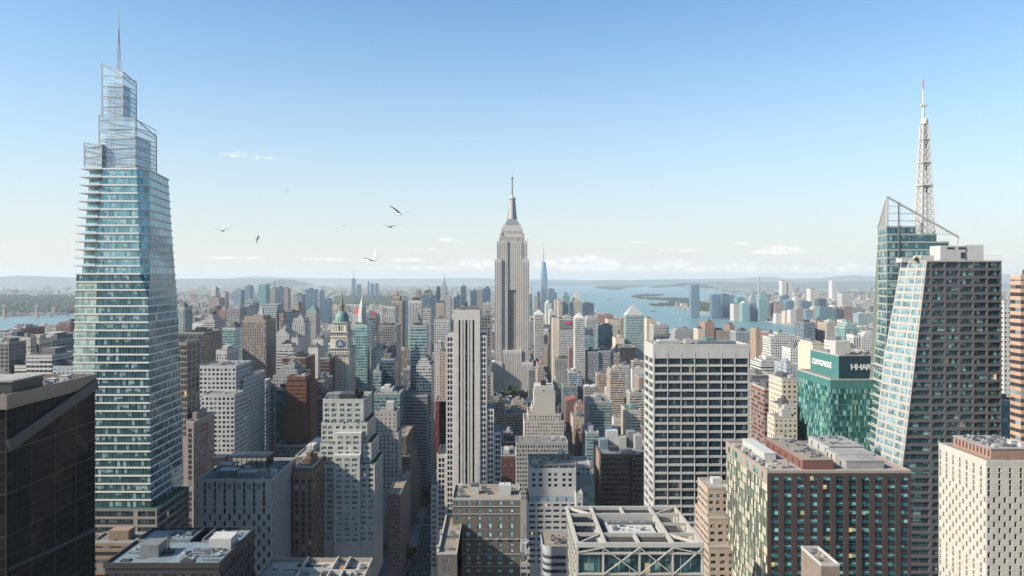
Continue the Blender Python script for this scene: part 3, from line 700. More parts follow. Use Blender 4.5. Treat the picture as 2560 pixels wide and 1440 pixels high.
def crown(xl, xr, y0, y1, z0, zl, zr, zb, nb, core=True):
    """open glass storey block: transparent screens, slanting white fins, an inner core with floors; zl, zr, zb = top heights at left, right, back right"""
    t = MB(); t.quad((xl, y0, z0), (xr, y0, z0), (xr, y0, zr), (xl, y0, zl)); t.quad((xr, y0, z0), (xr, y1, z0), (xr, y1, zb), (xr, y0, zr)); t.quad((xl, y1, z0), (xl, y0, z0), (xl, y0, zl), (xl, y1, zl)); t.quad((xr, y1, z0), (xl, y1, z0), (xl, y1, zl), (xr, y1, zb))
    t.build('glass_screen', M['screen'], tw)
    t = MB()
    for a, c in (((xl, y0, z0), (xl, y0, zl)), ((xr, y0, z0), (xr, y0, zr)), ((xr, y1, z0), (xr, y1, zb)), ((xl, y1, z0), (xl, y1, zl)), ((xl, y0, zl), (xr, y0, zr)), ((xr, y0, zr), (xr, y1, zb)), ((xl, y1, zl), (xr, y1, zb)), ((xl, y0, zl), (xl, y1, zl))): t.bar(a, c, .42)
    for k in range(nb):
        za, zc = z0 + (zl - z0) * k / nb, z0 + (zl - z0) * (k + .8) / nb
        if k % 2: za, zc = zc, za
        zr_ = lambda z: z0 + (z - z0) * (zr - z0) / (zl - z0)
        t.bar((xl, y0 - .15, za), (xr, y0 - .15, zr_(zc)), .3); t.bar((xr + .15, y0, zr_(zc)), (xr + .15, y1, zr_(za) * .6 + zr_(zc) * .4), .3)
    t.build('crown_frame', M['metal_w'], tw)
    if core:
        c = MB(); k = 2.2; h = min(zl, zr, zb) - 3; c.box(xl + k, xr - k, y0 + k, y1 - k, z0, h, uvb=(6, 5, 3.4)); c.build('crown_core', M['glassB'], tw, color=(.6, .65, .68))
crown(X(247, 403), X(338, 403), 403, 428, 318, 347, 345, 340, 11)
crown(X(259, 408), X(312, 408), 406, 421, 340, Z(162, 408), Z(182, 408), Z(208, 420), 12)
crown(X(210, 401), X(254, 401), 401, 424, 318, Z(357, 401), Z(362, 401), Z(362, 424), 5, core=False)
for k in range(5):
    t = MB(); z = 318 + k * 2.9; t.box(X(210, 401), X(254, 401), 401.4, 423, z, z + .9, bot=True); t.build('balcony_slab', M['fband'], tw)
t = MB(); za, zb = 366, Z(30, 412); cx, cyy = X(297, 412), 412
for k in range(3):
    a = 2.1 * k; t.bar((cx + 1.6 * math.cos(a), cyy + 1.6 * math.sin(a), za), (cx, cyy, zb - 6), .22)
for k in range(14):
    z = za + 2 + k * 1.75; f = 1.6 * (1 - (z - za) / (zb - za)); t.bar((cx - f, cyy, z), (cx + f, cyy, z + .8), .18); t.bar((cx + f, cyy, z + .8), (cx - f, cyy + .3, z + 1.7), .14)
t.bar((cx, cyy, za), (cx, cyy, zb), .32)
t.build('spire', M['steel'], tw)
# podium
px0, px1 = -226.0, -178.8
t = B('p', '', '', 0, 0, M['bronze'], gl['dark']); C_r = t.r; t.r = tw
t.block(px0, px1, 396, 437, 0, 139.6, front=dict(cols=[(.01, .74), (.79, .985)], fl=4.2, h0=.28, h1=.98, top=.6, bot=95, nx=16), right=dict(cols=[(.01, .99)], fl=4.2, h0=.28, h1=.98, top=.6, bot=95, nx=22))
M['podium_stone'] = solid('pinkish_podium_stone', (.36, .3, .26), .8, var=.12); t.wm = M['podium_stone']; t.done(name='podium_window', wall='podium_wall')
bpy.data.objects.remove(C_r); t.slab(px0 + .5, px1 - .5, 396.5, 436.5, 139.4, M['roof_green'], 'podium_roof'); parapet(tw, px0, px1, 396, 437, 139.6, 1.0, .4, M['copper'], 'podium_parapet')
occupy(-227, -179, 396, 445)

# ---- low brown banded block in front of the podium
r = bld('office_block', 'office building', '', 226, 334, 1357, 380, 14, 'band', (.33, .24, .17), bay=3, top='flat', label='low brown banded block at the foot of the tall glass tower, mostly hidden', seed=5)

# ---- dark block with blue-grey roof at the bottom left
b = B('office_block', 'low dark office block with a blue-grey roof, a slot courtyard and a thin mast', 'office building', -110, 267, M['metal_d'], gl['dark'])
D1, D2 = 250.0, 285.5; x0, x1 = X(262, D1), X(547, D1); zt = Z(1411, D1)
b.wm = solid('dark_brown_cladding', (.022, .02, .022), .7, var=.2)
b.block(x0, x1, D1, D2, 60, zt, front=dict(n=12, cw=.8, fl=4, h0=.3, h1=.8, top=2.4, bot=130, nx=3), right=dict(n=9, cw=.82, fl=4, h0=.3, h1=.8, top=2.4, bot=130, nx=3))
nx0, nx1, ny0 = X(477, 272), X(505, 272), 272.0
t = MB(); t.box(x0 + .6, nx0, D1 + .6, D2 - .6, zt - .6, zt - .3); t.box(nx0, nx1, D1 + .6, ny0, zt - .6, zt - .3); t.box(nx1, x1 - .6, D1 + .6, D2 - .6, zt - .6, zt - .3); b.part('roof', t, M['roof_blue'])
t = MB(); t.quad((nx0, ny0, zt - 14), (nx0, D2, zt - 14), (nx0, D2, zt), (nx0, ny0, zt)); t.quad((nx1, D2, zt - 14), (nx1, ny0, zt - 14), (nx1, ny0, zt), (nx1, D2, zt)); t.quad((nx0, ny0, zt - 14), (nx1, ny0, zt - 14), (nx1, D2, zt - 14), (nx0, D2, zt - 14)); t.quad((nx1, ny0, zt - 14), (nx0, ny0, zt - 14), (nx0, ny0, zt), (nx1, ny0, zt)); b.part('courtyard_wall', t, M['metal_d'])
parapet(b.r, x0 - .3, x1 + .3, D1 - .3, D2 + .3, zt - 1.2, 1.7, .6, b.wm)
t = MB(); t.box(x0, nx0, ny0 - .4, ny0, zt - .4, zt + .8); t.box(nx0 - .4, nx0, ny0, D2 - .5, zt - .4, zt + .8); t.box(nx1, nx1 + .4, ny0, D2 - .5, zt - .4, zt + .8); t.box(nx1, x1 - 3, ny0 - .4, ny0, zt - .4, zt + .5); b.part('roof_curb', t, M['metal_g'])
def rbox(b, name, pxa, pxb, D, dep, zb, h, mat):
    t = MB(); t.box(X(pxa, D), X(pxb, D), D, D + dep, zb, zb + h); return b.part(name, t, mat)
rbox(b, 'lift_house', 350, 396, 257, 7, zt - .3, 4.2, M['metal_g']); rbox(b, 'lift_house', 522, 577, 265, 7.5, zt - .3, 3.6, M['white'])
t = MB(); cx, cyy = X(421, 261), 261; t.bar((cx, cyy, zt), (cx, cyy, zt + 9), .25); t.bar((cx + .5, cyy, zt), (cx + .5, cyy, zt + 7.5), .15); t.box(cx - 1.2, cx + 1.8, cyy - 1, cyy + 1, zt - .3, zt + .9); b.part('mast', t, M['metal_d'])
for (a, d, w, h) in ((315, 254, 3, 1.4), (470, 253.5, 4.5, 1.2), (400, 276, 5, 1), (440, 280, 4, 1)): unit('skylight', b.r, X(a, d), d, zt - .3, w, 2.2, h)
clutter(b.r, nx1 - 3, x1 - 1.5, D1 + 3, D1 + 16, zt - .3, 22, 7, .75); clutter(b.r, x0 + 2, nx0, D1 + 2, D1 + 20, zt - .3, 9, 8, .6); clutter(b.r, nx1 + 1, x1 - 2, ny0 + 2, D2 - 2, zt - .3, 9, 9, .7); clutter(b.r, x0 + 9, nx0 - 1, ny0 + 1, D2 - 2, zt - .3, 6, 10, .6)
b.done(); occupy(x0, x1, D1, D2)

# ---- tan roof at the bottom edge, with walled light wells
b = B('apartment_block', 'tan walk-up block at the bottom edge whose flat roof is divided by low walls', 'apartment building', -75, 285, M['conc'], gl['win'])
D1, D2 = 262.0, 300.0; x0, x1 = X(677, D2), X(932, D2); zt = Z(1397, D2)
b.wm = solid('sandy_stucco', (.42, .36, .3), .9, var=.15)
b.block(x0, x1, D1, D2, 60, zt, front=dict(n=12, cw=.5, fl=3.4, bot=120), right=dict(n=11, cw=.45, fl=3.4, bot=120))
b.slab(x0 + .4, x1 - .4, D1 + .4, D2 - .4, zt - 1.1, solid('sandy_roof_felt', (.46, .4, .34), .95, var=.35, scale=.3, streak=False))
parapet(b.r, x0, x1, D1, D2, zt - 1.1, 1.5, .4, b.wm)
t = MB()
for a in (.37, .66, .78): t.box(x0 + a * (x1 - x0), x0 + a * (x1 - x0) + .4, D1 + 8, D2 - .5, zt - 1.1, zt + 1.2)
t.box(x0 + .38 * (x1 - x0), x0 + .64 * (x1 - x0), D2 - 12, D2 - 11.7, zt - 1.1, zt + 1.0); t.box(x0 + 3, x0 + .35 * (x1 - x0), D2 - 17, D2 - 16.6, zt - 1.1, zt + 1.6); t.box(x0 + .67 * (x1 - x0), x1 - 4, D2 - 14.5, D2 - 14.1, zt - 1.1, zt + 1.2)
b.part('roof_wall', t, M['white'])
for (u, v, w, d, mm) in ((.2, .62, 7, 4, 'roof_dark'), (.3, .85, 6, 2, 'roof_dark'), (.72, .75, 3.4, 3, 'orange'), (.46, .78, 4, 3, 'metal_g'), (.58, .6, 3.4, 3, 'metal_d')):
    t = MB(); xx, yy_ = x0 + u * (x1 - x0), D1 + v * (D2 - D1); t.box(xx, xx + w, yy_, yy_ + d, zt - 1.1, zt - .2); b.part('roof_hatch', t, M[mm])
clutter(b.r, x0 + .8 * (x1 - x0), x1 - 1, D1 + 14, D2 - 2, zt - 1.1, 12, 11, .55); clutter(b.r, x0 + 1, x0 + 7, D1 + 10, D2 - 2, zt - 1.1, 9, 12, .6); clutter(b.r, x0 + 16, x0 + 26, D1 + 12, D2 - 2, zt - 1.1, 7, 13, .5)
b.done(); occupy(x0, x1, D1, D2)

# ---- pale concrete building with staggered slot windows
def stagger(n, cells, w, part): return [((i + .5 - w / 2) / n, (i + .5 + w / 2) / n) for i in range(n)]
b = B('concrete_building', 'broad pale concrete block with staggered slot windows and a crowded machinery roof', 'office building', X(586, 430), 456, M['conc'], gl['slot'])
b.wm = solid('precast_concrete_panels', (.42, .41, .405), .85, var=.1, panel=(2.6, 3.6))
D1, D2 = 430.0, 482.0; x0, x1 = X(494, D1), X(678, D1); zt = Z(1198, D1); N_ = 14
cols = stagger(N_, 1, .34, 0)
def face_st(P, N_, w, zt, H0, ztop0, fl=3.55, first=4, rec=.5):
    P = [Vector(q) for q in P]; Hh = P[3].z - P[0].z; rows = []; kinds = []
    z = zt - 1.6
    for k in range(30):
        if z - fl < P[0].z + 2: break
        rows.append(((z - fl + .35 - P[0].z) / Hh, (z - .12 - P[0].z) / Hh)); kinds.append(k); z -= fl if k != first - 1 else fl + .5
    rows = rows[::-1]; kinds = kinds[::-1]
    cols = [((i + .5 - w / 2) / N_, (i + .5 + w / 2) / N_) for i in range(N_)]
    def keep(i, j):
        k = kinds[j]
        if i == 0: return False
        return (i % 2 == 1) if k < first else ((i + k) % 2 == 1)
    b.patch(P, cols, rows, rec=rec, keep=keep, nx=1)
face_st(((x0, D1, 60), (x1, D1, 60), (x1, D1, zt), (x0, D1, zt)), 15, .48, zt, 0, 0)
face_st(((x1, D1, 60), (x1, D2, 60), (x1, D2, zt), (x1, D1, zt)), 25, .62, zt, 0, 0, first=2, rec=.15)
b.w.quad((x1, D2, 60), (x0, D2, 60), (x0, D2, zt), (x1, D2, zt)); b.w.quad((x0, D2, 60), (x0, D1, 60), (x0, D1, zt), (x0, D2, zt))
for k in range(6):
    t = MB(); xx = x0 + (x1 - x0) * (2.05 + 2 * k) / 15
    for q in range(4): t.box(xx, xx + 2.3, D1 - .12, D1, zt - 5.4 + q * .75, zt - 5.0 + q * .75)
    b.part('louvre', t, M['metal_d'])
b.slab(x0 + .5, x1 - .5, D1 + .5, D2 - .5, zt - 1.3, M['roof_grey']); parapet(b.r, x0, x1, D1, D2, zt - 1.3, 1.35, .5, b.wm)
rbox(b, 'plant_room', 545, 590, 440, 8, zt - 1.3, 3.6, M['metal_g']); rbox(b, 'plant_room', 592, 640, 438, 7, zt - 1.3, 3.0, M['metal_g']); rbox(b, 'plant_room', 545, 575, 452, 9, zt - 1.3, 4.0, M['roof_light'])
t = MB(); xa, xb = X(560, 458), X(662, 458); t.box(xa, xb, 462, 476, zt + 4.5, zt + 5.2, bot=True)
for k in range(9): t.box(xa + k * (xb - xa - .4) / 8, xa + k * (xb - xa - .4) / 8 + .4, 462.2, 462.6, zt - 1.3, zt + 4.5); t.box(xb - .4, xb, 462 + k * 1.7, 462.4 + k * 1.7, zt - 1.3, zt + 4.5)
b.part('plant_canopy', t, M['metal_d'])
rbox(b, 'plant_room', 530, 560, 466, 9, zt - 1.3, 5, M['metal_d'])
clutter(b.r, x1 - 9, x1 - 1, D1 + 3, D2 - 3, zt - 1.3, 20, 21, .9); clutter(b.r, x0 + 1, x0 + 10, D1 + 3, D2 - 4, zt - 1.3, 14, 22, .8); clutter(b.r, x0 + 12, x1 - 9, D1 + 18, D1 + 30, zt - 1.3, 10, 23, 1.0)
b.done(); occupy(x0, x1, D1, D2)

# ---- stepped white apartment tower
b = B('apartment_tower', 'white terraced apartment tower with a planted roof, stepping out floor by floor', 'apartment building', X(866, 500), 525, M['white'], gl['winT'])
b.wm = solid('off_white_stucco', (.57, .57, .54), .85, var=.14, panel=(7, 3.6))
W5 = [.0, .0]
def cset(ps, w=.0): return [(a, c) for a, c in ps]
fl = 3.5
top = (X(807, 510), X(909, 510), 510.0, 544.0, Z(1000, 510))
t2 = (X(803, 507), X(918, 507), 507.0, 541.0, Z(1059, 507))
t3 = (X(800, 504), X(928, 504), 504.0, 538.0, Z(1110, 504))
t4 = (X(795, 500), X(937, 500), 500.0, 535.0, Z(1163, 500))
zlow = 60
c5 = [(.05, .16), (.22, .33), (.42, .53), (.6, .71), (.8, .91)]
c7 = [(.03, .12), (.155, .25), (.32, .405), (.465, .54), (.6, .685), (.76, .84), (.885, .97)]
rt = dict(n=11, cw=.55, fl=fl, h0=.25, h1=.8, top=1.1)
b.block(*top[:4], t2[4], top[4], front=dict(cols=c5, fl=fl, h0=.25, h1=.78, top=1.6, bot=t2[4]), right=rt | dict(bot=t2[4]))
b.block(*t2[:4], t3[4], t2[4], front=dict(cols=c7, fl=fl, h0=.25, h1=.78, top=.9, bot=t3[4]), right=rt | dict(bot=t3[4]))
b.block(*t3[:4], t4[4], t3[4], front=dict(cols=c7, fl=fl, h0=.25, h1=.78, top=.9, bot=t4[4]), right=rt | dict(bot=t4[4]))
b.block(*t4[:4], zlow, t4[4], front=dict(cols=c7, fl=fl, h0=.25, h1=.78, top=1.2, bot=85), right=rt | dict(bot=85, n=12))
bx0, bx1 = X(834, 497), X(899, 497)
for (y0, zt_) in ((502.5, Z(1083, 502)), (497.6, Z(1139, 497))):
    b.face('front', bx0, bx1, y0, y0, zlow, zt_, cols=[(.1, .3), (.42, .6), (.7, .9)], fl=fl, h0=.25, h1=.78, top=1.2, bot=max(85, 0), rec=.3)
    b.w.quad((bx1, y0, zlow), (bx1, y0 + 8, zlow), (bx1, y0 + 8, zt_), (bx1, y0, zt_)); b.w.quad((bx0, y0 + 8, zlow), (bx0, y0, zlow), (bx0, y0, zt_), (bx0, y0 + 8, zt_)); b.w.quad((bx0, y0, zt_), (bx1, y0, zt_), (bx1, y0 + 8, zt_), (bx0, y0 + 8, zt_))
t = MB()
for q in (top, t2, t3, t4): t.box(q[0] + .3, q[1] - .3, q[2] + .3, q[3] - .3, q[4] - .6, q[4] - .3)
b.part('roof', t, M['roof_grey'])
for q in (top, t2, t3, t4): parapet(b.r, *q[:4], q[4] - .3, 1.0, .3, b.wm, 'parapet')
for q, q0 in ((t2, top), (t3, t2), (t4, t3)):
    t = MB(); rg = random.Random(int(q[4]))
    for k in range(120):
        x = rg.uniform(q0[1] + .4, q[1] - .5) if k % 2 else rg.uniform(q[0] + .5, q[1] - .5); y = rg.uniform(q[2] + .5, q[3] - 1) if k % 2 else q[2] + rg.uniform(.4, 1.8)
        s = rg.uniform(.3, .8); t.rev(x, y, [(s, q[4] - .3), (s * 1.1, q[4] + s), (.1, q[4] + s * 2)], 5, rg.random())
    b.part('terrace_planting', t, M['forest'])
rbox(b, 'plant_room', 848, 893, 515, 14, top[4] - .3, 3.6, M['metal_d']); rbox(b, 'plant_room', 815, 850, 522, 9, top[4] - .3, 2.5, M['metal_g'])
clutter(b.r, top[0] + 1, top[1] - 6, 511, 542, top[4] - .3, 9, 31)
t = MB(); rg = random.Random(4); cx, cyy, cz = X(897, 517), 517, top[4] + 3.4
for k in range(260):
    v = Vector((rg.gauss(0, 1), rg.gauss(0, 1), rg.gauss(0, 1))).normalized() * rg.uniform(1.6, 3.3); v.z *= .75
    a = Vector((rg.gauss(0, 1), rg.gauss(0, 1), rg.gauss(0, 1))).normalized() * .5; c = a.orthogonal().normalized() * .5; q = Vector((cx, cyy, cz)) + v
    t.quad(q - a - c, q + a - c, q + a + c, q - a + c)
t.rev(cx, cyy, [(.25, top[4] - .3), (.2, cz)], 6); b.part('roof_tree', t, M['forest'])
b.done(); occupy(t4[0], t4[1], 497, 545)
# ================================================================ centre
# ---- pale slab tower with dark vertical window strips and gridded wings
b = B('office_tower', 'pale limestone slab tower with dark vertical window strips and lower gridded wings', 'skyscraper', X(1166, 520), 540, M['conc'], gl['slot'])
b.wm = solid('pale_limestone', (.66, .62, .58), .85, var=.1, panel=(3, 3.7)); D1 = 520.0
m0, m1 = X(1134, D1), X(1200, D1); zt = Z(774, D1); zs = Z(800, D1)
strips = [(.19, .255), (.34, .375), (.44, .53), (.595, .63), (.715, .79)]
b.patch(((m0, D1, 40), (m1, D1, 40), (m1, D1, zt), (m0, D1, zt)), strips, [((80 - 40) / (zt - 40), (zs - 40) / (zt - 40))], rec=.6, nx=1, ny=36, pane=gl['slot'])
b.face('right', m0, m1, D1, D1 + 30, 40, zt, cols=[(.1, .9)], fl=3.7, h0=.1, h1=.7, top=12, bot=150, nx=14); b.face('left', m0, m1, D1, D1 + 30, 40, zt); b.face('back', m0, m1, D1, D1 + 30, 40, zt)
g2 = [(.12, .42), (.54, .84)]
def wing(pa, pb, py, n, D=D1, dep=26, bot=85, **k):
    a, c = X(pa, D), X(pb, D); z = Z(py, D); w = (pb - pa) / n
    cols = []
    for i in range(n): cols += [((i + .2) / n, (i + .47) / n), ((i + .56) / n, (i + .83) / n)]
    b.block(a, c - .01, D, D + dep, 40, z, front=dict(cols=cols, fl=3.68, h0=.22, h1=.9, top=1.2, bot=bot, nx=1, rec=.4), right=dict(n=max(2, int(dep / 3)), cw=.55, fl=3.68, h0=.22, h1=.9, top=1.2, bot=bot, nx=1), left=dict(n=max(2, int(dep / 3)), cw=.55, fl=3.68, h0=.22, h1=.9, top=1.2, bot=bot, nx=1))
    b.slab(a + .2, c - .2, D + .2, D + dep - .2, z - .2, M['roof_tan'] if py > 1100 else M['roof_light'], th=.3)
    return a, c, z
wing(1115, 1134, 838, 1, D1 + .6); wing(1200, 1217, 838, 1, D1 + .6)
wing(1217, 1235, 1022, 1, D1 + 1.2); wing(1235, 1253, 1081, 1, D1 + 1.8)
a, c, z = wing(1092, 1115, 1140, 1, D1 + 1.2, 34); parapet(b.r, a, c, D1 + 1.2, D1 + 35.2, z - .2, 1, .4, b.wm)
a, c, z = wing(1078, 1092, 1215, 1, D1 + 1.8, 60, bot=60); parapet(b.r, a, c, D1 + 1.8, D1 + 61.8, z - .2, 1, .4, b.wm); clutter(b.r, a, c, D1 + 4, D1 + 60, z - .2, 14, 5, .5)
b.slab(m0 + .4, m1 - .4, D1 + .4, D1 + 29.6, zt - .3, M['roof_grey']); rbox(b, 'plant_room', 1150, 1192, 528, 14, zt - .3, 2.2, M['metal_g']); rbox(b, 'plant_room', 1163, 1168, 530, 3, zt + 1.9, 2.6, M['metal_d'])
t = MB(); cx = X(1181, 530); t.bar((cx, 531, zt), (cx, 531, zt + 3), .15); t.rev(cx, 531, [(.1, zt + 2.6), (.75, zt + 3.2), (.75, zt + 3.8), (.1, zt + 4.4)], 8); b.part('beacon', t, M['red'])
clutter(b.r, m0 + .6, m1 - 1, 521, 549, zt - .3, 7, 9, .7)
b.done(); occupy(X(1078, D1), X(1253, D1), D1, D1 + 62)

# ---- brown brick hotel with pale blue-green windows
b = B('brick_building', 'grey-brown brick block with pale green sash windows, stone string courses and a tan roof', 'apartment building', X(1216, 340), 350, M['conc'], glass('sash_windows', (.05, .13, .13), (.42, .6, .56), pb=.82, rough=.12, mw=.06, mcol=(.3, .3, .27), part=True))
b.wm = solid('grey_brown_brick', (.155, .128, .108), .9, var=.12, panel=(.9, .32)); D1, D2 = 340.0, 363.0
x0, x1 = X(1131, D1), X(1301, D1); zt = Z(1246, D1)
cc = [.085, .235, .39, .545, .70, .865]; cols = [(c - .028, c + .028) for c in cc]
rows_px = [(1262, 1252), (1280, 1272), (1299, 1291), (1322, 1307), (1343, 1330), (1365, 1358), (1380, 1372), (1400, 1391), (1412, 1405), (1432, 1424)]
Hh = zt - 60; rows = sorted([((Z(a, D1) - 60) / Hh, (Z(c, D1) - 60) / Hh) for a, c in rows_px])
b.patch(((x0, D1, 60), (x1, D1, 60), (x1, D1, zt), (x0, D1, zt)), cols, rows, rec=.3, nx=2)
for s_ in ('left', 'right'): b.face(s_, x0, x1, D1, D2, 60, zt, n=5, cw=.3, fl=3.5, bot=120)
b.face('back', x0, x1, D1, D2, 60, zt)
stone = solid('pale_string_course', (.45, .42, .38), .8, var=.1)
for py in (1266, 1285, 1348, 1385, 1415):
    t = MB(); t.box(x0 - .25, x1 + .25, D1 - .25, D1, Z(py + .8, D1), Z(py - .8, D1), bot=True); b.part('string_course', t, stone)
for k in range(7): t = MB(); xx = x0 + 1.2 + k * 4.5; t.box(xx, xx + 1.6, D1 - .7, D1 - .25, Z(1348, D1), Z(1345.5, D1), bot=True); b.part('balconette', t, stone)
b.slab(x0 + .3, x1 - .3, D1 + .3, D2 - .3, zt - .9, M['roof_tan']); parapet(b.r, x0 - .1, x1 + .1, D1 - .1, D2 + .1, zt - .9, 1.1, .35, stone)
rbox(b, 'tank_house', 1248, 1277, 348, 5, zt - .9, 4.6, M['white']); rbox(b, 'tank_house', 1177, 1197, 350, 4, zt - .9, 3.2, M['white']); rbox(b, 'tank_house', 1177, 1197, 350.2, 3.6, zt + 2.3, 1.3, M['roof_dark'])
unit('rooftop_unit', b.r, X(1158, 346), 346, zt - .9, 2.6, 2.4, 1.8); unit('rooftop_unit', b.r, X(1210, 358), 358, zt - .9, 2.4, 2, 2); unit('duct', b.r, X(1226, 350), 350, zt - .9, 3, 3, 1.3, .6); unit('antenna', b.r, X(1262, 350), 350, zt + 3.7, 3, 3, 3)
clutter(b.r, x0 + .6, x0 + 5, D1 + 1, D2 - 1, zt - .9, 9, 51, .5); clutter(b.r, x1 - 5, x1 - .8, D1 + 12, D2 - 1, zt - .9, 6, 52, .5, kinds=('vent_pipe', 'duct', 'cooling_tower'))
Dw0, Dw1 = 303.0, 350.0; zw = Z(1382, Dw0); xa, xb = X(1094, Dw0), X(1131, D1) + 4.2
b.block(xa, xb, Dw0, Dw1, 60, zw, front=dict(cols=[(.3, .42), (.46, .58)], fl=3.5, top=1.4, bot=110), left=dict(n=10, cw=.3, fl=3.5, bot=120))
b.face('right', xa, xb, Dw0, D1, 60, zw)
b.slab(xa + .3, xb - .2, Dw0 + .3, Dw1 - .3, zw - .8, M['roof_tan'])
t = MB(); t.box(xa - .2, xa + .5, Dw0 - .2, Dw1, zw - .8, zw + .5); t.box(xa + .5, xb, Dw0 - .2, Dw0 + .2, zw - .8, zw + .2); t.box(xb - .3, xb, Dw0 + .2, D1 - .3, zw - .8, zw + .2); b.part('wing_parapet', t, stone)
for d, h in ((306, 1.5), (322, 2.4)): t = MB(); t.box(xa - .7, xa - .2, d, d + 2, zw - 2, zw + h, bot=True); b.part('pilaster', t, stone)
unit('rooftop_unit', b.r, xb - 2.5, 324, zw - .8, 2, 2, 2); unit('rooftop_unit', b.r, xb - 3, 309, zw - .8, 1.6, 1.8, 1.2); clutter(b.r, xa + 1, xb - .6, 305, 338, zw - .8, 9, 53, .45)
b.done(); occupy(xa, x1, Dw0, D2)

# ---- white block with glazed penthouse and gilded dome ornament
b = B('office_block', 'white office block with glazed top floor, pale awnings and a gold dome on its roof', 'office building', X(1380, 480), 500, M['white'], glass('office_windows_some_lit', (.012, .016, .025), (.2, .2, .19), pb=.14, lit=.035, rough=.1, mw=.03, mcol=(.05, .05, .05), litcol=(1, .75, .4)))
b.wm = solid('lilac_white_render', (.52, .5, .5), .85, var=.08); D1, D2 = 480.0, 507.0
x0, x1 = X(1324, D1), X(1440, D1); zt = Z(1163, D1); zm = Z(1238, D1)
b.block(x0, x1, D1, D2, zm, Z(1171, D1), front=dict(cols=[(.055, .125), (.2, .27), (.4, .47), (.53, .6), (.71, .78), (.84, .91)], fl=3.42, h0=.25, h1=.8, top=2.2, bot=zm + 3.5, nx=1), left=dict(n=7, cw=.5, fl=3.42, bot=zm))
b.patch(((x0 + .01, D1 - .01, zm - .2), (x1 - .01, D1 - .01, zm - .2), (x1 - .01, D1 - .01, zm + 3.4), (x0 + .01, D1 - .01, zm + 3.4)), [(.02 + i * .163, .15 + i * .163) for i in range(6)], [(.3, .85)], rec=.5, nx=3)
b.block(x0 - 1, x1 + .2, D1 - 1.5, D2, 60, zm - 3.4, front=dict(n=6, cw=.72, fl=3.55, h0=.3, h1=.75, top=.8, bot=80, nx=3), left=dict(n=7, cw=.5, fl=3.55, bot=80), right=dict(n=7, cw=.5, fl=3.55, bot=80))
b.w.box(x0, x1, D1, D2, zm - 3.4, zm - .2, top=False)
for k in range(5): t = MB(); xx = x0 + .4 + k * 5.8; t.quad((xx, D1 - 1.4, zm - 3.2), (xx + 5, D1 - 1.4, zm - 3.2), (xx + 5, D1 - .05, zm - .6), (xx, D1 - .05, zm - .6)); t.quad((xx, D1 - .05, zm - .65), (xx + 5, D1 - .05, zm - .65), (xx + 5, D1 - 1.4, zm - 3.3), (xx, D1 - 1.4, zm - 3.3)); b.part('awning', t, M['roof_blue'])
b.patch(((x0, D1, Z(1171, D1)), (x1, D1, Z(1171, D1)), (x1, D1, zt), (x0, D1, zt)), [(.03, .62), (.65, .97)], [(.08, .9)], rec=.3, nx=9, pane=gl['teal'])
b.w.quad((x0, D2, Z(1171, D1)), (x0, D1, Z(1171, D1)), (x0, D1, zt), (x0, D2, zt)); b.w.quad((x1, D1, Z(1171, D1)), (x1, D2, Z(1171, D1)), (x1, D2, zt), (x1, D1, zt))
b.slab(x0 + .3, x1 - .3, D1 + .3, D2 - .3, zt - .2, M['roof_tan']); parapet(b.r, x0 - .2, x1 + .2, D1 - .2, D2, zt - .2, 1.2, .3, M['metal_g'])
t = MB(); cx, cyy = X(1404, 497), 497; t.rev(cx, cyy, [(1.5, zt - .2), (1.5, zt + 1.6), (2.6, zt + 2.2), (2.6, zt + 3.4), (2.2, zt + 3.5)], 14); b.part('dome_drum', t, M['gold'])
t = MB(); t.rev(cx, cyy, [(2.5 * math.cos(R(a)), zt + 3.5 + 3.1 * math.sin(R(a))) for a in (0, 20, 40, 60, 75)] + [(.15, zt + 6.8), (.05, zt + 8)], 14); b.part('dome', t, M['conc'], smooth=True)
clutter(b.r, x0 + 1.5, x1 - 9, D1 + 3, D2 - 3, zt - .2, 22, 61, .7); clutter(b.r, x1 - 6, x1 - 1, D1 + 2, D2 - 3, zt - .2, 4, 62, .6)
b.done(); occupy(x0, x1, D1 - 2, D2)
for (pa, pb, py, D, dep, st, lk, rm) in ((1440, 1476, 1165, 530, 26, 'grid', 'small white annexe with a flat pale roof behind the white office block', 'roof_light'), (1443, 1486, 1215, 500, 22, 'glassT', 'low glazed annexe with tan roof terrace beside the white office block', 'roof_tan'), (1440, 1457, 1238, 470, 14, 'gridS', 'narrow white annexe with little square windows against the white office block', 'roof_light')):
    bld('annexe', 'low building', '', pa, pb, py, D, dep, st, (.5, .49, .47), label=lk, roofm=rm, pent=False)

# ---- round-cornered banded white block
b = B('office_block', 'small silvery white block with a rounded corner and dark ribbon windows', 'office building', X(1390, 380), 390, M['white'], gl['dark'])
D1, D2 = 380.0, 404.0; x0, x1 = X(1358, D1), X(1424, D1); zt = Z(1366, D1); rr = 4.0
arc = [(x0 + rr - rr * math.cos(R(a)), D1 + rr - rr * math.sin(R(a))) for a in range(0, 91, 15)]; poly = [(x0, D2)] + arc + [(x1, D1), (x1, D2)]
t = MB(); t.prism(poly, 60, zt, top=False); b.part('wall', t, solid('silver_white_panels', (.5, .53, .57), .5, .2, var=.08))
for k in range(11):
    z = zt - 4.6 - k * 3.5; q = [(x + (-.05 if x < x1 else .05), y - .05) for x, y in poly]
    t = MB(); t.prism(q, z - 1.7, z, uvb=(1.4, 1.7), top=False); b.part('window_band', t, gl['dark'])
t = MB(); t.prism([(x + .5 if x < x0 + 2 else x - .3, y + .5 if y < D1 + 4 else y - .3) for x, y in poly], zt - 1, zt - .8); b.part('roof', t, M['roof_tan'])
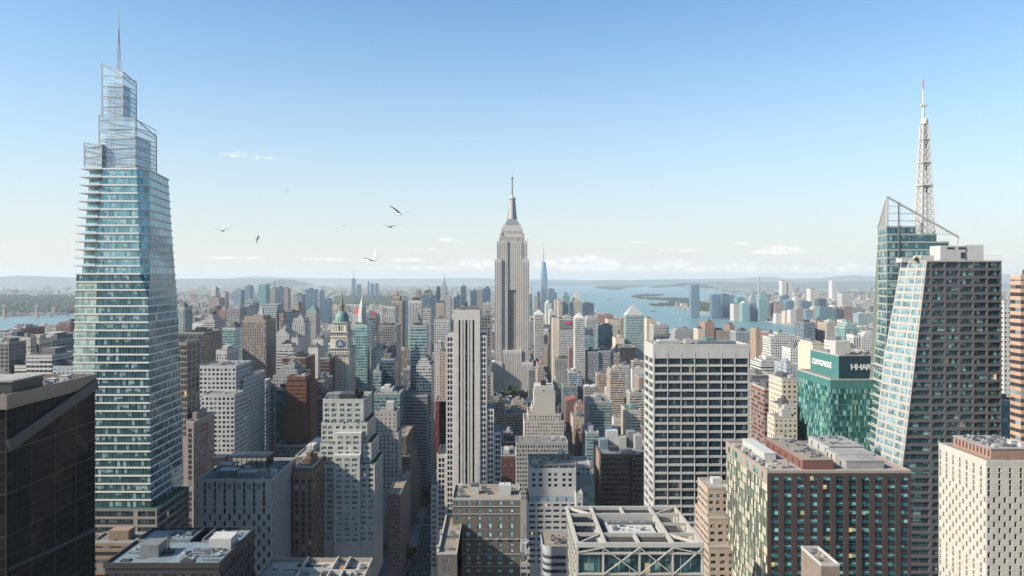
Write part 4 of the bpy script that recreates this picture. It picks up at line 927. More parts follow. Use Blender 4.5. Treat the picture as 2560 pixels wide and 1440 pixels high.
clutter(b.r, x0 + 4, x1 - 1, D1 + 3, D2 - 2, zt - .8, 10, 64, .6); t = MB(); t.rev(X(1404, 388), 388, [(2.2, zt - .8), (2.2, zt + .4), (1.6, zt + .4), (1.6, zt - .6)], 16); b.part('helipad_ring', t, M['roof_dark'])
occupy(x0, x1, D1, D2)
for (pa, pb, py, D, st, c, lk) in ((1303, 1324, 1378, 420, 'band', (.5, .5, .5), 'low white annexe squeezed between the brown brick block and the white office block'), (1300, 1318, 1410, 400, 'gridL', (.4, .42, .45), 'pale grey low annexe with stepped white roof in the gap beside the brick block')):
    bld('annexe', 'low building', '', pa, pb, py, D, 16, st, c, label=lk, roofm='roof_light')

# ---- diagrid office block with open steel roof frame
fw = solid('cream_painted_steel', (.5, .465, .42), .55, var=.09)
b = B('frame_building', 'dark glass block wrapped in a cream exposed frame with X-braces and an open-beamed roof', 'office building', X(1600, 260), 282, fw, glass('deep_green_glass', (.01, .035, .04), (.13, .2, .17), pb=.2, lit=.004, rough=.06, metal=.15, mw=.03, mcol=(.05, .07, .07)))
D1, D2 = 260.0, 302.0; x0, x1 = X(1443, D1), X(1757, D1); zt = Z(1357, D1); W = x1 - x0
zl = [zt - 1.2, Z(1383, D1), Z(1435, D1), Z(1487, D1), 60]
for za, zb in zip(zl, zl[1:]):
    n_ = 12; cols = [((k + .015) / n_, (k + .985) / n_) for k in range(n_)]
    b.patch(((x0 + .5, D1 + .5, zb), (x1 - .5, D1 + .5, zb), (x1 - .5, D1 + .5, za), (x0 + .5, D1 + .5, za)), cols, [(.03, .97)], rec=.1, nx=2, ny=max(1, round((za - zb) / 3.6)))
b.patch(((x0 + .5, D2, 60), (x0 + .5, D1 + .5, 60), (x0 + .5, D1 + .5, zt - 1.2), (x0 + .5, D2, zt - 1.2)), [((k + .02) / 10, (k + .98) / 10) for k in range(10)], [((k + .03) / 24, (k + .97) / 24) for k in range(24)], rec=.1, nx=2)
b.w.quad((x1 - .5, D1 + .5, 60), (x1 - .5, D2, 60), (x1 - .5, D2, zt - 1.2), (x1 - .5, D1 + .5, zt - 1.2)); b.w.quad((x1 - .5, D2, 60), (x0 + .5, D2, 60), (x0 + .5, D2, zt - 1.2), (x1 - .5, D2, zt - 1.2))
vx = [X(p, D1) for p in (1443, 1508, 1599, 1682, 1757)]
for a in vx: t = MB(); t.box(a - .32, a + .32, D1 - .2, D1 + .45, 60, zt - 1.4); b.part('column', t, fw)
for z in zl[1:4]: t = MB(); t.box(x0 - .3, x1 + .3, D1 - .3, D1 + .4, z - .35, z + .35, bot=True); b.part('floor_beam', t, fw)
zbot = Z(1435, D1)
for i, a in enumerate(vx[1:4]):
    if i < 2:
        c = vx[i + 2]
        for k in range(3):
            z1_, z0_ = zt - 1.5 - k * (zt - zbot), zbot - k * (zt - zbot)
            for p, q in (((a, z1_), (c, z0_)), ((a, z0_), (c, z1_))): t = MB(); t.bar((p[0], D1 - .45, p[1]), (q[0], D1 - .45, q[1]), .38, .38); b.part('diagonal_brace', t, fw)
for p, q in (((vx[3], zt - 1.5), (vx[4], Z(1384, D1))), ((vx[4], zt - 1.5), (vx[3], zbot)), ((vx[0], Z(1380, D1)), (vx[1], zt - 1.5))): t = MB(); t.bar((p[0], D1 - .45, p[1]), (q[0], D1 - .45, q[1]), .34, .34); b.part('diagonal_brace', t, fw)
for k in range(9):       # diagonal lattice on the west side
    d = D1 + 1 + k * 4.6; t = MB(); t.bar((x0 - .2, d, zt - 1.3), (x0 - .2, max(D1, d - 26), zt - 1.3 - min(26, d - D1) * 1.7), .3); t.bar((x0 - .2, d, zt - 1.3), (x0 - .2, min(D2, d + 26), zt - 1.3 - min(26, D2 - d) * 1.7), .3); b.part('side_brace', t, fw)
b.slab(x0 + .6, x1 - .6, D1 + .6, D2 - .1, zt - 9.5, solid('dark_deck', (.06, .065, .07), .8, var=.3)) if False else None
# open roof frame (beams) above a recessed deck
zd = zt - 1.25
def beam(xa, ya, xb, yb, w=.8, h=1.1, z=zt, name='roof_beam'):
    t = MB(); t.bar((xa, ya, z - h / 2), (xb, yb, z - h / 2), w, h); b.part(name, t, fw)
beam(x0, D1 + .1, x1, D1 + .1, .9, 1.5); beam(x0 + .1, D1 + .6, x0 + .1, D2, 1.0, 1.45); beam(x1 - .1, D1 + .6, x1 - .1, D2, 1.0, 1.45); beam(x0 + .8, D2 - .2, x1 - .8, D2 - .2, .8, 1.4)
ua, ub = x0 + W * .2235, x0 + W * .765
Dm0, Dm1 = D1 + 10.2, D2 - 9.5
beam(ua, D1 + .6, ua, D2 - .7, 1.05, 1.42); beam(ub, D1 + .6, ub, D2 - .7, 1.05, 1.42)
for d in (Dm0, Dm1): beam(ua + .8, d, ub - .8, d, .55, 1.35); beam(x0 + .8, d, ua - .8, d, .5, 1.2); beam(ub + .8, d, x1 - .8, d, .5, 1.2)
dm = (Dm0 + Dm1) / 2; beam(x0 + .8, dm, ua - .8, dm, .4, 1.1); beam(ub + .8, dm, x1 - .8, dm, .4, 1.1)
um = (ua + ub) / 2; beam(um, D1 + .6, um, Dm0 - .3, .9, 1.3); beam(um, Dm1 + .3, um, D2 - .7, .9, 1.3)
for (xa, ya, xb, yb) in ((x0 + .8, D1 + .8, ua - .8, Dm0 - .6), (x0 + .8, D2 - .8, ua - .8, Dm1 + .6), (x1 - .8, D1 + .8, ub + .8, Dm0 - .6), (x1 - .8, D2 - .8, ub + .8, Dm1 + .6)): beam(xa, ya, xb, yb, .6, 1.0, zt - .1)
t = MB(); zg = zt - 1.45
for (xa, xb, ya, yb) in ((x0 + .5, ua, D1 + .5, D2), (ub, x1 - .5, D1 + .5, D2), (ua, ub, Dm1, D2)): t.quad((xa, ya, zg - 5), (xb, ya, zg - 5), (xb, yb, zg - 5), (xa, yb, zg - 5))
b.part('terrace_floor', t, solid('terrace_floor_slate', (.08, .12, .12), .35, var=.3, scale=.3, streak=False))
t = MB(); t.quad((ua, Dm0, zg - 5), (ub, Dm0, zg - 5), (ub, Dm1, zg - 5), (ua, Dm1, zg - 5)); t.quad((ua + .7, Dm1 - .3, zg - 5), (ub - .7, Dm1 - .3, zg - 5), (ub - .7, Dm1 - .3, zg), (ua + .7, Dm1 - .3, zg)); t.quad((ua + .7, Dm0 + .3, zg - 5), (ua + .7, Dm1, zg - 5), (ua + .7, Dm1, zg), (ua + .7, Dm0 + .3, zg)); t.quad((ub - .7, Dm1, zg - 5), (ub - .7, Dm0 + .3, zg - 5), (ub - .7, Dm0 + .3, zg), (ub - .7, Dm1, zg))
b.part('light_court', t, M['conc'])
for k in range(2):       # slatted louvre decks along the front
    xa, xb = (ua + .9, um - .7) if k == 0 else (um + .7, ub - .9); t = MB()
    for q in range(11): y = D1 + 1.2 + q * .82; t.box(xa, xb, y, y + .5, zt - 1.5, zt - 1.35, bot=True)
    b.part('louvre_deck', t, solid('brown_louvres', (.09, .075, .07), .6, var=.15) if k == 0 else bpy.data.materials['brown_louvres'])
for k in range(2):
    y0_, y1_ = (Dm0 + .4, dm - .3) if k == 0 else (dm + .3, Dm1 - .4); t = MB()
    for q in range(12): t.box(ub + 1, ub + 5.5, y0_ + q * .85, y0_ + q * .85 + .5, zt - 1.5, zt - 1.35, bot=True)
    b.part('louvre_deck', t, bpy.data.materials['brown_louvres'])
xa, xb = ua + 3.3, ub - 2.2; t = MB(); t.box(xa, xb, Dm0 + 5.5, Dm1 - 1.2, zg - 5, zg - 1.0, top=False); b.face('front', xa, xb, Dm0 + 5.45, Dm0 + 5.45, zg - 5, zg - 1.0, n=10, cw=.3, fl=3.2, h0=.15, h1=.8, top=.5, nx=1)
b.part('penthouse', t, M['conc']); b.slab(xa, xb, Dm0 + 5.4, Dm1 - 3, zg - .95, M['white'], 'penthouse_roof'); b.slab(ua + .8, xa - .4, Dm0 + 1, Dm1 - 3, zg - 3.5, M['roof_blue'], 'court_roof')
for k in range(4): unit('rooftop_unit', b.r, xa + 3 + k * 4.6, Dm1 - 5, zg - .95, 3.6, 2, 1.3)
clutter(b.r, xa + 1, xb - 1, Dm0 + 8, Dm1 - 7, zg - .95, 7, 70, .5); clutter(b.r, x0 + 2, ua - 2, D1 + 3, D2 - 3, zg - 5, 12, 71, .6); clutter(b.r, ub + 2, x1 - 2, D1 + 3, D2 - 3, zg - 5, 10, 72, .5)
b.done(); occupy(x0, x1, D1, D2)

# ---- brown gridded building
b = B('office_block', 'dark brown gridded office block with a pinkish lit flank and pale rooftop huts', 'office building', X(1550, 520), 540, M['brick_r'], gl['slot'])
b.wm = solid('brown_granite_grid', (.17, .105, .08), .8, var=.12); D1, D2 = 520.0, 563.0
x0, x1 = X(1503, D1), X(1626, D1); zt = Z(1139, D1)
b.face('front', x0, X(1573, D1), D1, D1, 40, zt, n=11, cw=.68, fl=3.45, h0=.2, h1=.85, top=1, bot=70, rec=.5, nx=1)
b.face('front', X(1581, D1), x1, D1, D1, 40, zt - 1, n=6, cw=.62, fl=3.45, h0=.2, h1=.85, top=1, bot=70, rec=.5, nx=1)
b.w.quad((X(1573, D1), D1 + 2, 40), (X(1581, D1), D1 + 2, 40), (X(1581, D1), D1 + 2, zt), (X(1573, D1), D1 + 2, zt)); b.w.quad((X(1573, D1), D1, 40), (X(1573, D1), D1 + 2, 40), (X(1573, D1), D1 + 2, zt), (X(1573, D1), D1, zt)); b.w.quad((X(1581, D1), D1 + 2, 40), (X(1581, D1), D1, 40), (X(1581, D1), D1, zt), (X(1581, D1), D1 + 2, zt))
t = MB(); t.quad((x0, D2, 40), (x0, D1, 40), (x0, D1, zt), (x0, D2, zt)); b.part('flank_wall', t, solid('pinkish_flank_brick', (.33, .22, .18), .9, var=.1)); b.face('right', x0, x1, D1, D2, 40, zt); b.face('back', x0, x1, D1, D2, 40, zt)
b.slab(x0 + .4, x1 - .4, D1 + 2.1, D2 - .4, zt - .6, M['roof_blue']); parapet(b.r, x0, x1, D1 + 2, D2, zt - .6, 1.3, .4, b.wm)
for (pa, pb, d, dep, h, mm) in ((1500, 1520, 540, 10, 7, 'roof_blue'), (1516, 1545, 548, 10, 12, 'metal_w'), (1548, 1566, 545, 8, 8, 'conc'), (1570, 1590, 548, 10, 11, 'metal_g'), (1588, 1606, 540, 14, 10, 'roof_light'), (1525, 1548, 535, 6, 3, 'metal_d'), (1552, 1580, 530, 6, 2.5, 'metal_g')): rbox(b, 'roof_hut', pa, pb, d, dep, zt - .6, h, M[mm])
clutter(b.r, x0 + 1, x1 - 1, D1 + 4, D1 + 14, zt - .6, 12, 75, .7)
b.done(); occupy(x0, x1, D1, D2)

# ---- big white-framed office slab
b = B('office_tower', 'large white-framed office slab with wide dark ribbon windows in seven bays', 'skyscraper', X(1750, 390), 402, M['white'], glass('ribbon_office_glass', (.008, .018, .027), (.12, .15, .15), pb=.14, lit=.004, rough=.06, metal=.15, mw=.07, mcol=(.03, .035, .04), litcol=(1, .6, .2), part=True))
b.wm = solid('white_precast', (.53, .51, .485), .8, var=.07, panel=(3.4, 50)); D1, D2 = 390.0, 415.0
x0, x1 = X(1633, D1), X(1874, D1); zt = Z(861, D1)
b.block(x0, x1, D1, D2, 40, zt, front=dict(n=7, cw=.96, fl=4.25, h0=.0, h1=.72, top=6.0, bot=75, nx=5, rec=.5, marg=.6), left=dict(n=2, cw=.88, fl=4.25, h0=.0, h1=.66, top=6.0, bot=75, nx=6, rec=.7, marg=.6), right=dict(n=2, cw=.88, fl=4.25, h0=.0, h1=.66, top=6, bot=160, nx=6))
for k in range(8): t = MB(); xx = x0 + .6 + k * (x1 - x0 - 1.2) / 7; t.box(xx - .13, xx + .13, D1 - .14, D1, 40, zt - 4.2); b.part('pier', t, M['white'])
b.slab(x0 + .5, x1 - .5, D1 + .5, D2 - .5, zt - 1.2, M['roof_tan']); parapet(b.r, x0, x1, D1, D2, zt - 1.2, 1.25, .5, b.wm)
rbox(b, 'plant_room', 1648, 1700, 398, 8, zt - 1.2, 2.6, M['conc']); rbox(b, 'plant_room', 1745, 1840, 398, 10, zt - 1.2, 2.2, M['metal_g']); rbox(b, 'plant_room', 1765, 1785, 400, 6, zt + 1, 1.8, M['copper'])
clutter(b.r, x0 + 1, x1 - 1, D1 + 1, D2 - 2, zt - 1.2, 34, 81, .8)
b.done(); occupy(x0, x1, D1, D2)

# ---- slim tan stepped block
b = B('office_block', 'slim tan block with ribbon windows on its lit side, stepping forward twice', 'office building', X(1788, 355), 360, M['conc'], gl['win'])
b.wm = solid('tan_stucco', (.48, .38, .3), .85, var=.08); x0, x1 = X(1769, 358), X(1822, 358)
for (py, D, xa) in ((1220, 358, 1769), (1296, 352, 1771), (1368, 347, 1772)):
    z = Z(py, D); zn = {1220: Z(1296, 352) - 1, 1296: Z(1368, 347) - 1, 1368: 60}[py]
    b.block(X(xa, D), x1, D, 376, zn, z, front=dict(n=3, cw=.55, fl=3.2, h0=.3, h1=.78, top=2.2, bot=zn), left=dict(n=3, cw=.9, fl=3.2, h0=.32, h1=.74, top=2.2, bot=zn, nx=6))
    b.slab(X(xa, D) + .2, x1 - .2, D + .2, 375.8, z - .5, M['roof_light']); parapet(b.r, X(xa, D) - .1, x1 + .1, D - .1, D + 5 if py != 1220 else 376, z - .5, .9, .3, b.wm)
rbox(b, 'tank_house', 1782, 1806, 366, 5, Z(1220, 358) - .5, 2.8, M['white']); b.done(); occupy(x0, x1, 347, 376)
# ================================================================ right-hand foreground
# ---- brown pier block with lit glass flank
b = B('apartment_block', 'wide dark brown block with columns of teal and amber windows and a sunlit chequered flank', 'apartment building', X(2098, 300), 327, M['brick_r'], glass('teal_stack_windows', (.012, .05, .06), (.22, .42, .4), pb=.5, lit=.04, rough=.08, mw=.05, mcol=(.03, .06, .06), litcol=(1, .58, .12)))
b.wm = solid('aubergine_brick', (.062, .038, .036), .85, var=.12, panel=(30, 3.4)); D1, D2 = 300.0, 355.0
x0, x1 = X(1918, D1), X(2278, D1); zt = Z(1177, D1); w_ = x1 - x0
cs = [(1928 + 32.4 * k, 1947 + 32.4 * k) for k in range(11)]; cols = [((a - 1918) / 360, (c - 1918) / 360) for a, c in cs]
rows = []
Hh = zt - 50; z = zt - 2.0
while z - 3.4 > 75: rows.append(((z - 1.9 - 50) / Hh, (z - .25 - 50) / Hh)); z -= 3.4
nr = len(rows); lo = rows[-1][0] - .005; hi = rows[0][1]
n0 = len(b.p); b.patch(((x0, D1, 50), (x1, D1, 50), (x1, D1, zt), (x0, D1, zt)), cols, [(lo, hi)], rec=.5); strips_ = b.p[n0:]; del b.p[n0:]
spm = solid('dark_teal_spandrel', (.008, .022, .028), .2, var=.2)
for q, _, _, _ in strips_: t = MB(); t.quad(*q); b.part('spandrel_strip', t, spm)
for (a, c) in cols:
    xa, xb = x0 + a * w_, x0 + c * w_
    for k in range(nr):
        zz = zt - 2.0 - k * 3.4; b.p.append(((Vector((xa, D1 + .42, zz - 1.9)), Vector((xb, D1 + .42, zz - 1.9)), Vector((xb, D1 + .42, zz - .25)), Vector((xa, D1 + .42, zz - .25))), 2, 1, b.pane))
        b.w.box(xa + .01, xb - .01, D1 + .1, D1 + .49, zz - 3.2, zz - 3.08, bot=True)
flank = glass('chequered_flank_glass', (.03, .045, .035), (.5, .47, .38), pb=.46, rough=.15, metal=.0, mw=.06, mcol=(.22, .2, .15), mh=.05, part=False, vary=1.0)
zf_ = zt - 5.2
b.patch(((x0, D2, 50), (x0, D1, 50), (x0, D1, zf_), (x0, D2, zf_)), [((k + .015) / 14, (k + .985) / 14) for k in range(14)], [((k + .04) / 36, (k + .96) / 36) for k in range(36)], rec=.12, nx=2, pane=flank)
cap = solid('tan_parapet_stone', (.36, .3, .25), .85, var=.12); fz = MB(); b.patch(((x0, D2, zf_), (x0, D1, zf_), (x0, D1, zt), (x0, D2, zt)), [(.06, .12), (.19, .32), (.42, .47), (.55, .6), (.7, .8), (.88, .91)], [(.15, .7)], rec=.4, nx=3, mb=fz); b.part('flank_frieze', fz, cap)
t = MB(); t.quad((x0 - .03, D2, zf_), (x0 - .03, D2 - .01, zf_), (x0 - .03, D2 - .01, zf_), (x0 - .03, D2, zf_)) if False else None
b.w.quad((x1, D1, 50), (x1, D2, 50), (x1, D2, zt), (x1, D1, zt)); b.w.quad((x1, D2, 50), (x0, D2, 50), (x0, D2, zt), (x1, D2, zt))
zr = zt - .9; b.slab(x0 + .5, x1 - .5, D1 + .5, D2 - .5, zr, solid('taupe_roof_membrane', (.36, .31, .29), .9, var=.2, scale=.12, streak=False)); parapet(b.r, x0, x1, D1, D2, zr, 1.05, .45, cap)
def roofbox(name, u0, u1, v0, v1, h, mat, rm=None, holes=0):
    xa, xb, ya, yb = x0 + u0 * w_, x0 + u1 * w_, D1 + v0 * 55, D1 + v1 * 55
    t = MB(); t.box(xa, xb, ya, yb, zr, zr + h); b.part(name, t, mat)
    if rm: t = MB(); t.box(xa - .15, xb + .15, ya - .15, yb + .15, zr + h, zr + h + .3, bot=True); b.part('hut_roof', t, rm)
    for k in range(holes): t = MB(); y = ya + (k + .5) * (yb - ya) / holes; t.box(xa - .08, xa, y - .5, y + .5, zr + .3, zr + h * .7); b.part('door', t, M['metal_d'])
roofbox('white_hut', .115, .20, .40, .93, 2.6, M['white'], M['metal_w']); roofbox('brick_hut', .285, .50, .1, .88, 3.7, solid('dull_red_hut_brick', (.2, .08, .065), .9, var=.15), M['roof_tan'], 6)
roofbox('hut', .47, .53, .42, .7, 3.6, M['conc']); roofbox('hut', .41, .46, .62, .98, 3.4, M['conc'], M['roof_light']); roofbox('grey_hut', .60, .87, .12, .3, 3, M['roof_light'], M['roof_light'], 1); roofbox('grey_hut', .62, .90, .3, .52, 3.3, M['conc'], M['roof_light'], 3); roofbox('grey_hut', .66, .93, .55, .95, 3.6, M['conc'], M['roof_light'], 3)
clutter(b.r, x0 + 1, x0 + 5, D1 + 3, D2 - 3, zr, 26, 91, .55); clutter(b.r, x0 + .3 * w_, x0 + .5 * w_, D1 + 8, D1 + 46, zr + 4.0, 16, 92, .6, kinds=('rooftop_unit', 'vent_pipe', 'duct', 'cooling_tower')); clutter(b.r, x0 + .68 * w_, x0 + .88 * w_, D1 + 32, D1 + 50, zr + 3.9, 10, 93, .5, kinds=('rooftop_unit', 'vent_pipe', 'duct')); clutter(b.r, x0 + .1 * w_, x0 + .27 * w_, D1 + 2, D1 + 20, zr, 5, 94, .5)
clutter(b.r, x0 + .51 * w_, x0 + .58 * w_, D1 + 2, D1 + 50, zr, 8, 95, .5); unit('antenna', b.r, x0 + .2 * w_, D1 + 8, zr, 3, 3, 3.5); unit('antenna', b.r, x0 + .46 * w_, D1 + 51, zr, 4, 4, 6)
b.done(); occupy(x0, x1, D1, D2)

# small brick corner at the bottom edge in front of it
b = B('brick_building', 'small tan brick roof corner at the bottom edge in front of the wide brown block', 'low building', X(2075, 240), 255, M['conc']); b.wm = solid('tan_brick_courses', (.26, .2, .16), .9, var=.2, panel=(1.2, .6))
xa, xb, z = X(2053, 240), X(2099, 240), Z(1411, 240); b.block(xa, xb, 240, 256, 60, z); b.slab(xa + .3, xb - .3, 240.3, 255.7, z - .6, M['roof_tan']); parapet(b.r, xa, xb, 240, 256, z - .6, .8, .35, M['white']); clutter(b.r, xa + 1, xb - 1, 243, 254, z - .6, 5, 3, .5); b.done()

# ---- white block with chequered slot windows, brick penthouse
b = B('apartment_block', 'cream white block with staggered slot windows and a pink brick penthouse, at the lower right', 'apartment building', X(2530, 230), 242, M['white'], gl['slot'])
b.wm = solid('cream_white_panels', (.55, .51, .45), .85, var=.07, panel=(1.9, 1.85)); D1, D2 = 230.0, 255.0
x0, x1 = X(2466, D1), X(2640, D1); zt = Z(1153, D1)
def chk(P, N_, w, seedk):
    P = [Vector(q) for q in P]; Hh = P[3].z - P[0].z; rows = []; kind = []; z = zt - 1.6; k = 0
    while z - 1.75 > P[0].z + 3:
        tall = k in (0, 1, 2, 3, 16, 17, 18, 19)
        rows.append(((z - 1.72 - P[0].z) / Hh, (z - (.45 if tall and k % 2 == 0 else .1) - P[0].z) / Hh)); kind.append((k, tall)); z -= 1.85; k += 1
    rows = rows[::-1]; kind = kind[::-1]
    cols = [((i + .5 - w / 2) / N_, (i + .5 + w / 2) / N_) for i in range(N_)]
    def keep(i, j):
        k, tall = kind[j]
        return (i % 2 == 0) if tall else ((i + k) % 2 == 0)
    b.patch(P, cols, rows, rec=.4, keep=keep, nx=1)
chk(((x0, D1, 100), (x1, D1, 100), (x1, D1, zt), (x0, D1, zt)), 13, .52, 1)
chk(((x0, D2, 100), (x0, D1, 100), (x0, D1, zt), (x0, D2, zt)), 14, .5, 2)
b.w.box(x0, x1, D1, D2, 0, 100, top=False); b.w.quad((x1, D2, 100), (x0, D2, 100), (x0, D2, zt), (x1, D2, zt)); b.w.quad((x1, D1, 100), (x1, D2, 100), (x1, D2, zt), (x1, D1, zt))
b.slab(x0 + .4, x1 - .4, D1 + .4, D2 - .4, zt - .6, M['roof_tan']); parapet(b.r, x0, x1, D1, D2, zt - .6, .8, .35, b.wm)
pk = solid('pink_brick', (.36, .21, .165), .9, var=.12); t = MB(); xa, ya, yb = X(2475, 235), 234.5, 254; t.box(xa, x1 - 2, ya, yb, zt - .6, zt + 2.6); b.part('penthouse', t, pk)
t = MB(); t.box(xa - .2, x1 - 1.8, ya - .2, yb + .2, zt + 2.6, zt + 2.9, bot=True); b.part('penthouse_roof', t, M['roof_light'])
for k in range(10): t = MB(); y = ya + .8 + k * 1.85; t.box(xa - .06, xa, y, y + .6, zt + .2, zt + 2.1); b.part('penthouse_window', t, M['metal_d'])
clutter(b.r, xa + 1, x1 - 3, ya + 1, yb - 1, zt + 2.9, 30, 97, .55); clutter(b.r, x0 + 1, x1 - 2, D1 + .8, ya - .3, zt - .6, 5, 98, .45, kinds=('vent_pipe', 'duct'))
b.done(); occupy(x0, x1, D1, D2)

# ---- leaning glass tower: west face widens downward
stn = solid('grey_stone_frame', (.125, .118, .118), .7, var=.1); stl = solid('cream_stone_frame', (.46, .44, .4), .7, var=.06)
b = B('glass_tower', 'dark gridded glass tower with a cream, outward-sloping western facade and white rooftop huts', 'skyscraper', X(2400, 400), 418, stn, glass('blue_grid_glass', (.012, .03, .04), (.2, .32, .32), pb=.35, lit=.003, rough=.06, metal=.3, mw=.05, mcol=(.06, .08, .08), litcol=(1, .62, .3)))
D1, D2 = 400.0, 426.0; zt = Z(654, D1); zb = 40.0
xr = X(2504, D1)
def xc(z): py = HY + (H - z) * F / D1; return X(2317 - (py - 654) * .119, D1)      # front corner line
def xw(z):                                                                        # back-west line at D2
    py = HY + (H - z) * F / D2; return X(2252 - (py - 658) * (.178 if py < 900 else .0) - (0 if py < 900 else 43 + (py - 900) * .105), D2)
levels = [zt - k * 4.2 for k in range(53)]
for k, (za, zb_) in enumerate(zip(levels, levels[1:])):
    if zb_ < 36: break
    P = ((xc(zb_), D1, zb_), (xr, D1, zb_), (xr, D1, za), (xc(za), D1, za)); wd = xr - xc(za)
    ncol = 6 + (1 if k > 14 else 0) + (1 if k > 30 else 0)
    first = (wd - 5 * 7.35) / wd
    cols = [(.012, max(.03, first - .02))] if first > .06 else []
    cols += [(first + (i + .06) * (1 - first) / 5, first + (i + .92) * (1 - first) / 5) for i in range(5)]
    b.patch(P, cols, [(.2, .86)], rec=.7, nx=4, pane=b.pane)
    P2 = ((xw(zb_), D2, zb_), (xc(zb_), D1, zb_), (xc(za), D1, za), (xw(za), D2, za))
    side = b.__dict__.setdefault('sw', MB())
    b.patch(P2, [(.04, .27), (.33, .62), (.68, .88), (.925, .98)], [(.24, .88)], rec=.25, nx=3, pane=gl['winL'] if 'winL' in gl else gl.setdefault('winL', glass('pale_blue_windows', (.075, .13, .155), (.2, .28, .29), pb=.6, rough=.12, metal=.3, mw=.05, mcol=(.3, .3, .28))), mb=side)
b.part('west_wall', b.sw, stl)
b.w.quad((xr, D1, 36), (xr, D2, 36), (xr, D2, zt), (xr, D1, zt)); b.w.quad((xr, D2, 36), (xw(36), D2, 36), (xw(zt), D2, zt), (xr, D2, zt)); b.w.box(xc(36), xr, D1, D2, 0, 36, top=False)
b.part('roof', (lambda t: (t.quad((xc(zt), D1, zt - .1), (xr, D1, zt - .1), (xr, D2, zt - .1), (xw(zt), D2, zt - .1)), t)[1])(MB()), M['roof_light'])
t = MB(); t.bar((xc(zt), D1, zt + .3), (xr, D1, zt + .3), .5, .7); t.bar((xw(zt), D2, zt + .3), (xc(zt), D1, zt + .3), .5, .7); b.part('parapet', t, stl)
rbox(b, 'roof_hut', 2351, 2413, 404, 10, zt, 8.6, M['white']); rbox(b, 'roof_hut', 2413.5, 2459, 404.5, 10, zt, 9.0, M['metal_w']); rbox(b, 'roof_hut', 2303, 2354, 410, 8, zt, 3.6, M['white']); rbox(b, 'roof_hut', 2254, 2290, 418, 6, zt, 2.4, M['white'])
for (pa, pb, ya, yb) in ((2368, 2386, 623, 618), (2396, 2414, 623, 618), (2402, 2412, 646, 631)): t = MB(); t.box(X(pa, 404), X(pb, 404), 403.9, 404, Z(ya, 404), Z(yb, 404)); b.part('hut_window', t, M['metal_d'])
t = MB()
for k in range(10): xx = X(2462 + k * 4.5, 402); t.bar((xx, 402, zt), (xx, 402, zt + 3.2), .08)
t.bar((X(2462, 402), 402, zt + 3.2), (X(2503, 402), 402, zt + 3.2), .1); t.bar((X(2462, 402), 402, zt + 1.6), (X(2503, 402), 402, zt + 1.6), .08); b.part('railing', t, M['metal_w'])
t = MB(); rg = random.Random(3); cx, cyy = X(2292, 408), 408
for k in range(80):
    q = Vector((cx + rg.gauss(0, .8), cyy + rg.gauss(0, .8), zt + 1.4 + rg.gauss(0, .7))); a = Vector((rg.gauss(0, 1), rg.gauss(0, 1), rg.gauss(0, 1))).normalized() * .3; c = a.orthogonal(); t.quad(q - a - c, q + a - c, q + a + c, q - a + c)
b.part('roof_shrub', t, M['forest'])
clutter(b.r, X(2465, 403), X(2500, 403), 403, 410, zt, 5, 101, .6); b.done(); occupy(X(2180, D1), xr, D1, D2)

# ---- glass tower with triangular glass sail and white lattice mast
b = B('glass_tower', 'teal glass tower with a triangular white screen on top and a tall white lattice mast', 'skyscraper', X(2280, 480), 498, stn, gl['teal'])
b.wm = solid('pale_green_bands', (.42, .45, .4), .6, var=.06); D1, D2 = 480.0, 502.0
xf = X(2217, D1); xr = X(2372, D1)
def xl(z): py = HY + (H - z) * F / D2; return X(2194 - (0 if py < 780 else (py - 780) * .07), D2)
def xf_(z): py = HY + (H - z) * F / D1; return X(2217 - (0 if py < 780 else (py - 780) * .05), D1)
tops = [(2217, 2290, 565), (2290, 2342, 583), (2342, 2373, 602)]; ztop = Z(565, D1)
zlv = [ztop - k * 4.9 for k in range(52)]
for k, (za, zb_) in enumerate(zip(zlv, zlv[1:])):
    if zb_ < 10: break
    xr_ = X(2290, D1) if k == 0 else (X(2342, D1) if k in (1,) else X(2373, D1))
    b.patch(((xf_(zb_), D1, zb_), (xr_, D1, zb_), (xr_, D1, za), (xf_(za), D1, za)), [(.01, .99)], [(.02, .8)], rec=.25, nx=int((xr_ - xf) / 1.6))
    b.patch(((xl(zb_), D2, zb_), (xf_(zb_), D1, zb_), (xf_(za), D1, za), (xl(za), D2, za)), [(.02, .98)], [(.02, .8)], rec=.25, nx=8)
    b.w.quad((xl(zb_), D2, zb_ + 4.9), (xr_, D2, zb_ + 4.9), (xr_, D2, zb_ + 4.9), (xl(zb_), D2, zb_ + 4.9)) if False else None
    if k < 3: b.w.quad((xf_(za), D1 + .1, za), (xr_, D1 + .1, za), (xr_, D2, za), (xl(za), D2, za))
    if za < Z(900, D1) and k % 2 == 0: t = MB(); t.bar((xl(zb_) - 1.6, D2 + .2, zb_ + 4), (xf_(zb_) - .4, D1 - .3, zb_ + 4), .5, .6); b.part('sunshade', t, M['metal_w'])
b.w.quad((xr, D1, 5), (xr, D2, 5), (xr, D2, Z(602, D1)), (xr, D1, Z(602, D1))); b.w.quad((xr, D2, 5), (xl(5), D2, 5), (xl(ztop), D2, Z(602, D1)), (xr, D2, Z(602, D1)))
t = MB(); t.box(X(2246, D1) - .35, X(2246, D1) + .35, D1 - .5, D1, 20, ztop + 15); b.part('mullion_pier', t, M['metal_g'])
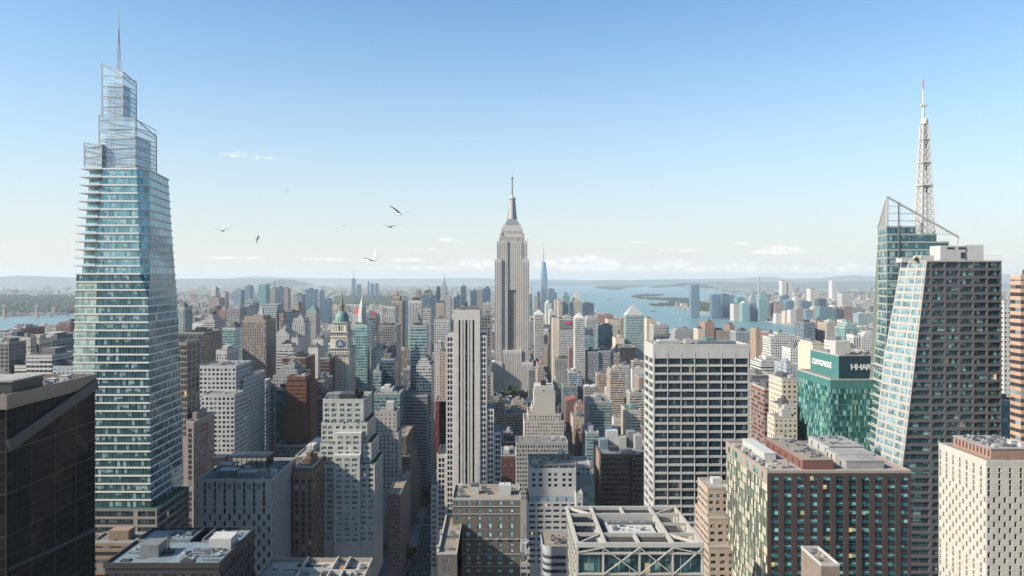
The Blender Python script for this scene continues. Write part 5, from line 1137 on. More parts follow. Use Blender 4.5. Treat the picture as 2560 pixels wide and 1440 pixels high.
# sail
ap = (X(2217, D1), D1, Z(491, D1)); tip = (X(2396, D1), D1, Z(592, D1)); fl0 = (X(2217, D1), D1, ztop); bl0 = (xl(ztop), D2, ztop)
t = MB(); t.tri(bl0, fl0, ap); t.tri(ap, fl0, bl0); b.part('glass_sail', t, solid('white_fritted_glass', (.7, .68, .66), .4, var=.04))
t = MB(); t.bar(ap, tip, 1.0); t.bar(fl0, ap, .8); t.bar(bl0, ap, .6); t.bar(tip, (X(2393, D1), D1, Z(612, D1)), .7)
def on_hyp(px): return Z(491 + (px - 2217) * (101 / 179), D1)
for py in (515, 533, 551): t.bar((X(2217, D1), D1, Z(py, D1)), (X(2217 + (py - 491) * 1.77, D1), D1, Z(py, D1)), .35)
for px in (2246, 2296): t.bar((X(px, D1), D1, ztop - 3), (X(px, D1), D1, on_hyp(px)), .5)
t.bar((X(2296, D1), D1, Z(581, D1)), (X(2393, D1), D1, Z(588, D1)), .35)
for k in range(8): px = 2308 + k * 10; t.bar((X(px, D1), D1, Z(582, D1)), (X(px + 5, D1), D1, on_hyp(px + 5)), .18); t.bar((X(px + 5, D1), D1, on_hyp(px + 5)), (X(px + 10, D1), D1, Z(583, D1)), .18)
b.part('sail_frame', t, M['metal_w'])
t = MB(); t.tri(fl0, (X(2290, D1), D1 + .2, ztop), (X(2290, D1), D1 + .2, on_hyp(2290))); t.tri(fl0, (X(2290, D1), D1 + .2, on_hyp(2290)), ap); b.part('sail_screen', t, M['screen'])
# mast
mw_ = M['mastw'] = solid('cream_white_mast_paint', (.74, .66, .6), .5, var=.05)
cx, cyy = X(2311, 490), 490.0; z0, z1 = Z(585, 490), Z(312, 490); h0, h1 = 4.2, 1.6
def leg(i, z): f = (z - z0) / (z1 - z0); hw = h0 + (h1 - h0) * f; sx, sy = ((-1, -1), (1, -1), (1, 1), (-1, 1))[i]; return Vector((cx + sx * hw, cyy + sy * hw, z))
for i in range(4): t = MB(); t.bar(leg(i, z0 - 3), leg(i, z1), .75); b.part('mast_leg', t, mw_)
t = MB(); nseg = 15
for k in range(nseg):
    za = z0 + (z1 - z0) * k / nseg; zb_ = z0 + (z1 - z0) * (k + 1) / nseg
    for i in range(4): j = (i + 1) % 4; t.bar(leg(i, za), leg(j, zb_), .3); t.bar(leg(j, za), leg(i, zb_), .3); t.bar(leg(i, za), leg(j, za), .25)
b.part('mast_bracing', t, mw_)
t = MB()
for k in range(44): z = z0 + (z1 - z0) * k / 44; t.bar((cx - 1.7, cyy - 1, z), (cx - 1.0, cyy + 1, z + .8), .2)
t.bar((cx - 1.2, cyy, z0 - 3), (cx - .4, cyy, z1), .9); b.part('mast_ladder_shaft', t, mw_)
for py, s in ((465, 3.9), (408, 3.2), (350, 2.6)): t = MB(); z = Z(py, 490); t.box(cx - s, cx + s, cyy - s, cyy + s, z, z + .5, bot=True); t.box(cx - s * .6, cx + s * .6, cyy - s * .6, cyy + s * .6, z - 1.4, z, bot=True); b.part('mast_platform', t, mw_)
t = MB(); t.rev(cx, cyy, [(1.5, Z(312, 490)), (2.2, Z(310, 490)), (2.2, Z(299, 490)), (1.2, Z(296, 490))], 12); b.part('mast_drum', t, mw_)
t = MB(); t.rev(cx - .8, cyy, [(.85, Z(300, 490)), (.7, Z(262, 490)), (.5, Z(262, 490)), (.42, Z(222, 490))], 8); t.box(cx - 2.4, cx + 1.8, cyy - .8, cyy + .8, Z(266, 490), Z(261, 490), bot=True); b.part('mast_pole', t, mw_)
t = MB(); t.rev(cx - .8, cyy, [(.45, Z(222, 490)), (.4, Z(199, 490)), (.1, Z(195, 490))], 8); b.part('mast_tip', t, solid('faded_red_paint', (.6, .22, .22), .5, var=.2))
b.done(); occupy(X(2172, D1), xr, D1, D2)

# ---- green sign building
gr = solid('sea_green_metal_panels', (.07, .225, .21), .5, var=.1, panel=(3.2, 60))
b = B('sign_building', 'sea-green glass building with a tall sign box lettered in white on both faces', 'office building', X(2130, 500), 528, gr, glass('sea_green_glass', (.01, .045, .046), (.22, .36, .32), pb=.35, lit=.001, rough=.08, metal=.3, mw=.05, mcol=(.1, .2, .17), part=False, vary=1))
D1, D2 = 500.0, 556.0; x0, x1 = X(2076, D1), X(2215, D1); zt = Z(949, D1)
b.block(x0, x1, D1, D2, 20, zt, front=dict(n=14, cw=.97, fl=3.6, h0=.05, h1=.9, top=5.6, bot=60, nx=2, rec=.1), left=dict(n=18, cw=.97, fl=3.6, h0=.05, h1=.88, top=4.8, bot=60, nx=2, rec=.1))
b.slab(x0 + .3, x1 - .3, D1 + .3, D2 - .3, zt - .4, M['roof_tan']); parapet(b.r, x0, x1, D1, D2, zt - .4, .9, .3, M['conc'])
xa, xb, ya, yb, zs = X(2097, 503), x1 + 2, 503.0, 549.0, Z(889, 503)
t = MB(); t.box(xa, xb, ya, yb, zt - .4, zs, top=False); b.part('sign_box', t, gr)
t = MB(); t.quad((xa - .0, ya - .04, zt), (xb, ya - .04, zt), (xb, ya - .04, zs - .3), (xa, ya - .04, zs - .3)); b.part('sign_panel', t, solid('deep_navy_sign_panel', (.012, .045, .07), .5, var=.05))
b.slab(xa + .2, xb - .2, ya + .2, yb - .2, zs - .6, M['roof_light']); parapet(b.r, xa, xb, ya, yb, zs - .6, .8, .3, M['conc'])
rbox(b, 'plant_room', 2089, 2125, 512, 9, zs - .6, 9.3, M['white']); clutter(b.r, xa + 1, xb - 2, ya + 2, ya + 30, zs - .6, 14, 111, .9)
def lettering(parent, txt, org, right, height, mat, extr=.35, squeeze=1.0, name='lettering', bold=.0):
    cu = bpy.data.curves.new(name, 'FONT'); cu.body = txt; cu.size = height / .72; cu.extrude = extr / 2; cu.space_character = squeeze; cu.offset = bold; cu.resolution_u = 3
    tmp = bpy.data.objects.new('tmp', cu); me = bpy.data.meshes.new_from_object(tmp); bpy.data.objects.remove(tmp); bpy.data.curves.remove(cu)
    me.name = name; me.materials.append(mat); o = bpy.data.objects.new(name, me); C.objects.link(o); o.parent = parent
    o.location = Vector(org) - wloc(parent); o.rotation_euler = (R(90), 0, right)
    return o
wl = solid('white_sign_letters', (.85, .85, .84), .5, var=.02); wl2 = solid('lilac_white_sign_letters', (.75, .76, .82), .5, var=.02)
hl = 3.9
lettering(b.r, 'HHARC', (X(2126, 503), ya - .3, Z(924.5, 503)), 0, hl, wl2, bold=.11, squeeze=.86)
dA = F * abs(xa) / (2031 + 4 - CX)
lettering(b.r, 'CUXXONUDE', (xa - .3, 545, 199.6), R(-90), 3.8, wl, squeeze=.9, bold=.14)
b.done(); occupy(x0, x1, D1, D2)
# ================================================================ landmark towers in the middle distance
# ---- art-deco setback skyscraper
D = 1716.0; es = root('deco_skyscraper', (X(1280, D), D + 33, 0), 'tall grey limestone setback skyscraper with a mooring-mast spire, in the middle of the view', 'skyscraper')
M['deco'] = facade('facade_deco_piers', .3, .72, .2, .82, dark=(.04, .045, .055), light=(.12, .13, .14), pl=.3, sp=.95, top=1.5)
M['deco2'] = facade('facade_deco_windows', .26, .7, .24, .8, dark=(.045, .05, .06), light=(.12, .13, .14), pl=.3, sp=.25, top=1.0)
ec = (.6, .55, .51)
def et(name, xa, xb, ya, yb, D0, dep, st='deco', bay=4.0, fl=4.4, col=ec):
    t = MB(); a, c = X(xa, D0), X(xb, D0); t.box(a, c, D0, D0 + dep, Z(yb, D0), Z(ya, D0), uvb=(max(2, round((c - a) / bay)), max(2, round(dep / bay)), fl)); return t.build(name, M[st], es, color=col)
et('base', 1218, 1346, 1003, 1080, 1705, 92)
et('lower_wing', 1229, 1256, 906, 1006, 1711, 82); et('lower_wing', 1305, 1333, 906, 1006, 1711, 82); et('lower_centre', 1256.3, 1304.7, 876, 1006, 1713, 77)
et('shaft_wing', 1237, 1254, 648, 1006, 1716, 66, 'deco'); et('shaft_wing', 1306, 1323, 648, 1006, 1716, 66, 'deco')
et('shaft_wing', 1254.2, 1269, 602, 1006, 1719, 62, 'deco2'); et('shaft_wing', 1291, 1305.8, 602, 1006, 1719, 62, 'deco2')
et('shaft_core', 1269.2, 1290.8, 602, 1006, 1724, 53, 'deco2', col=(.34, .3, .27)); et('shaft_core', 1269.2, 1290.8, 602, 725, 1721, 5, 'deco2')
et('upper_shaft', 1242, 1254, 602, 648, 1720, 58, 'deco'); et('upper_shaft', 1306, 1318.5, 602, 648, 1720, 58, 'deco')
et('crown_stage', 1249, 1311, 585, 602, 1723, 53, 'fins', 3.4); et('crown_stage', 1253, 1307, 570, 586, 1725, 48, 'fins', 3.4); et('crown_stage', 1257, 1303, 562, 571, 1728, 42, 'fins', 3.4)
t = MB(); cx, cyy = X(1280.5, 1749), 1749
for (xa, xb, ya, yb) in ((1263, 1298, 557, 562.5), (1266, 1295, 553, 557), (1269, 1292, 549, 553)): t.box(X(xa, 1749), X(xb, 1749), cyy - 16, cyy + 16, Z(yb, 1749), Z(ya, 1749))
t.build('observation_deck', M['steel'], es)
t = MB(); t.rev(cx, cyy, [(q * 1.32, w) for q, w in [(6.6, Z(549, 1749)), (6.0, Z(520, 1749)), (5.4, Z(505, 1749)), (5.4, Z(500, 1749)), (6.4, Z(499.5, 1749)), (6.4, Z(496, 1749)), (4.2, Z(494, 1749)), (2.2, Z(489, 1749)), (.6, Z(486, 1749))]], 12)
for k in range(4):
    a = math.pi / 2 * k; dx, dy = math.cos(a), math.sin(a); t.loft([[(cx + dx * r - dy * w, cyy + dy * r + dx * w, z) for r, w in ((0, -1), (q, -1), (q, 1), (0, 1))] for q, z in ((11.4, Z(549, 1749)), (9.3, Z(530, 1749)), (8, Z(508, 1749)), (6.6, Z(503, 1749)))])
t.build('mooring_mast', solid('pale_aluminium', (.46, .45, .45), .6, .1, var=.2), es)
t = MB(); t.rev(cx, cyy, [(q * 1.32, w) for q, w in [(1.3, Z(488, 1749)), (1.1, Z(462, 1749)), (1.0, Z(448, 1749)), (2.2, Z(447, 1749)), (2.2, Z(444, 1749)), (.4, Z(443, 1749)), (.35, Z(440, 1749)), (.2, Z(430, 1749))]], 8)
for k in range(7): z = Z(486 - k * 4.2, 1749); t.rev(cx, cyy, [(1.9, z), (1.9, z + .8)], 8)
t.build('antenna', M['metal_g'], es)
for (px, py) in ((1249.5, 602), (1253, 586), (1307, 586), (1310.5, 602), (1294, 602), (1318, 602)): MB().box(X(px, 1721) - 1, X(px, 1721) + 1, 1720.5, 1724, Z(py, 1721), Z(py - 4, 1721)).build('corner_pinnacle', M['steel'], es)
occupy(X(1215, D), X(1350, D), 1703, 1800)

# ---- campanile with clock and green copper dome
D = 900.0; pm = D / F
b = B('clock_tower', 'cream stone clock tower with round blue clock face, green copper dome and gilded spire', 'clock tower', X(848, D), 925, M['conc'], gl['win']); b.wm = solid('cream_clock_tower_stone', (.84, .74, .6), .85, var=.12)
x0, x1 = X(824, D), X(872, D); dep = 42.0; z_ = lambda py: Z(py, D)
b.block(x0, x1, D, D + dep, 10, z_(886), front=dict(cols=[(.07, .14), (.22, .28), (.36, .42), (.48, .54), (.6, .66), (.74, .8), (.87, .93)], fl=3.35, h0=.3, h1=.85, top=1.2, bot=75, nx=1), right=dict(n=12, cw=.4, fl=3.35, h0=.3, h1=.85, top=1.2, bot=75, nx=1))
b.block(x0 - .6, x1 + .6, D - .6, D + dep + .6, z_(886), z_(872), front=dict(n=8, cw=.55, fl=3.1, h0=.15, h1=.85, top=.3, bot=z_(886)), right=dict(n=10, cw=.55, fl=3.1, h0=.15, h1=.85, top=.3, bot=z_(886)))
xc0, xc1, yc0, yc1 = X(825.5, D + 1), X(868, D + 1), D + 1, D + dep - 4
b.block(xc0, xc1, yc0, yc1, z_(872), z_(844), right=dict(cols=[(.42, .58)], fl=9, h0=.1, h1=.9, top=2)); b.block(xc0 - .2, xc1 + .2, yc0 - .2, yc1 + .2, z_(844), z_(832), front=dict(n=8, cw=.5, fl=4.2, h0=.15, h1=.8, top=.5), right=dict(n=8, cw=.5, fl=4.2, h0=.15, h1=.8, top=.5))
xb0, xb1, yb0, yb1 = X(831, D + 4), X(866, D + 4), D + 4, D + dep - 9
b.block(xb0, xb1, yb0, yb1, z_(832), z_(809), front=dict(cols=[(.09, .14), (.24, .3), (.42, .55), (.62, .69), (.76, .8)], fl=9, h0=.1, h1=.86, top=1.2, rec=1.2, nx=1), right=dict(cols=[(.15, .25), (.4, .6), (.75, .85)], fl=9, h0=.1, h1=.86, top=1.2, rec=1, nx=1))
for (a, c, ya, yb, py, h, g_) in ((x0, x1, D, D + dep, 872, .9, 1.4), (x0, x1, D, D + dep, 886.5, .5, 1.0), (x0, x1, D, D + dep, 892, .4, .5), (xc0, xc1, yc0, yc1, 832, .9, 1.2), (xc0, xc1, yc0, yc1, 844, .5, .7), (xb0, xb1, yb0, yb1, 808.5, .8, 1.0)):
    t = MB(); t.box(a - g_, c + g_, ya - g_, yb + g_, z_(py), z_(py) + h, bot=True); b.part('cornice', t, M['conc'])
for k in range(12): t = MB(); t.box(x0 + .4 + k * (x1 - x0 - 1.2) / 11, x0 + 1.0 + k * (x1 - x0 - 1.2) / 11, D - .25, D, 60, z_(893)); b.part('pier', t, b.wm) if k % 2 == 0 else None
ccx, ccz = X(850.5, D), z_(860)
t = MB(); t.box(ccx - 6, ccx + 6, yc0 - .5, yc0, ccz - 6, ccz + 5.8, bot=True); b.part('clock_surround', t, M['conc'])
t = MB(); NN = 28; rr = 4.6
def disc(t, r, y, cx, cz, n=28):
    i = len(t.v); t.v += [(cx + r * math.cos(2 * math.pi * k / n), y, cz + r * math.sin(2 * math.pi * k / n)) for k in range(n)]; t.f.append(tuple(range(i, i + n))); t.uv.append(None); t.c.append(None)
disc(t, rr, yc0 - .55, ccx, ccz); face_o = b.part('clock_face', t, solid('slate_blue_clock_face', (.13, .17, .24), .4, var=.1))
t = MB(); disc(t, 2.7, yc0 - .6, ccx, ccz + .3); t.build('clock_disc', solid('pale_blue_dial', (.5, .57, .66), .4, var=.3, scale=1.5), face_o)
t = MB()
for k in range(28): a, c = 2 * math.pi * k / 28, 2 * math.pi * (k + 1) / 28; t.bar((ccx + rr * math.cos(a), yc0 - .6, ccz + rr * math.sin(a)), (ccx + rr * math.cos(c), yc0 - .6, ccz + rr * math.sin(c)), .45)
t.build('clock_rim', M['metal_d'], face_o)
t = MB(); t.bar((ccx, yc0 - .75, ccz), (ccx + 1.1, yc0 - .75, ccz + 2.6), .3); t.bar((ccx, yc0 - .75, ccz), (ccx - .4, yc0 - .75, ccz - 3.6), .22); t.build('clock_hand', M['metal_d'], face_o)
dcx, dcy = (xb0 + xb1) / 2, (yb0 + yb1) / 2; rr = 8.9; zb = z_(808)
t = MB(); t.rev(dcx, dcy, [(rr * 1.02, zb), (rr * 1.0, zb + 1)] + [(rr * math.cos(R(a)) ** .8, zb + 1 + 13 * math.sin(R(a))) for a in (15, 30, 45, 60, 72)] + [(2.4, zb + 14)], 16); b.part('dome', t, M['copper'], smooth=False)
t = MB(); t.rev(dcx, dcy, [(2.9, zb + 13.6), (2.9, zb + 14.6), (2.1, zb + 14.8), (2.1, zb + 20), (2.8, zb + 20.4), (2.2, zb + 21.5), (1.3, zb + 26), (1.5, zb + 26.5), (.7, zb + 31), (.35, zb + 38), (.1, zb + 42)], 10); b.part('lantern_spire', t, M['gold'])
for k in range(8): a = k * math.pi / 4; t = MB(); t.bar((dcx + 3 * math.cos(a), dcy + 3 * math.sin(a), zb + 14.5), (dcx + 2.7 * math.cos(a), dcy + 2.7 * math.sin(a), zb + 21.5), .35); b.part('lantern_column', t, M['gold'])
b.done(wall='wall'); occupy(x0, x1, D, D + dep)

# ---- white and teal tower with needle crown beside the clock tower
r = bld('glass_tower', 'skyscraper', '', 884, 918, 812, 1050, 34, 'glassT', (.5, .6, .6), tiers=((0, 6, 0, 0),), pent=False, label='teal and white stepped glass tower with a white needle, directly right of the clock tower', top='flat', fn=1)
et2 = MB(); cx, cyy = X(906, 1062), 1062
et2.box(X(888, 1052), X(908, 1052), 1051, 1068, Z(812, 1050), Z(806, 1050)); et2.build('green_roof', M['copper'], r)
et2 = MB(); et2.rev(cx, cyy, [(5.6, Z(812, 1062)), (5.6, Z(785, 1062)), (4.6, Z(768, 1062)), (2.8, Z(756, 1062)), (1.2, Z(745, 1062)), (.3, Z(731, 1062))], 8)
et2.build('needle', M['white'], r)

# ---- faceted glass supertall, far downtown
D = 5500.0; w = root('glass_skyscraper', (X(1359, D), D + 30, 0), 'distant tapering pale-blue glass supertall with a thin mast, just right of the deco skyscraper', 'skyscraper')
t = MB(); a, c = X(1349, D), X(1370, D); m_, h_ = (a + c) / 2, (c - a) / 2; yc = D + 30; z0, z1 = 0, Z(657, D)
sq = [(m_ - h_, yc - h_), (m_ + h_, yc - h_), (m_ + h_, yc + h_), (m_ - h_, yc + h_)]; k_ = .62; tp = [(m_, yc - h_ * k_ * 1.3), (m_ + h_ * k_ * 1.3, yc), (m_, yc + h_ * k_ * 1.3), (m_ - h_ * k_ * 1.3, yc)]
k_ = .55; tp = [(m_ - h_ * k_, yc - h_ * k_), (m_ + h_ * k_, yc - h_ * k_), (m_ + h_ * k_, yc + h_ * k_), (m_ - h_ * k_, yc + h_ * k_)]
mid = [(m_ - h_ * .98, yc - h_ * .98), (m_ + h_ * .98, yc - h_ * .98), (m_ + h_ * .98, yc + h_ * .98), (m_ - h_ * .98, yc + h_ * .98)]
cut = lambda P, f, z: [q for i in range(4) for q in ((P[i][0] * (1 - f) + P[i - 1][0] * f, P[i][1] * (1 - f) + P[i - 1][1] * f, z), (P[i][0] * (1 - f) + P[(i + 1) % 4][0] * f, P[i][1] * (1 - f) + P[(i + 1) % 4][1] * f, z))]
t.loft([cut(sq, .02, 0), cut(mid, .05, Z(760, D)), cut([(m_ + (x - m_) * .9, yc + (y - yc) * .9) for x, y in sq], .2, Z(700, D)), cut(tp, .4, z1)]); t.build('glass_shaft', solid('pale_blue_tower_glass', (.38, .52, .6), .12, .6, var=.1), w)
MB().box(m_ - 13, m_ + 13, yc - 13, yc + 13, z1, z1 + 7).build('crown_ring', M['steel'], w)
t = MB(); t.rev(m_, yc, [(3.2, z1), (2.6, Z(640, D)), (5, Z(639, D)), (5, Z(637, D)), (1.6, Z(636, D)), (.8, Z(606, D))], 8); t.build('mast', M['steel'], w)

# ================================================================ middle distance, by hand: name, category, look, x0, x1, y, D, depth, style, colour, options
G_ = (.38, .365, .35); W_ = (.62, .59, .56); T_ = (.52, .43, .34); P_ = (.4, .31, .28); BR = (.17, .085, .06); DK = (.06, .06, .065); CR = (.64, .55, .44); BL = (.12, .17, .22); PK = (.4, .24, .2); PU = (.2, .16, .18)
OT, AT, GT = ('office_tower', 'office building'), ('apartment_tower', 'apartment building'), ('glass_tower', 'skyscraper')
OB_, AB = ('office_block', 'office building'), ('apartment_block', 'apartment building')
MID = [
 # left of the tall glass tower, near the river
 (OB_, 'dark gridded block with pale grid flank', 0, 22, 859, 700, 26, 'grid', (.22, .21, .2), {}),
 (OB_, 'teal glass block with cream flank', 10, 50, 843, 760, 30, 'glassD', BL, {}), (AB, 'cream slab with two balcony columns', 50, 76, 845, 756, 10, 'grid', CR, {}), (AB, 'cream slab with tall windows', 76, 98, 849, 770, 20, 'pier', CR, {}),
 (OB_, 'grey block with tan flank', 100, 130, 852, 800, 60, 'gridL', (.3, .29, .3), {}), (OB_, 'white-framed low glass office', 65, 130, 889, 640, 34, 'band', W_, dict(bay=9)), (OB_, 'white ribbon-window block', 146, 165, 859, 850, 40, 'band', W_, {}),
 (OB_, 'plain pale blue block', 160, 182, 850, 900, 40, 'gridS', (.42, .48, .5), {}), (OB_, 'low pale blue shed', 132, 186, 917, 640, 30, 'gridS', (.42, .46, .5), {}), (OB_, 'low cream banded block', 36, 64, 915, 700, 40, 'band', CR, {}),
 (AB, 'small red brick block', 32, 50, 823, 1100, 60, 'gridS', (.3, .14, .11), {}), (AB, 'brown brick slab with cream stair tower', 146, 176, 806, 1500, 60, 'gridL', (.3, .17, .14), {}), (AB, 'pale low block', 100, 150, 838, 1300, 60, 'gridS', W_, {}),
 # between the tall glass tower and the stone shaft
 (OT, 'slim blue-striped tower', 443, 461, 768, 1200, 30, 'pier', (.45, .5, .5), {}), (OB_, 'wide dark glass block', 447, 510, 833, 950, 60, 'glassD', (.16, .15, .15), dict(topcol='metal_d')),
 (OB_, 'low pinkish block', 465, 484, 1056, 545, 40, 'pier', (.36, .28, .24), dict(bay=4)),
 (OT, 'white ribbon-striped office', 507, 536, 800, 1300, 50, 'band', W_, dict(tiers=((5, 6, 6, 6), (4, 4, 6, 4)))), (OT, 'pale teal glass tower with white frame', 556, 588, 820, 1100, 45, 'glassT', (.55, .6, .6), {}),
 (OB_, 'small white classical block', 540, 567, 876, 900, 40, 'pier', W_, {}), (AB, 'grey-purple tower', 523, 546, 771, 2000, 60, 'grid', PU, {}), (AB, 'rosy tower', 547, 564, 774, 1900, 50, 'gridS', PK, {}),
 (OT, 'pale gridded slab', 566, 600, 771, 1800, 50, 'grid', G_, {}), (OT, 'dark blue slab', 602, 622, 766, 2300, 60, 'glassB', BL, {}), (OB_, 'grey-green arched-roof tower', 610, 634, 757, 2600, 60, 'grid', G_, dict(top='arch')),
 (OT, 'pale blue gridded glass tower', 656, 692, 765, 1500, 45, 'gridL', (.5, .54, .58), dict(top='open')), (GT, 'dark navy slab', 706, 729, 779, 1500, 60, 'glassB', DK, {}), (AB, 'brown banded tower', 697, 708, 785, 1450, 30, 'band', P_, {}),
 (AT, 'beige dome-topped tower', 727, 746, 762, 1900, 70, 'gridS', T_, dict(top='dome', topcol='roof_grey')), (AT, 'white stepped tower with grey cap', 730, 762, 806, 1300, 42, 'grid', W_, dict(tiers=((2, 4, 9, 3),))), (AT, 'pale tower with green pyramid roof', 766, 790, 777, 1600, 40, 'gridS', (.48, .47, .44), dict(top='pyr')),
 (AT, 'slender stone spire tower', 640, 655, 792, 1300, 24, 'gridS', T_, dict(top='spire', fn=26, topcol='conc')), (AB, 'ornate white low block', 688, 722, 833, 1200, 50, 'gridS', W_, dict(tiers=((4, 8, 5, 4), (5, 5, 4, 4)))), (OB_, 'white block with navy ribbons', 692, 733, 868, 1000, 30, 'band', W_, dict(tiers=((4, 6, 6, 4),))), (OB_, 'plain white wedge-sided slab', 729, 745, 845, 1080, 40, 'plainW', W_, {}),
 (OB_, 'plain white slab', 770, 795, 870, 980, 30, 'plainW', W_, {}), (OB_, 'tall plain white slab', 781, 808, 848, 1050, 30, 'plainW', W_, {}), (OB_, 'oxblood block with dark roof plant', 705, 764, 895, 870, 45, 'gridS', (.14, .05, .045), dict(topcol='metal_d')),
 (AB, 'pale grey stepped block', 682, 746, 938, 780, 50, 'gridS', G_, dict(tiers=((6, 8, 12, 6), (8, 10, 8, 6)))), (AB, 'dark glazed wing', 690, 715, 976, 708, 40, 'bandT', DK, {}),
 (AB, 'brown banded tower behind the red brick one', 787, 811, 953, 800, 40, 'band', (.2, .15, .15), {}), (OT, 'purple-brown banded slab', 800, 824, 897, 870, 30, 'band', (.2, .12, .12), {}), (OT, 'pale horizontally striped slab', 636, 664, 970, 760, 45, 'band', (.46, .45, .45), dict(tiers=((2, 2, 3, 5),))),
 (AB, 'low brick building with cornice', 636, 670, 1078, 800, 50, 'gridS', T_, {}), (AB, 'green-glass roofed low block', 690, 770, 1115, 690, 40, 'gridL', (.2, .24, .23), dict(topcol='copper')), (AB, 'ornate brown stone building with carved attic', 733, 782, 1180, 470, 40, 'pier', (.24, .16, .11), dict(bay=4.5, tiers=((2, 4, 8, 3),))), (OB_, 'white-roofed brown block', 738, 790, 1142, 560, 60, 'gridS', (.2, .15, .12), dict(topcol='white', roofm='roof_light')),
 # between clock tower and pale slab tower
 (AT, 'white tower with red conical cap', 880, 900, 785, 1500, 40, 'gridS', W_, dict(top='pyr', topcol='red', fn=14)), (OT, 'grey slab with oxblood roof box', 915, 941, 791, 1300, 40, 'band', (.2, .23, .26), dict(topcol='red')), (OB_, 'grey-mauve gridded block', 946, 991, 815, 1100, 50, 'grid', (.3, .28, .3), {}),
 (AT, 'tan stepped deco tower', 978, 1006, 752, 1700, 45, 'pier', T_, dict(tiers=((3, 8, 12, 6), (3, 6, 8, 6)))), (AT, 'white ribbed tower', 967, 988, 766, 1500, 40, 'pier', W_, {}), (GT, 'small dark green tower', 1006, 1019, 754, 2000, 40, 'glassT', BL, {}), (OT, 'black-and-white striped slab', 1020, 1054, 751, 1700, 50, 'fins', W_, {}),
 (OT, 'pale blue glass slab', 1054, 1078, 733, 2000, 50, 'glassB', (.4, .45, .5), dict(mast=722)), (OT, 'silver-green ribbon-window slab', 1026, 1067, 815, 950, 32, 'bandT', (.46, .5, .5), {}), (AT, 'grey deco stepped tower', 1031, 1048, 800, 1300, 40, 'pier', G_, dict(tiers=((2, 2, 8, 3), (2, 2, 6, 3)))), (OT, 'white striped block', 1057, 1076, 772, 1500, 40, 'band', W_, {}),
 (AT, 'tan round-shouldered tower', 1090, 1111, 757, 2000, 40, 'gridS', T_, dict(top='dome', fn=10, topcol='conc')), (OB_, 'white gridded block', 1086, 1124, 799, 1250, 40, 'grid', W_, {}), (AT, 'pale silver needle-topped tower', 1104, 1116, 716, 3500, 50, 'gridS', (.45, .48, .5), dict(top='spire', fn=42, mast=678)),
 (GT, 'dark glass block', 952, 987, 899, 900, 34, 'glassD', BL, {}), (GT, 'low dark glass wing', 932, 953, 930, 890, 30, 'bandT', (.35, .36, .36), {}), (AB, 'white low block', 928, 960, 875, 1060, 60, 'gridS', W_, {}), (AB, 'ornate white setback block', 1041, 1078, 912, 920, 45, 'gridL', W_, dict(tiers=((4, 5, 9, 4), (5, 5, 5, 4)))), (AB, 'tan brick block', 1098, 1120, 880, 1000, 30, 'gridS', T_, {}), (AB, 'small white tower', 1085, 1103, 862, 1050, 40, 'gridS', W_, {}),
 (OT, 'banded glass office wing', 935, 1000, 985, 860, 60, 'bandT', (.3, .34, .35), dict(topcol='white')), (AB, 'deep red brick block', 1088, 1116, 1003, 1000, 50, 'gridS', (.2, .04, .035), {}), (OT, 'grey tower behind the pale slab tower', 1204, 1226, 786, 900, 40, 'grid', (.24, .22, .22), {}), (OT, 'pale office block', 1207, 1228, 758, 1900, 50, 'band', W_, {}),
 # right of the deco skyscraper
 (AT, 'white pyramid-capped residential tower', 1337, 1359, 786, 1900, 50, 'gridL', W_, dict(top='pyr', topcol='white', fn=12)), (OT, 'plain blue-grey slab', 1371, 1386, 722, 5000, 100, 'glassB', (.3, .34, .4), {}), (OT, 'thin blue-grey slab', 1386, 1392, 732, 5000, 80, 'glassB', BL, {}), (AT, 'white shouldered tower', 1364, 1378, 758, 4000, 80, 'gridS', W_, dict(top='dome', topcol='white')), (AT, 'low white dome-topped tower', 1374, 1387, 778, 3600, 80, 'gridS', W_, dict(top='dome', topcol='white', fn=8)),
 (GT, 'teal glass tower with cream ribs', 1407, 1424, 738, 3500, 70, 'glassT', (.5, .55, .5), dict(tiers=((3, 3, 5, 3),))), (AT, 'cream ribbed half-tower', 1396, 1407, 752, 3480, 70, 'pier', CR, {}), (AT, 'beige rocket-shaped stone tower', 1434, 1453, 750, 3500, 60, 'pier', CR, dict(top='spire', fn=62, topcol='conc')),
 (GT, 'plain navy slab', 1457, 1485, 758, 3000, 60, 'glassB', (.12, .1, .12), {}), (GT, 'narrow blue slab', 1424, 1434, 757, 3300, 60, 'glassB', BL, {}),
 (OB_, 'big white fin-fronted block with a pink sign', 1397, 1437, 797, 1700, 54, 'gridL', W_, dict(tiers=((0, 2, 0, 0),))), (OB_, 'white blank-sided slab', 1381, 1397, 794, 1706, 70, 'plainW', CR, {}), (OB_, 'tall beige flank slab', 1375, 1381, 830, 1900, 80, 'plainW', T_, {}), (AB, 'grey-white lower block', 1387, 1428, 898, 1630, 50, 'grid', G_, {}),
 (AT, 'white gridded tower with peaked roof', 1438, 1462, 795, 1500, 40, 'gridL', W_, dict(top='pyr', topcol='white', fn=10)), (OT, 'white striped tower', 1466, 1496, 796, 2000, 60, 'band', W_, dict(tiers=((3, 5, 5, 5),))), (AB, 'pinkish riverside slab', 1493, 1534, 787, 2200, 50, 'gridS', PK, {}), (GT, 'dark teal tower', 1497, 1531, 813, 1850, 60, 'bandT', (.25, .35, .38), {}),
 (GT, 'stepped teal glass block', 1454, 1485, 842, 1700, 60, 'bandT', (.3, .4, .42), dict(tiers=((0, 8, 4, 3),))), (AB, 'cream riverside block', 1519, 1545, 801, 2150, 60, 'gridS', CR, dict(tiers=((0, 10, 3, 2),))), (AB, 'small cream block', 1539, 1561, 845, 1720, 50, 'plainW', CR, {}),
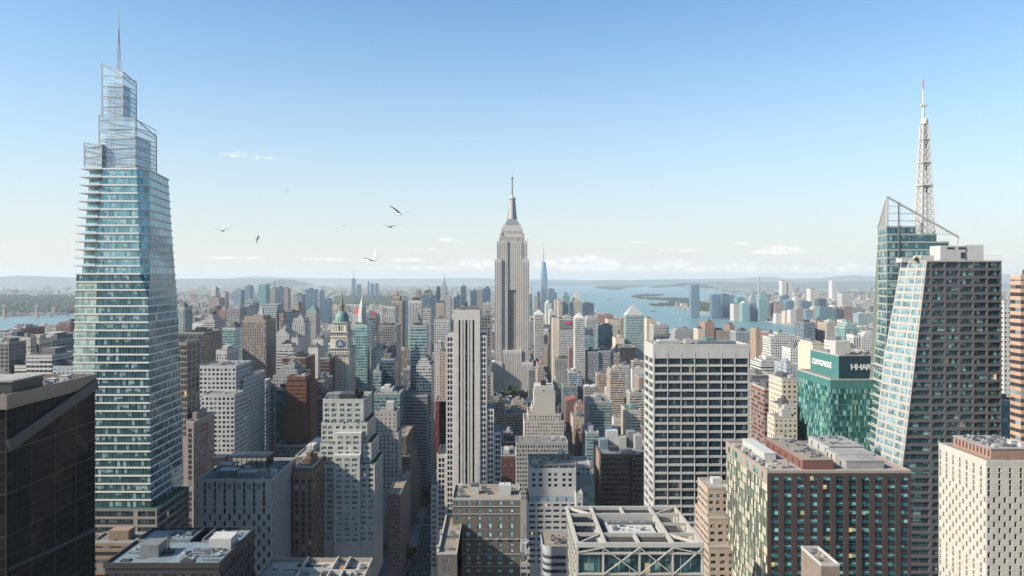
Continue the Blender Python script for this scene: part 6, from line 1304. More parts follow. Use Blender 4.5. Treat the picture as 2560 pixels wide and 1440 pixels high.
 (OB_, 'cream riverside block with steps', 1617, 1640, 800, 2050, 60, 'gridS', CR, dict(tiers=((2, 8, 4, 4),))), (OT, 'navy-striped white block', 1634, 1672, 812, 1900, 56, 'band', W_, {}), (OT, 'brown ribbed block', 1423, 1454, 869, 1580, 44, 'fins', (.26, .17, .14), {}), (OT, 'dark glass office with grey wing', 1470, 1497, 880, 1500, 60, 'grid', (.3, .31, .33), {}), (OT, 'pale grey striped office', 1497.5, 1527, 878, 1503, 64, 'band', (.4, .4, .42), {}),
 (OT, 'tan ribbon-window slab', 1527, 1549, 884, 1505, 50, 'band', T_, {}), (OT, 'black-brown tower', 1550, 1589, 868, 1500, 55, 'glassD', (.09, .06, .06), {}), (OT, 'slim tan banded tower', 1526, 1561, 928, 1280, 46, 'band', T_, dict(tiers=((2, 2, 3, 4),))), (GT, 'pale glass tower with white fins', 1423, 1443, 929, 1450, 40, 'glassB', W_, {}), (OT, 'narrow pale office fin', 1444, 1456, 935, 1440, 40, 'band', (.4, .42, .45), {}),
 (OB_, 'low teal-topped block with green roof', 1408, 1444, 966, 1400, 44, 'bandT', (.3, .34, .34), dict(roofm='roof_green')), (AB, 'red-brown brick building', 1414, 1440, 1003, 1290, 40, 'gridS', (.22, .12, .1), dict(top='wedge', topcol='brick_r', fn=6)), (OB_, 'glass office with gravel roof', 1472, 1530, 1006, 1030, 60, 'bandT', (.38, .38, .36), {}),
 (OB_, 'cream block with green roof', 1566, 1601, 1026, 980, 44, 'gridL', CR, dict(roofm='roof_green', topcol='copper')), (AB, 'white church-like tower', 1583, 1602, 990, 1200, 30, 'gridS', W_, dict(top='pyr', topcol='white', fn=10)), (AB, 'cream corner block', 1433, 1470, 1045, 1170, 46, 'gridS', T_, {}), (AB, 'pinkish stepped block', 1440, 1470, 1020, 1240, 34, 'gridS', PK, dict(tiers=((3, 4, 5, 4),))),
 (AB, 'orange brick corner building', 1446, 1464, 1082, 1085, 50, 'pier', (.3, .16, .09), {}), (GT, 'white-ribbed glass block', 1466, 1497, 1082, 930, 50, 'bandT', (.42, .43, .44), {}), (AB, 'slim grey slab', 1384, 1395, 952, 1480, 40, 'gridS', G_, {}),
 (AB, 'grey mansion block', 1284, 1326, 1017, 1420, 60, 'gridL', (.38, .34, .3), {}), (AB, 'grey-tan block', 1245, 1282, 1018, 1420, 50, 'gridL', (.34, .32, .3), {}), (AB, 'long cream block behind', 1334, 1350, 905, 1780, 60, 'gridS', G_, {}), (AB, 'dark red infill block', 1253, 1290, 1140, 800, 40, 'gridS', (.13, .05, .045), {}), (AB, 'low tan building with tar roof', 1255, 1282, 1085, 1060, 50, 'gridS', T_, {}), (AB, 'flat-roofed brick building', 1258, 1290, 1106, 930, 46, 'gridS', BR, dict(roofm='roof_dark')),
 (AB, 'brick-red roofed old building', 1344, 1362, 925, 1000, 60, 'gridS', (.35, .3, .27), dict(tiers=((2, 2, 8, 3),), topcol='orange')), (AB, 'pale block beside the avenue', 1350, 1382, 838, 2500, 90, 'gridS', G_, {}), (AB, 'round-ended block with a roof garden', 1352, 1370, 862, 2250, 70, 'gridS', T_, dict(roofm='roof_green')), (OB_, 'dark low office', 1334, 1348, 870, 1990, 70, 'grid', (.2, .2, .22), {}), (AB, 'grey stone block behind the avenue', 1322, 1342, 925, 1450, 40, 'gridL', (.25, .24, .23), {}),
 # behind the big white-framed slab and right of it
 (OB_, 'white riverside block', 1688, 1751, 827, 2200, 60, 'gridL', (.46, .46, .45), dict(tiers=((4, 20, 5, 4),))), (AB, 'pinkish riverside block', 1762, 1786, 805, 2000, 50, 'gridS', PK, {}), (OB_, 'orange-cream block with dark front', 1790, 1824, 826, 2000, 60, 'gridL', (.46, .36, .28), {}), (AB, 'tan brick tower', 1824, 1836, 812, 2100, 50, 'gridS', (.34, .2, .14), {}), (OT, 'pale blue ribbed block', 1840, 1874, 828, 1950, 50, 'pier', (.36, .4, .44), {}),
 (AB, 'brown riverside block', 1876, 1915, 836, 2050, 50, 'grid', (.25, .16, .14), {}), (AB, 'tan block', 1890, 1905, 822, 1700, 40, 'gridS', (.42, .3, .22), {}), (AB, 'dusky red block', 1920, 1945, 832, 1450, 40, 'gridS', (.24, .13, .12), {}), (AB, 'cream round-topped block', 1745, 1762, 822, 1700, 40, 'gridS', CR, {}),
 (AT, 'broad white hotel of many balconies', 1927, 2003, 843, 1150, 36, 'grid', W_, dict(tiers=((12, 14, 5, 5), (10, 14, 5, 4)), topcol='copper')), (AB, 'white block with slit windows', 1976, 2014, 871, 1000, 30, 'gridS', W_, {}), (OT, 'navy ribbon-window slab', 2010, 2038, 806, 1700, 56, 'band', (.2, .24, .3), {}), (OT, 'mauve-tan slab', 2039, 2067, 801, 1750, 56, 'gridS', (.36, .28, .26), {}), (OT, 'cream slab with louvres', 2067, 2104, 807, 1700, 50, 'gridS', (.46, .38, .32), dict(topcol='conc')),
 (GT, 'stepped teal glass block by the river', 2112, 2148, 818, 1650, 50, 'glassT', (.4, .5, .48), dict(tiers=((4, 6, 6, 4), (6, 6, 5, 4)), top='dome', fn=6)), (AT, 'round white tower', 2134, 2152, 838, 1150, 24, 'pier', W_, {}), (AB, 'long white riverside block', 2153, 2200, 843, 1200, 40, 'gridS', W_, {}),
 (AB, 'cream block with brown roof huts', 2032, 2078, 862, 800, 40, 'plainW', CR, dict(tiers=((2, 20, 5, 4),))), (AB, 'white block with few openings', 2092, 2122, 856, 760, 30, 'gridS', W_, {}), (AB, 'tan tower behind the green sign', 2122, 2150, 872, 900, 30, 'gridS', T_, {}),
 (OB_, 'white low building with round banded storeys', 1902, 1965, 908, 950, 40, 'band', W_, dict(tiers=((6, 8, 6, 5),))), (OB_, 'low dark block with tan roof', 1876, 1926, 938, 850, 40, 'gridS', (.12, .12, .14), dict(roofm='roof_tan')), (OB_, 'pale blue-grey low block', 1966, 1998, 912, 900, 40, 'gridS', (.36, .4, .44), {}),
 (OT, 'red-brown brick tower with orange flank', 1911, 1952, 973, 620, 30, 'gridL', (.3, .17, .13), {}), (AT, 'cream stepped apartment tower', 1955, 1993, 948, 570, 28, 'gridS', CR, {}), (AT, 'cream terrace block stepping down', 1945, 1993, 1014, 550, 18, 'gridS', CR, {}), (AT, 'lowest cream terrace block', 1936, 1993, 1044, 535, 14, 'gridS', CR, {}), (AB, 'narrow tan block', 1876, 1897, 962, 700, 30, 'gridS', T_, {}),
 (OT, 'pinkish banded tower at the right edge', 2552, 2630, 690, 380, 8, 'band', (.5, .33, .24), {}), (AT, 'white block with small square windows at the right edge', 2509, 2540, 753, 600, 30, 'gridS', (.6, .58, .54), {}), (GT, 'low teal glass block at the right edge', 2506, 2545, 1002, 500, 28, 'bandT', (.1, .2, .2), {}),
 # other side of the river
 (GT, 'tall lone blue glass slab', 1728, 1749, 712, 5000, 60, 'glassB', (.35, .42, .46), {}), (GT, 'navy slab', 1781, 1802, 737, 4900, 70, 'glassB', (.12, .15, .2), {}), (GT, 'second navy slab', 1806, 1823, 735, 5100, 70, 'glassB', (.12, .14, .19), {}), (GT, 'green glass slab', 1843, 1864, 744, 5300, 70, 'glassT', (.2, .33, .34), {}), (AB, 'white and glass block', 1834, 1854, 760, 4700, 70, 'gridS', W_, {}),
 (GT, 'pale rounded glass tower', 1856, 1874, 757, 4600, 60, 'glassT', (.5, .6, .62), dict(top='dome', topcol='steel', fn=14)), (GT, 'dark rocket-shaped tower', 1877, 1893, 757, 4650, 40, 'glassB', (.3, .32, .38), dict(top='spire', fn=98, topcol='steel')), (GT, 'pale glass tower with pointed crown', 1898, 1919, 745, 4600, 50, 'glassT', (.45, .55, .6), dict(top='pyr', fn=42, topcol='copper')),
 (OT, 'dark slab behind', 1926, 1940, 757, 4800, 60, 'glassD', PU, {}), (OT, 'grey-brown slab', 1937, 1958, 758, 4600, 60, 'gridS', P_, {}), (GT, 'dark blue tall slab', 1957, 1973, 739, 4900, 60, 'glassB', (.12, .13, .18), {}), (GT, 'blue glass tower', 1966, 1986, 751, 4700, 60, 'glassB', (.35, .45, .52), {}), (AT, 'white tower', 1988, 2005, 744, 5000, 60, 'gridS', W_, {}), (GT, 'blue-grey twin tower', 2006, 2020, 752, 4600, 50, 'glassB', BL, {}), (GT, 'second blue-grey twin tower', 2016, 2029, 754, 4750, 50, 'glassB', BL, {}),
 (AT, 'tall white tower', 2026, 2046, 722, 5400, 70, 'gridS', W_, {}), (GT, 'low dark slab', 2046, 2066, 747, 5200, 60, 'glassD', BL, {}), (AT, 'cream pointed tower', 2032, 2046, 769, 4400, 50, 'gridS', CR, dict(top='pyr', topcol='conc', fn=10)), (GT, 'teal slab with white edge', 2049, 2082, 767, 4300, 60, 'glassT', (.2, .35, .36), {}), (OT, 'white edge slab', 2083, 2090, 763, 4350, 50, 'plainW', W_, {}), (GT, 'navy low slab', 2090, 2106, 771, 4200, 60, 'glassD', BL, {}),
 (OT, 'white ribbed tower', 2105, 2130, 735, 5000, 70, 'fins', W_, dict(mast=730)), (AB, 'dusky red tower', 2110, 2131, 766, 4200, 60, 'gridS', (.3, .18, .17), {}), (OT, 'grey-blue slab', 2132, 2156, 767, 4500, 60, 'gridS', (.25, .28, .33), {}), (OT, 'teal and white striped block', 2146, 2178, 784, 4000, 60, 'band', (.4, .5, .5), {}), (AB, 'grey low riverside block', 2172, 2192, 787, 4200, 60, 'gridS', G_, {}),
 (AB, 'white riverside block', 1976, 1992, 775, 4300, 50, 'gridS', W_, {}), (AB, 'mauve riverside block', 1991, 2009, 770, 4300, 50, 'gridS', P_, {}), (AB, 'cream riverside block', 1962, 1975, 779, 4350, 50, 'gridS', CR, {}), (AB, 'pale riverside block', 1940, 1960, 785, 4400, 50, 'gridS', W_, {}), (GT, 'small pale glass tower', 2016, 2032, 774, 4250, 50, 'glassB', (.4, .46, .5), {}), (AB, 'cream terraces', 2105, 2125, 800, 3900, 60, 'gridS', CR, {}),
 (AT, 'far white twin tower', 1955, 1967, 702, 9000, 100, 'gridS', W_, {}), (AT, 'second far white twin tower', 1971, 1980, 703, 9000, 100, 'gridS', W_, {}), (AT, 'far lone tower', 2080, 2088, 702, 9500, 100, 'gridS', W_, {}), (GT, 'far faint blue slab', 1823, 1840, 738, 5600, 80, 'glassB', (.4, .48, .5), {}),
 # far left and centre
 (GT, 'teal glass tower with slanted white top', 646, 665, 712, 4200, 70, 'glassT', (.3, .48, .5), dict(top='wedge', fn=7)), (OT, 'pale tower with thin mast', 673, 690, 721, 4400, 70, 'gridS', G_, dict(mast=696)), (GT, 'blue slab', 692, 703, 718, 4300, 60, 'glassB', BL, {}), (OT, 'grey slab', 709, 720, 721, 4600, 60, 'gridS', P_, {}), (OT, 'mid grey block', 736, 755, 737, 4000, 70, 'gridS', (.25, .28, .3), {}), (GT, 'broad steel-blue slab', 764, 786, 724, 3800, 70, 'glassB', (.18, .24, .3), {}), (GT, 'narrow steel-blue slab', 799, 806, 728, 4200, 50, 'glassB', BL, {}), (GT, 'low steel-blue block', 804, 823, 748, 3600, 70, 'glassB', BL, {}),
 (OT, 'white and blue tower', 611, 625, 715, 4600, 70, 'glassB', (.4, .45, .5), {}), (OT, 'blue ribbed block', 582, 602, 725, 4300, 70, 'fins', (.3, .4, .5), {}), (AT, 'pale slim tower', 527, 539, 722, 4400, 60, 'gridS', W_, dict(top='pyr', topcol='conc')), (AT, 'small pale tower', 554, 563, 731, 4300, 60, 'gridS', CR, {}), (AB, 'mauve block', 521, 548, 744, 3900, 80, 'gridS', P_, {}), (GT, 'lone far blue tower with mast', 879, 886, 697, 9000, 90, 'glassB', (.3, .4, .5), dict(mast=670)), (GT, 'far blue block', 892, 900, 711, 9000, 100, 'glassB', BL, {}), (GT, 'far blue sliver', 919, 922, 704, 9000, 50, 'glassB', BL, {}), (GT, 'small far blue block', 926, 933, 709, 9000, 80, 'glassB', BL, {}), (GT, 'faint far blue block', 938, 945, 709, 9400, 80, 'glassB', BL, {}),
 (GT, 'dark slab left of the deco skyscraper', 1176, 1192, 727, 3000, 60, 'glassB', BL, {}), (GT, 'bright blue slab', 1206, 1226, 721, 3200, 60, 'glassB', (.12, .24, .36), {}), (GT, 'blue slab with mast', 1152, 1165, 715, 3400, 50, 'glassB', BL, dict(mast=702)), (AT, 'mauve slab', 1192, 1206, 726, 3600, 50, 'gridS', P_, {}), (GT, 'dark blue curved block', 1134, 1150, 742, 2800, 50, 'glassB', BL, dict(top='dome')), (AT, 'white gridded slab', 1108, 1127, 738, 2800, 50, 'gridL', W_, {}), (GT, 'dark sliver tower', 1091, 1100, 718, 3200, 40, 'glassD', BL, {}), (AT, 'grey masted tower', 1063, 1078, 728, 2600, 50, 'gridS', G_, dict(mast=708)), (OT, 'pink-grey tower', 1040, 1050, 727, 3000, 50, 'gridS', P_, {}), (GT, 'small navy tower', 1079, 1088, 741, 2600, 40, 'glassB', BL, {}),
 (GT, 'green-grey slab behind the deco skyscraper', 1323, 1331, 736, 4200, 60, 'glassT', BL, {}), (AT, 'pale sliver tower', 1325, 1331, 719, 5200, 60, 'gridS', W_, {}), (AT, 'grey slab by the supertall', 1335, 1345, 742, 4600, 60, 'gridS', G_, {}), (OT, 'dark slab by the supertall', 1344, 1350, 731, 5200, 60, 'glassD', PU, {}), (AB, 'beige block below the supertall', 1388, 1402, 750, 4200, 80, 'gridS', T_, {}),
]
for (kind, look, xa, xb, py, D, dep, st, col, op) in MID:
    bld(kind[0], kind[1], look, xa, xb, py, D, dep, st, col, **op)
for (r, look, px, py, D) in REG:
    if look.startswith('big white fin'):
        t = MB(); t.box(X(1414, 1699), X(1427, 1699), 1697.6, 1698.6, Z(810, 1699), Z(804, 1699), bot=True); t.build('sign', M['pink'], r)
        t = MB()
        for k in range(16): xx = X(1397, 1700) + .5 + k * 2.3; t.box(xx, xx + .9, 1698.8, 1700, Z(821, 1700), Z(799, 1700))
        t.build('facade_fin', M['conc'], r)
tvt = root('television_tower', (X(1897, 4700), 4700, 0), 'hair-thin television tower rising above the far-bank towers, bulb near its top', 'tower')
t = MB(); cx = X(1897, 4700); t.rev(cx, 4700, [(9, 0), (5, Z(760, 4700)), (3.4, Z(712, 4700)), (3, Z(700, 4700)), (5.6, Z(699, 4700)), (5.6, Z(695, 4700)), (2, Z(694, 4700)), (1, Z(684, 4700))], 8); t.build('shaft', M['conc'], tvt)
for (px, py, D, lab) in ((688, 696, 4400, 'thin transmission mast above the far left-hand towers'), (760, 700, 5200, 'hair-thin lone mast left of the broad steel-blue slab, far off')):
    q = root('radio_mast', (X(px, D), D, 0), lab, 'mast'); t = MB(); t.rev(X(px, D), D, [(1.6, 0), (1.0, Z(py, D))], 5)
    for k in range(3): a = k * 2.1; t.bar((X(px, D), D, Z(py, D) * .9), (X(px, D) + 60 * math.cos(a), D + 60 * math.sin(a), 0), .5)
    t.build('lattice', M['metal_g'], q)

# ---- diamond-topped tower
D = 1750.0; r = bld('office_tower', 'office building', '', 1565, 1610, 787, D, 34, 'bandT', (.55, .6, .56), pent=False, label='pale green banded tower with a white sloping diamond-shaped roof, at the water side')
a, c = X(1565, D), X(1610, D); t = MB(); z1 = Z(787, D); ap1, ap2 = (X(1583, D), D + 6, Z(761, D)), (X(1588, D), D + 24, Z(766, D))
t.loft([[(a, D, z1), (c, D, z1), (c, D + 34, z1), (a, D + 34, z1)], [ap1, (ap1[0] + .3, ap1[1], ap1[2]), (ap2[0] + .3, ap2[1], ap2[2]), ap2]]); t.build('diamond_roof', M['white'], r)
# ---- detailed mid-distance blocks with real window openings
def gridblock(name, cat, lab, wm, parts, pane=None, roof='roof_grey', seedc=1):
    """parts = (x0, x1, ytop, D, dep, ncols, cw, fl, nright, ybottom)"""
    p0 = parts[0]; b = B(name, lab, cat, X((p0[0] + p0[1]) / 2, p0[3]), p0[3] + p0[4] / 2, wm, pane or gl['win'])
    for i, (xa, xb, py, D, dep, n, cw, fl, nr, yb, *more) in enumerate(parts):
        a, c = X(xa, D), X(xb, D); z = Z(py, D); zb_ = Z(yb, D); k = dict(cw=cw, fl=fl, bot=zb_, nx=1, rec=.35, h0=.3, h1=.85, top=1.3); k.update(more[0] if more else {})
        side = 'right' if xb < CX else 'left'
        b.block(a, c, D, D + dep, 5, z, front=dict(n=n, **k), **{side: dict(n=nr, **k)})
        b.slab(a + .3, c - .3, D + .3, D + dep - .3, z - .3, M[roof]); parapet(b.r, a - .05, c + .05, D - .05, D + dep + .05, z - .3, 1.0, .35, wm)
        clutter(b.r, a + 1, c - 1, D + 1, D + dep - 1, z - .3, max(4, int((c - a) * dep / 90)), seedc + i, .8)
        occupy(a, c, D, D + dep)
    return b
wg = solid('white_gridded_wall', (.55, .54, .54), .85, var=.08)
b = gridblock('apartment_tower', 'apartment building', 'white block of square dark windows in stepped volumes, right of the tall glass tower', wg, [(498, 590, 916, 640, 40, 9, .62, 3.75, 10, 1160), (590.3, 608, 948, 652, 60, 2, .55, 3.75, 12, 1160), (502, 586, 988, 600, 22, 8, .6, 3.7, 4, 1170), (590, 606, 1048, 632, 16, 2, .6, 3.7, 5, 1150)]); b.done()
b = gridblock('deco_tower', 'apartment building', 'tall tan art-deco tower with long window rows and pink piers, left of the clock tower', solid('tan_pink_deco_stone', (.42, .35, .3), .85, var=.1), [(606, 664, 800, 1000, 46, 10, .5, 3.9, 9, 1010, dict(h0=.2, h1=.9, top=3)), (611, 658, 791, 1006, 34, 8, .4, 5, 7, 799, dict(h0=.1, h1=.95))]); b.done()
b = gridblock('brick_tower', 'apartment building', 'tall red-brown brick tower of small dark windows with a lower tan-edged wing on its right', solid('russet_brick', (.2, .085, .055), .9, var=.12), [(714, 766, 958, 700, 24, 13, .55, 3.6, 6, 1110), (718, 764, 943, 702, 20, 9, .5, 5.5, 4, 957), (767, 776, 958, 704, 28, 3, .5, 3.6, 8, 1110, dict(top=3))], pane=gl['slot']); b.done()
b = gridblock('setback_tower', 'office building', 'creamy white ziggurat-like building with broad shoulders, in front of the busy avenue', solid('cream_terracotta', (.56, .51, .45), .85, var=.07), [(1340, 1386, 998, 722, 26, 6, .52, 3.1, 5, 1100, dict(cols=None)), (1331, 1396, 1017, 720, 30, 9, .52, 3.1, 6, 1104), (1321, 1402, 1035, 718, 36, 12, .5, 3.1, 8, 1104), (1311, 1410, 1053, 716, 40, 15, .5, 3.1, 9, 1104), (1335, 1388, 980, 719, 22, 6, .4, 40, 3, 979)]); b.done()
t = MB(); t.box(X(1338, 716), X(1386, 716), 724, 745, Z(998, 716), Z(968, 716)); t.build('tower_stage', b.wm, b.r); t = MB(); t.box(X(1354, 716), X(1367, 716), 727, 734, Z(968, 716), Z(955, 716)); t.build('water_tank', M['metal_d'], b.r)
b = gridblock('office_block', 'office building', 'long low pale block of square windows below the white ziggurat building', solid('grey_cream_stone', (.42, .4, .38), .85, var=.1), [(1291, 1420, 1108, 640, 26, 19, .58, 3.6, 5, 1250)]); b.done()
b = gridblock('apartment_tower', 'apartment building', 'pinkish-white slim tower with a chimney box, right of the terraced white tower', solid('pinkish_white_render', (.52, .47, .44), .85, var=.08), [(938, 991, 1030, 735, 26, 5, .3, 3.8, 8, 1215), (936, 996, 1083, 730, 28, 6, .55, 3.8, 9, 1230)]); b.done()
t = MB(); t.box(X(965, 742), X(984, 742), 742, 750, Z(1030, 735), Z(1008, 735)); t.build('chimney_box', M['white'], b.r)
b = gridblock('office_block', 'office building', 'grey-tan block with sunlit roof beside the avenue, left of the street canyon', solid('grey_tan_brick', (.26, .22, .2), .9, var=.1), [(969, 1001, 1236, 646, 78, 7, .7, 3.6, 24, 1420, dict(h0=.35, h1=.75))], roof='roof_tan'); b.done()
b = gridblock('office_block', 'office building', 'brown stepped block whose long flank lines the avenue, behind the sunlit-roof block', solid('dull_brown_brick', (.2, .155, .125), .9, var=.1), [(1000, 1030.5, 1197, 776, 80, 5, .5, 3.7, 26, 1330), (995, 1024, 1143, 782, 72, 5, .5, 3.7, 20, 1200), (985, 1016, 1093, 790, 60, 5, .5, 3.7, 16, 1150)], roof='roof_tan'); b.done()
b = gridblock('office_block', 'office building', 'long grey banded office slab with green glass top storeys, facing the avenue', solid('grey_banded_stone', (.3, .3, .31), .85, var=.08), [(1008, 1068, 990, 900, 62, 1, .96, 3.75, 16, 1245, dict(h0=.35, h1=.8, nx=16))], pane=gl['dark'], roof='roof_light'); b.done()
b = gridblock('office_block', 'office building', 'pink-grey frontage with tall dark bays, behind the tall glass tower on its right', solid('pink_grey_granite', (.36, .28, .24), .85, var=.08), [(446, 467, 858, 556, 24, 3, .8, 4.2, 3, 1100, dict(h0=.15, h1=.9)), ], pane=gl['dark']); b.done()
# ================================================================ streets
M['asphalt'] = solid('asphalt', (.055, .057, .062), .9, var=.25, scale=.1, streak=False)
M['walk'] = solid('pavement_slabs', (.3, .29, .27), .9, var=.2, scale=.2, streak=False)
M['paint'] = solid('road_paint', (.65, .64, .6), .8, var=.2, scale=.5, streak=False)
def slabm(name, x0, x1, y0, y1, z, mat, kind='structure'): t = MB(); t.quad((x0, y0, z), (x1, y0, z), (x1, y1, z), (x0, y1, z)); return tag(t.build(name, mat), kind=kind)
AX0, AX1 = -86.0, -58.0
slabm('road', AX0 + 4, AX1 - 4, 500, 2600, .06, M['asphalt'])
for (a, c) in ((AX0, AX0 + 4), (AX1 - 4, AX1)): tag(MB().box(a, c, 500, 2600, 0, .16).build('pavement', M['walk']), kind='structure')
slabm('road', -400, 110, 806, 826, .075, M['asphalt'])
t = MB()
for k in range(120): y = 560 + k * 12; [t.quad((x, y, .1), (x + .25, y, .1), (x + .25, y + 5, .1), (x, y + 5, .1)) for x in (-79, -75.5, -72, -68.5, -65)] if not 796 < y < 832 else None
for yc in (800, 828):
    for k in range(12): x = AX0 + 5 + k * 1.6; t.quad((x, yc, .1), (x + .8, yc, .1), (x + .8, yc + 4, .1), (x, yc + 4, .1))
for k in range(14): y = 807 + k * 1.4; t.quad((AX1 - 3, y, .1), (AX1 + 1, y, .1), (AX1 + 1, y + .7, .1), (AX1 - 3, y + .7, .1)); t.quad((AX0 - 1, y, .1), (AX0 + 3, y, .1), (AX0 + 3, y + .7, .1), (AX0 - 1, y + .7, .1))
tag(t.build('road_markings', M['paint']), kind='structure')
# diagonal avenue on the right: runs from behind the white office block away past the white ziggurat building
dgl = [(X(1452, 1000), 960), (X(1432, 1250), 1250), (X(1410, 1600), 1600), (X(1392, 2000), 2000), (X(1368, 2900), 2900)]
t = MB(); t2 = MB(); L_ = []
DG = [G(1490, 1190), G(1462, 1150), G(1440, 1115), G(1422, 1075), G(1409, 1040), G(1397, 990), G(1387, 950), G(1373, 918), G(1357, 890), G(1348, 860)]
for (a, c) in zip(DG, DG[1:]):
    w = 15; t.quad((a[0] - w, a[1], .09), (a[0] + w, a[1], .09), (c[0] + w, c[1], .09), (c[0] - w, c[1], .09))
    n_ = max(2, int((c[1] - a[1]) / 14))
    for k in range(n_):
        f = k / n_; x, y = a[0] + (c[0] - a[0]) * f, a[1] + (c[1] - a[1]) * f
        for o in (-7, -2.5, 2.5, 7): t2.quad((x + o, y, .12), (x + o + .35, y, .12), (x + o + .35, y + 6, .12), (x + o, y + 6, .12))
tag(t.build('road', M['asphalt']), kind='structure'); tag(t2.build('road_markings', M['paint']), kind='structure')
def near_diag(x, y, pad):
    for (a, c) in zip(DG, DG[1:]):
        if a[1] - 30 <= y <= c[1] + 30:
            f = (y - a[1]) / (c[1] - a[1]); return abs(x - (a[0] + (c[0] - a[0]) * f)) < 17 + pad
    return False

# ---- cars
CARM = {}
def make_car(paint, pname, kind):
    r = root('car', (0, 0, 0), 'x', 'car'); b = MB(); L, W, h = (4.6, 1.85, .62) if kind == 'car' else (7.2, 2.3, 1.0)
    lo = lambda z, f, w: [(-W / 2 * w, -L / 2 * f, z), (W / 2 * w, -L / 2 * f, z), (W / 2 * w, L / 2 * f, z), (-W / 2 * w, L / 2 * f, z)]
    b.loft([lo(.28, .97, .96), lo(.55, 1, 1), lo(.3 + h, .95, .94)])
    if kind == 'van': b.loft([[(x, y if y > 0 else y * .68, z) for x, y, z in lo(.3 + h, .95, .94)], [(x, y if y > 0 else y * .6, z) for x, y, z in lo(2.5, .95, .92)]])
    b.build('body', paint, r)
    if kind == 'car':
        c = MB(); c.loft([[(-.82, -1.35, .9), (.82, -1.35, .9), (.82, 1.75, .9), (-.82, 1.75, .9)], [(-.66, -.6, 1.42), (.66, -.6, 1.42), (.66, 1.15, 1.42), (-.66, 1.15, 1.42)]], cap=False); c.build('cabin_glass', gl['slot'], r)
        c = MB(); c.box(-.66, .66, -.6, 1.15, 1.4, 1.46); c.build('car_roof', paint, r)
    else:
        c = MB(); c.box(-1.0, 1.0, -L / 2 * .66, -L / 2 * .6, 1.3, 2.1); c.build('windscreen', gl['slot'], r)
    for sx in (-1, 1):
        for sy in (-.62, .62):
            c = MB(); i = len(c.v); n = 10; x = sx * W / 2 * .9; c.loft([[(x - .12, sy * L / 2 + .33 * math.cos(2 * math.pi * k / n), .34 + .33 * math.sin(2 * math.pi * k / n)) for k in range(n)], [(x + .12, sy * L / 2 + .33 * math.cos(2 * math.pi * k / n), .34 + .33 * math.sin(2 * math.pi * k / n)) for k in range(n)]]); c.build('wheel', M['metal_d'], r)
    return r
cp = {'white': (.7, .7, .7), 'silver': (.4, .42, .44), 'black': (.02, .02, .022), 'yellow': (.7, .42, .03), 'red': (.45, .03, .025), 'blue': (.05, .1, .25), 'orange': (.6, .18, .03)}
protos = {}
rg = random.Random(12); ncar = {}
spots = []
for y in [672, 684, 697, 712, 731, 744, 760, 776, 792, 842, 858, 879, 905, 930, 962, 1000, 1050, 1110]:
    spots.append((rg.choice([-77.2, -73.7, -70.2, -66.8]), y + rg.uniform(-3, 3), 0))
for k in range(12): spots.append((-80.6, 668 + k * 9.5 + rg.uniform(-1, 1), 0)) if k % 4 != 2 else None
for k in range(5): spots.append((-63.4, 850 + k * 14, 0))
for k in range(4): spots.append((-95 + k * 9 if k < 2 else -50 + k * 8, 813, 1))
for k in range(16):
    i = k % (len(DG) - 1); a, c = DG[i], DG[i + 1]; f = rg.random(); spots.append((a[0] + (c[0] - a[0]) * f + rg.choice([-5, 0, 5]), a[1] + (c[1] - a[1]) * f, 0))
PL = ['first', 'second', 'third', 'fourth', 'fifth', 'sixth', 'seventh', 'eighth', 'ninth', 'tenth', 'eleventh', 'twelfth', 'thirteenth', 'fourteenth', 'fifteenth', 'sixteenth', 'seventeenth', 'eighteenth', 'nineteenth', 'twentieth']
def nth(i): return PL[i] if i < len(PL) else 'next'
spots.sort(key=lambda s: s[1])
for i, (x, y, cr) in enumerate(spots):
    cn = rg.choice(['white', 'white', 'silver', 'black', 'black', 'yellow', 'red', 'blue', 'silver', 'orange']); kind = 'van' if rg.random() < .12 else 'car'
    key = (cn, kind)
    if key not in protos: protos[key] = make_car(solid('%s_car_paint' % cn, cp[cn], .3, .1, var=.03), cn, kind); o = protos[key]
    else: o = copy_tree(protos[key])
    o.location = (x, y, .1); o.rotation_euler = (0, 0, R(90) if cr else (math.pi if rg.random() < .3 else 0))
    wh = 'in the shaded street canyon' if x < 0 else 'on the avenue right of the white ziggurat'
    k2 = (cn, kind, x < 0); ncar[k2] = ncar.get(k2, 0) + 1
    tag(o, '%s %s %s, %s of that colour from nearest' % (cn, kind, wh, nth(ncar[k2] - 1)), kind, 'cars on the streets')

# ---- street trees
TR = []
for v in range(3):
    rg = random.Random(100 + v); t = MB(); clumps = [(Vector((rg.gauss(0, 2.2), rg.gauss(0, 2.2), rg.uniform(5, 10.5))), rg.uniform(1.3, 2.4)) for _ in range(9)]
    for c_, s in clumps:
        for k in range(75):
            d = Vector((rg.gauss(0, 1), rg.gauss(0, 1), rg.gauss(0, 1))).normalized() * s * rg.uniform(.55, 1.0); a = Vector((rg.gauss(0, 1), rg.gauss(0, 1), rg.gauss(0, 1))).normalized() * .36; c = a.orthogonal().normalized() * .36; q = c_ + d
            t.quad(q - a - c, q + a - c, q + a + c, q - a + c)
    k = MB(); k.rev(0, 0, [(.34, 0), (.24, 3), (.14, 7.5)], 7)
    for c_, s in clumps[:5]: k.bar((0, 0, 3.2), c_, .14)
    TR.append((t, k))
leafm = solid('leaf_green', (.06, .1, .03), .8, var=.8, scale=.3, streak=False)
tree0 = []
for v, (t, k) in enumerate(TR):
    r = root('tree', (0, 0, 0), 'x', 'tree'); t.build('crown', leafm, r); k.build('trunk', solid('bark', (.08, .06, .045), .9), r); tree0.append(r)
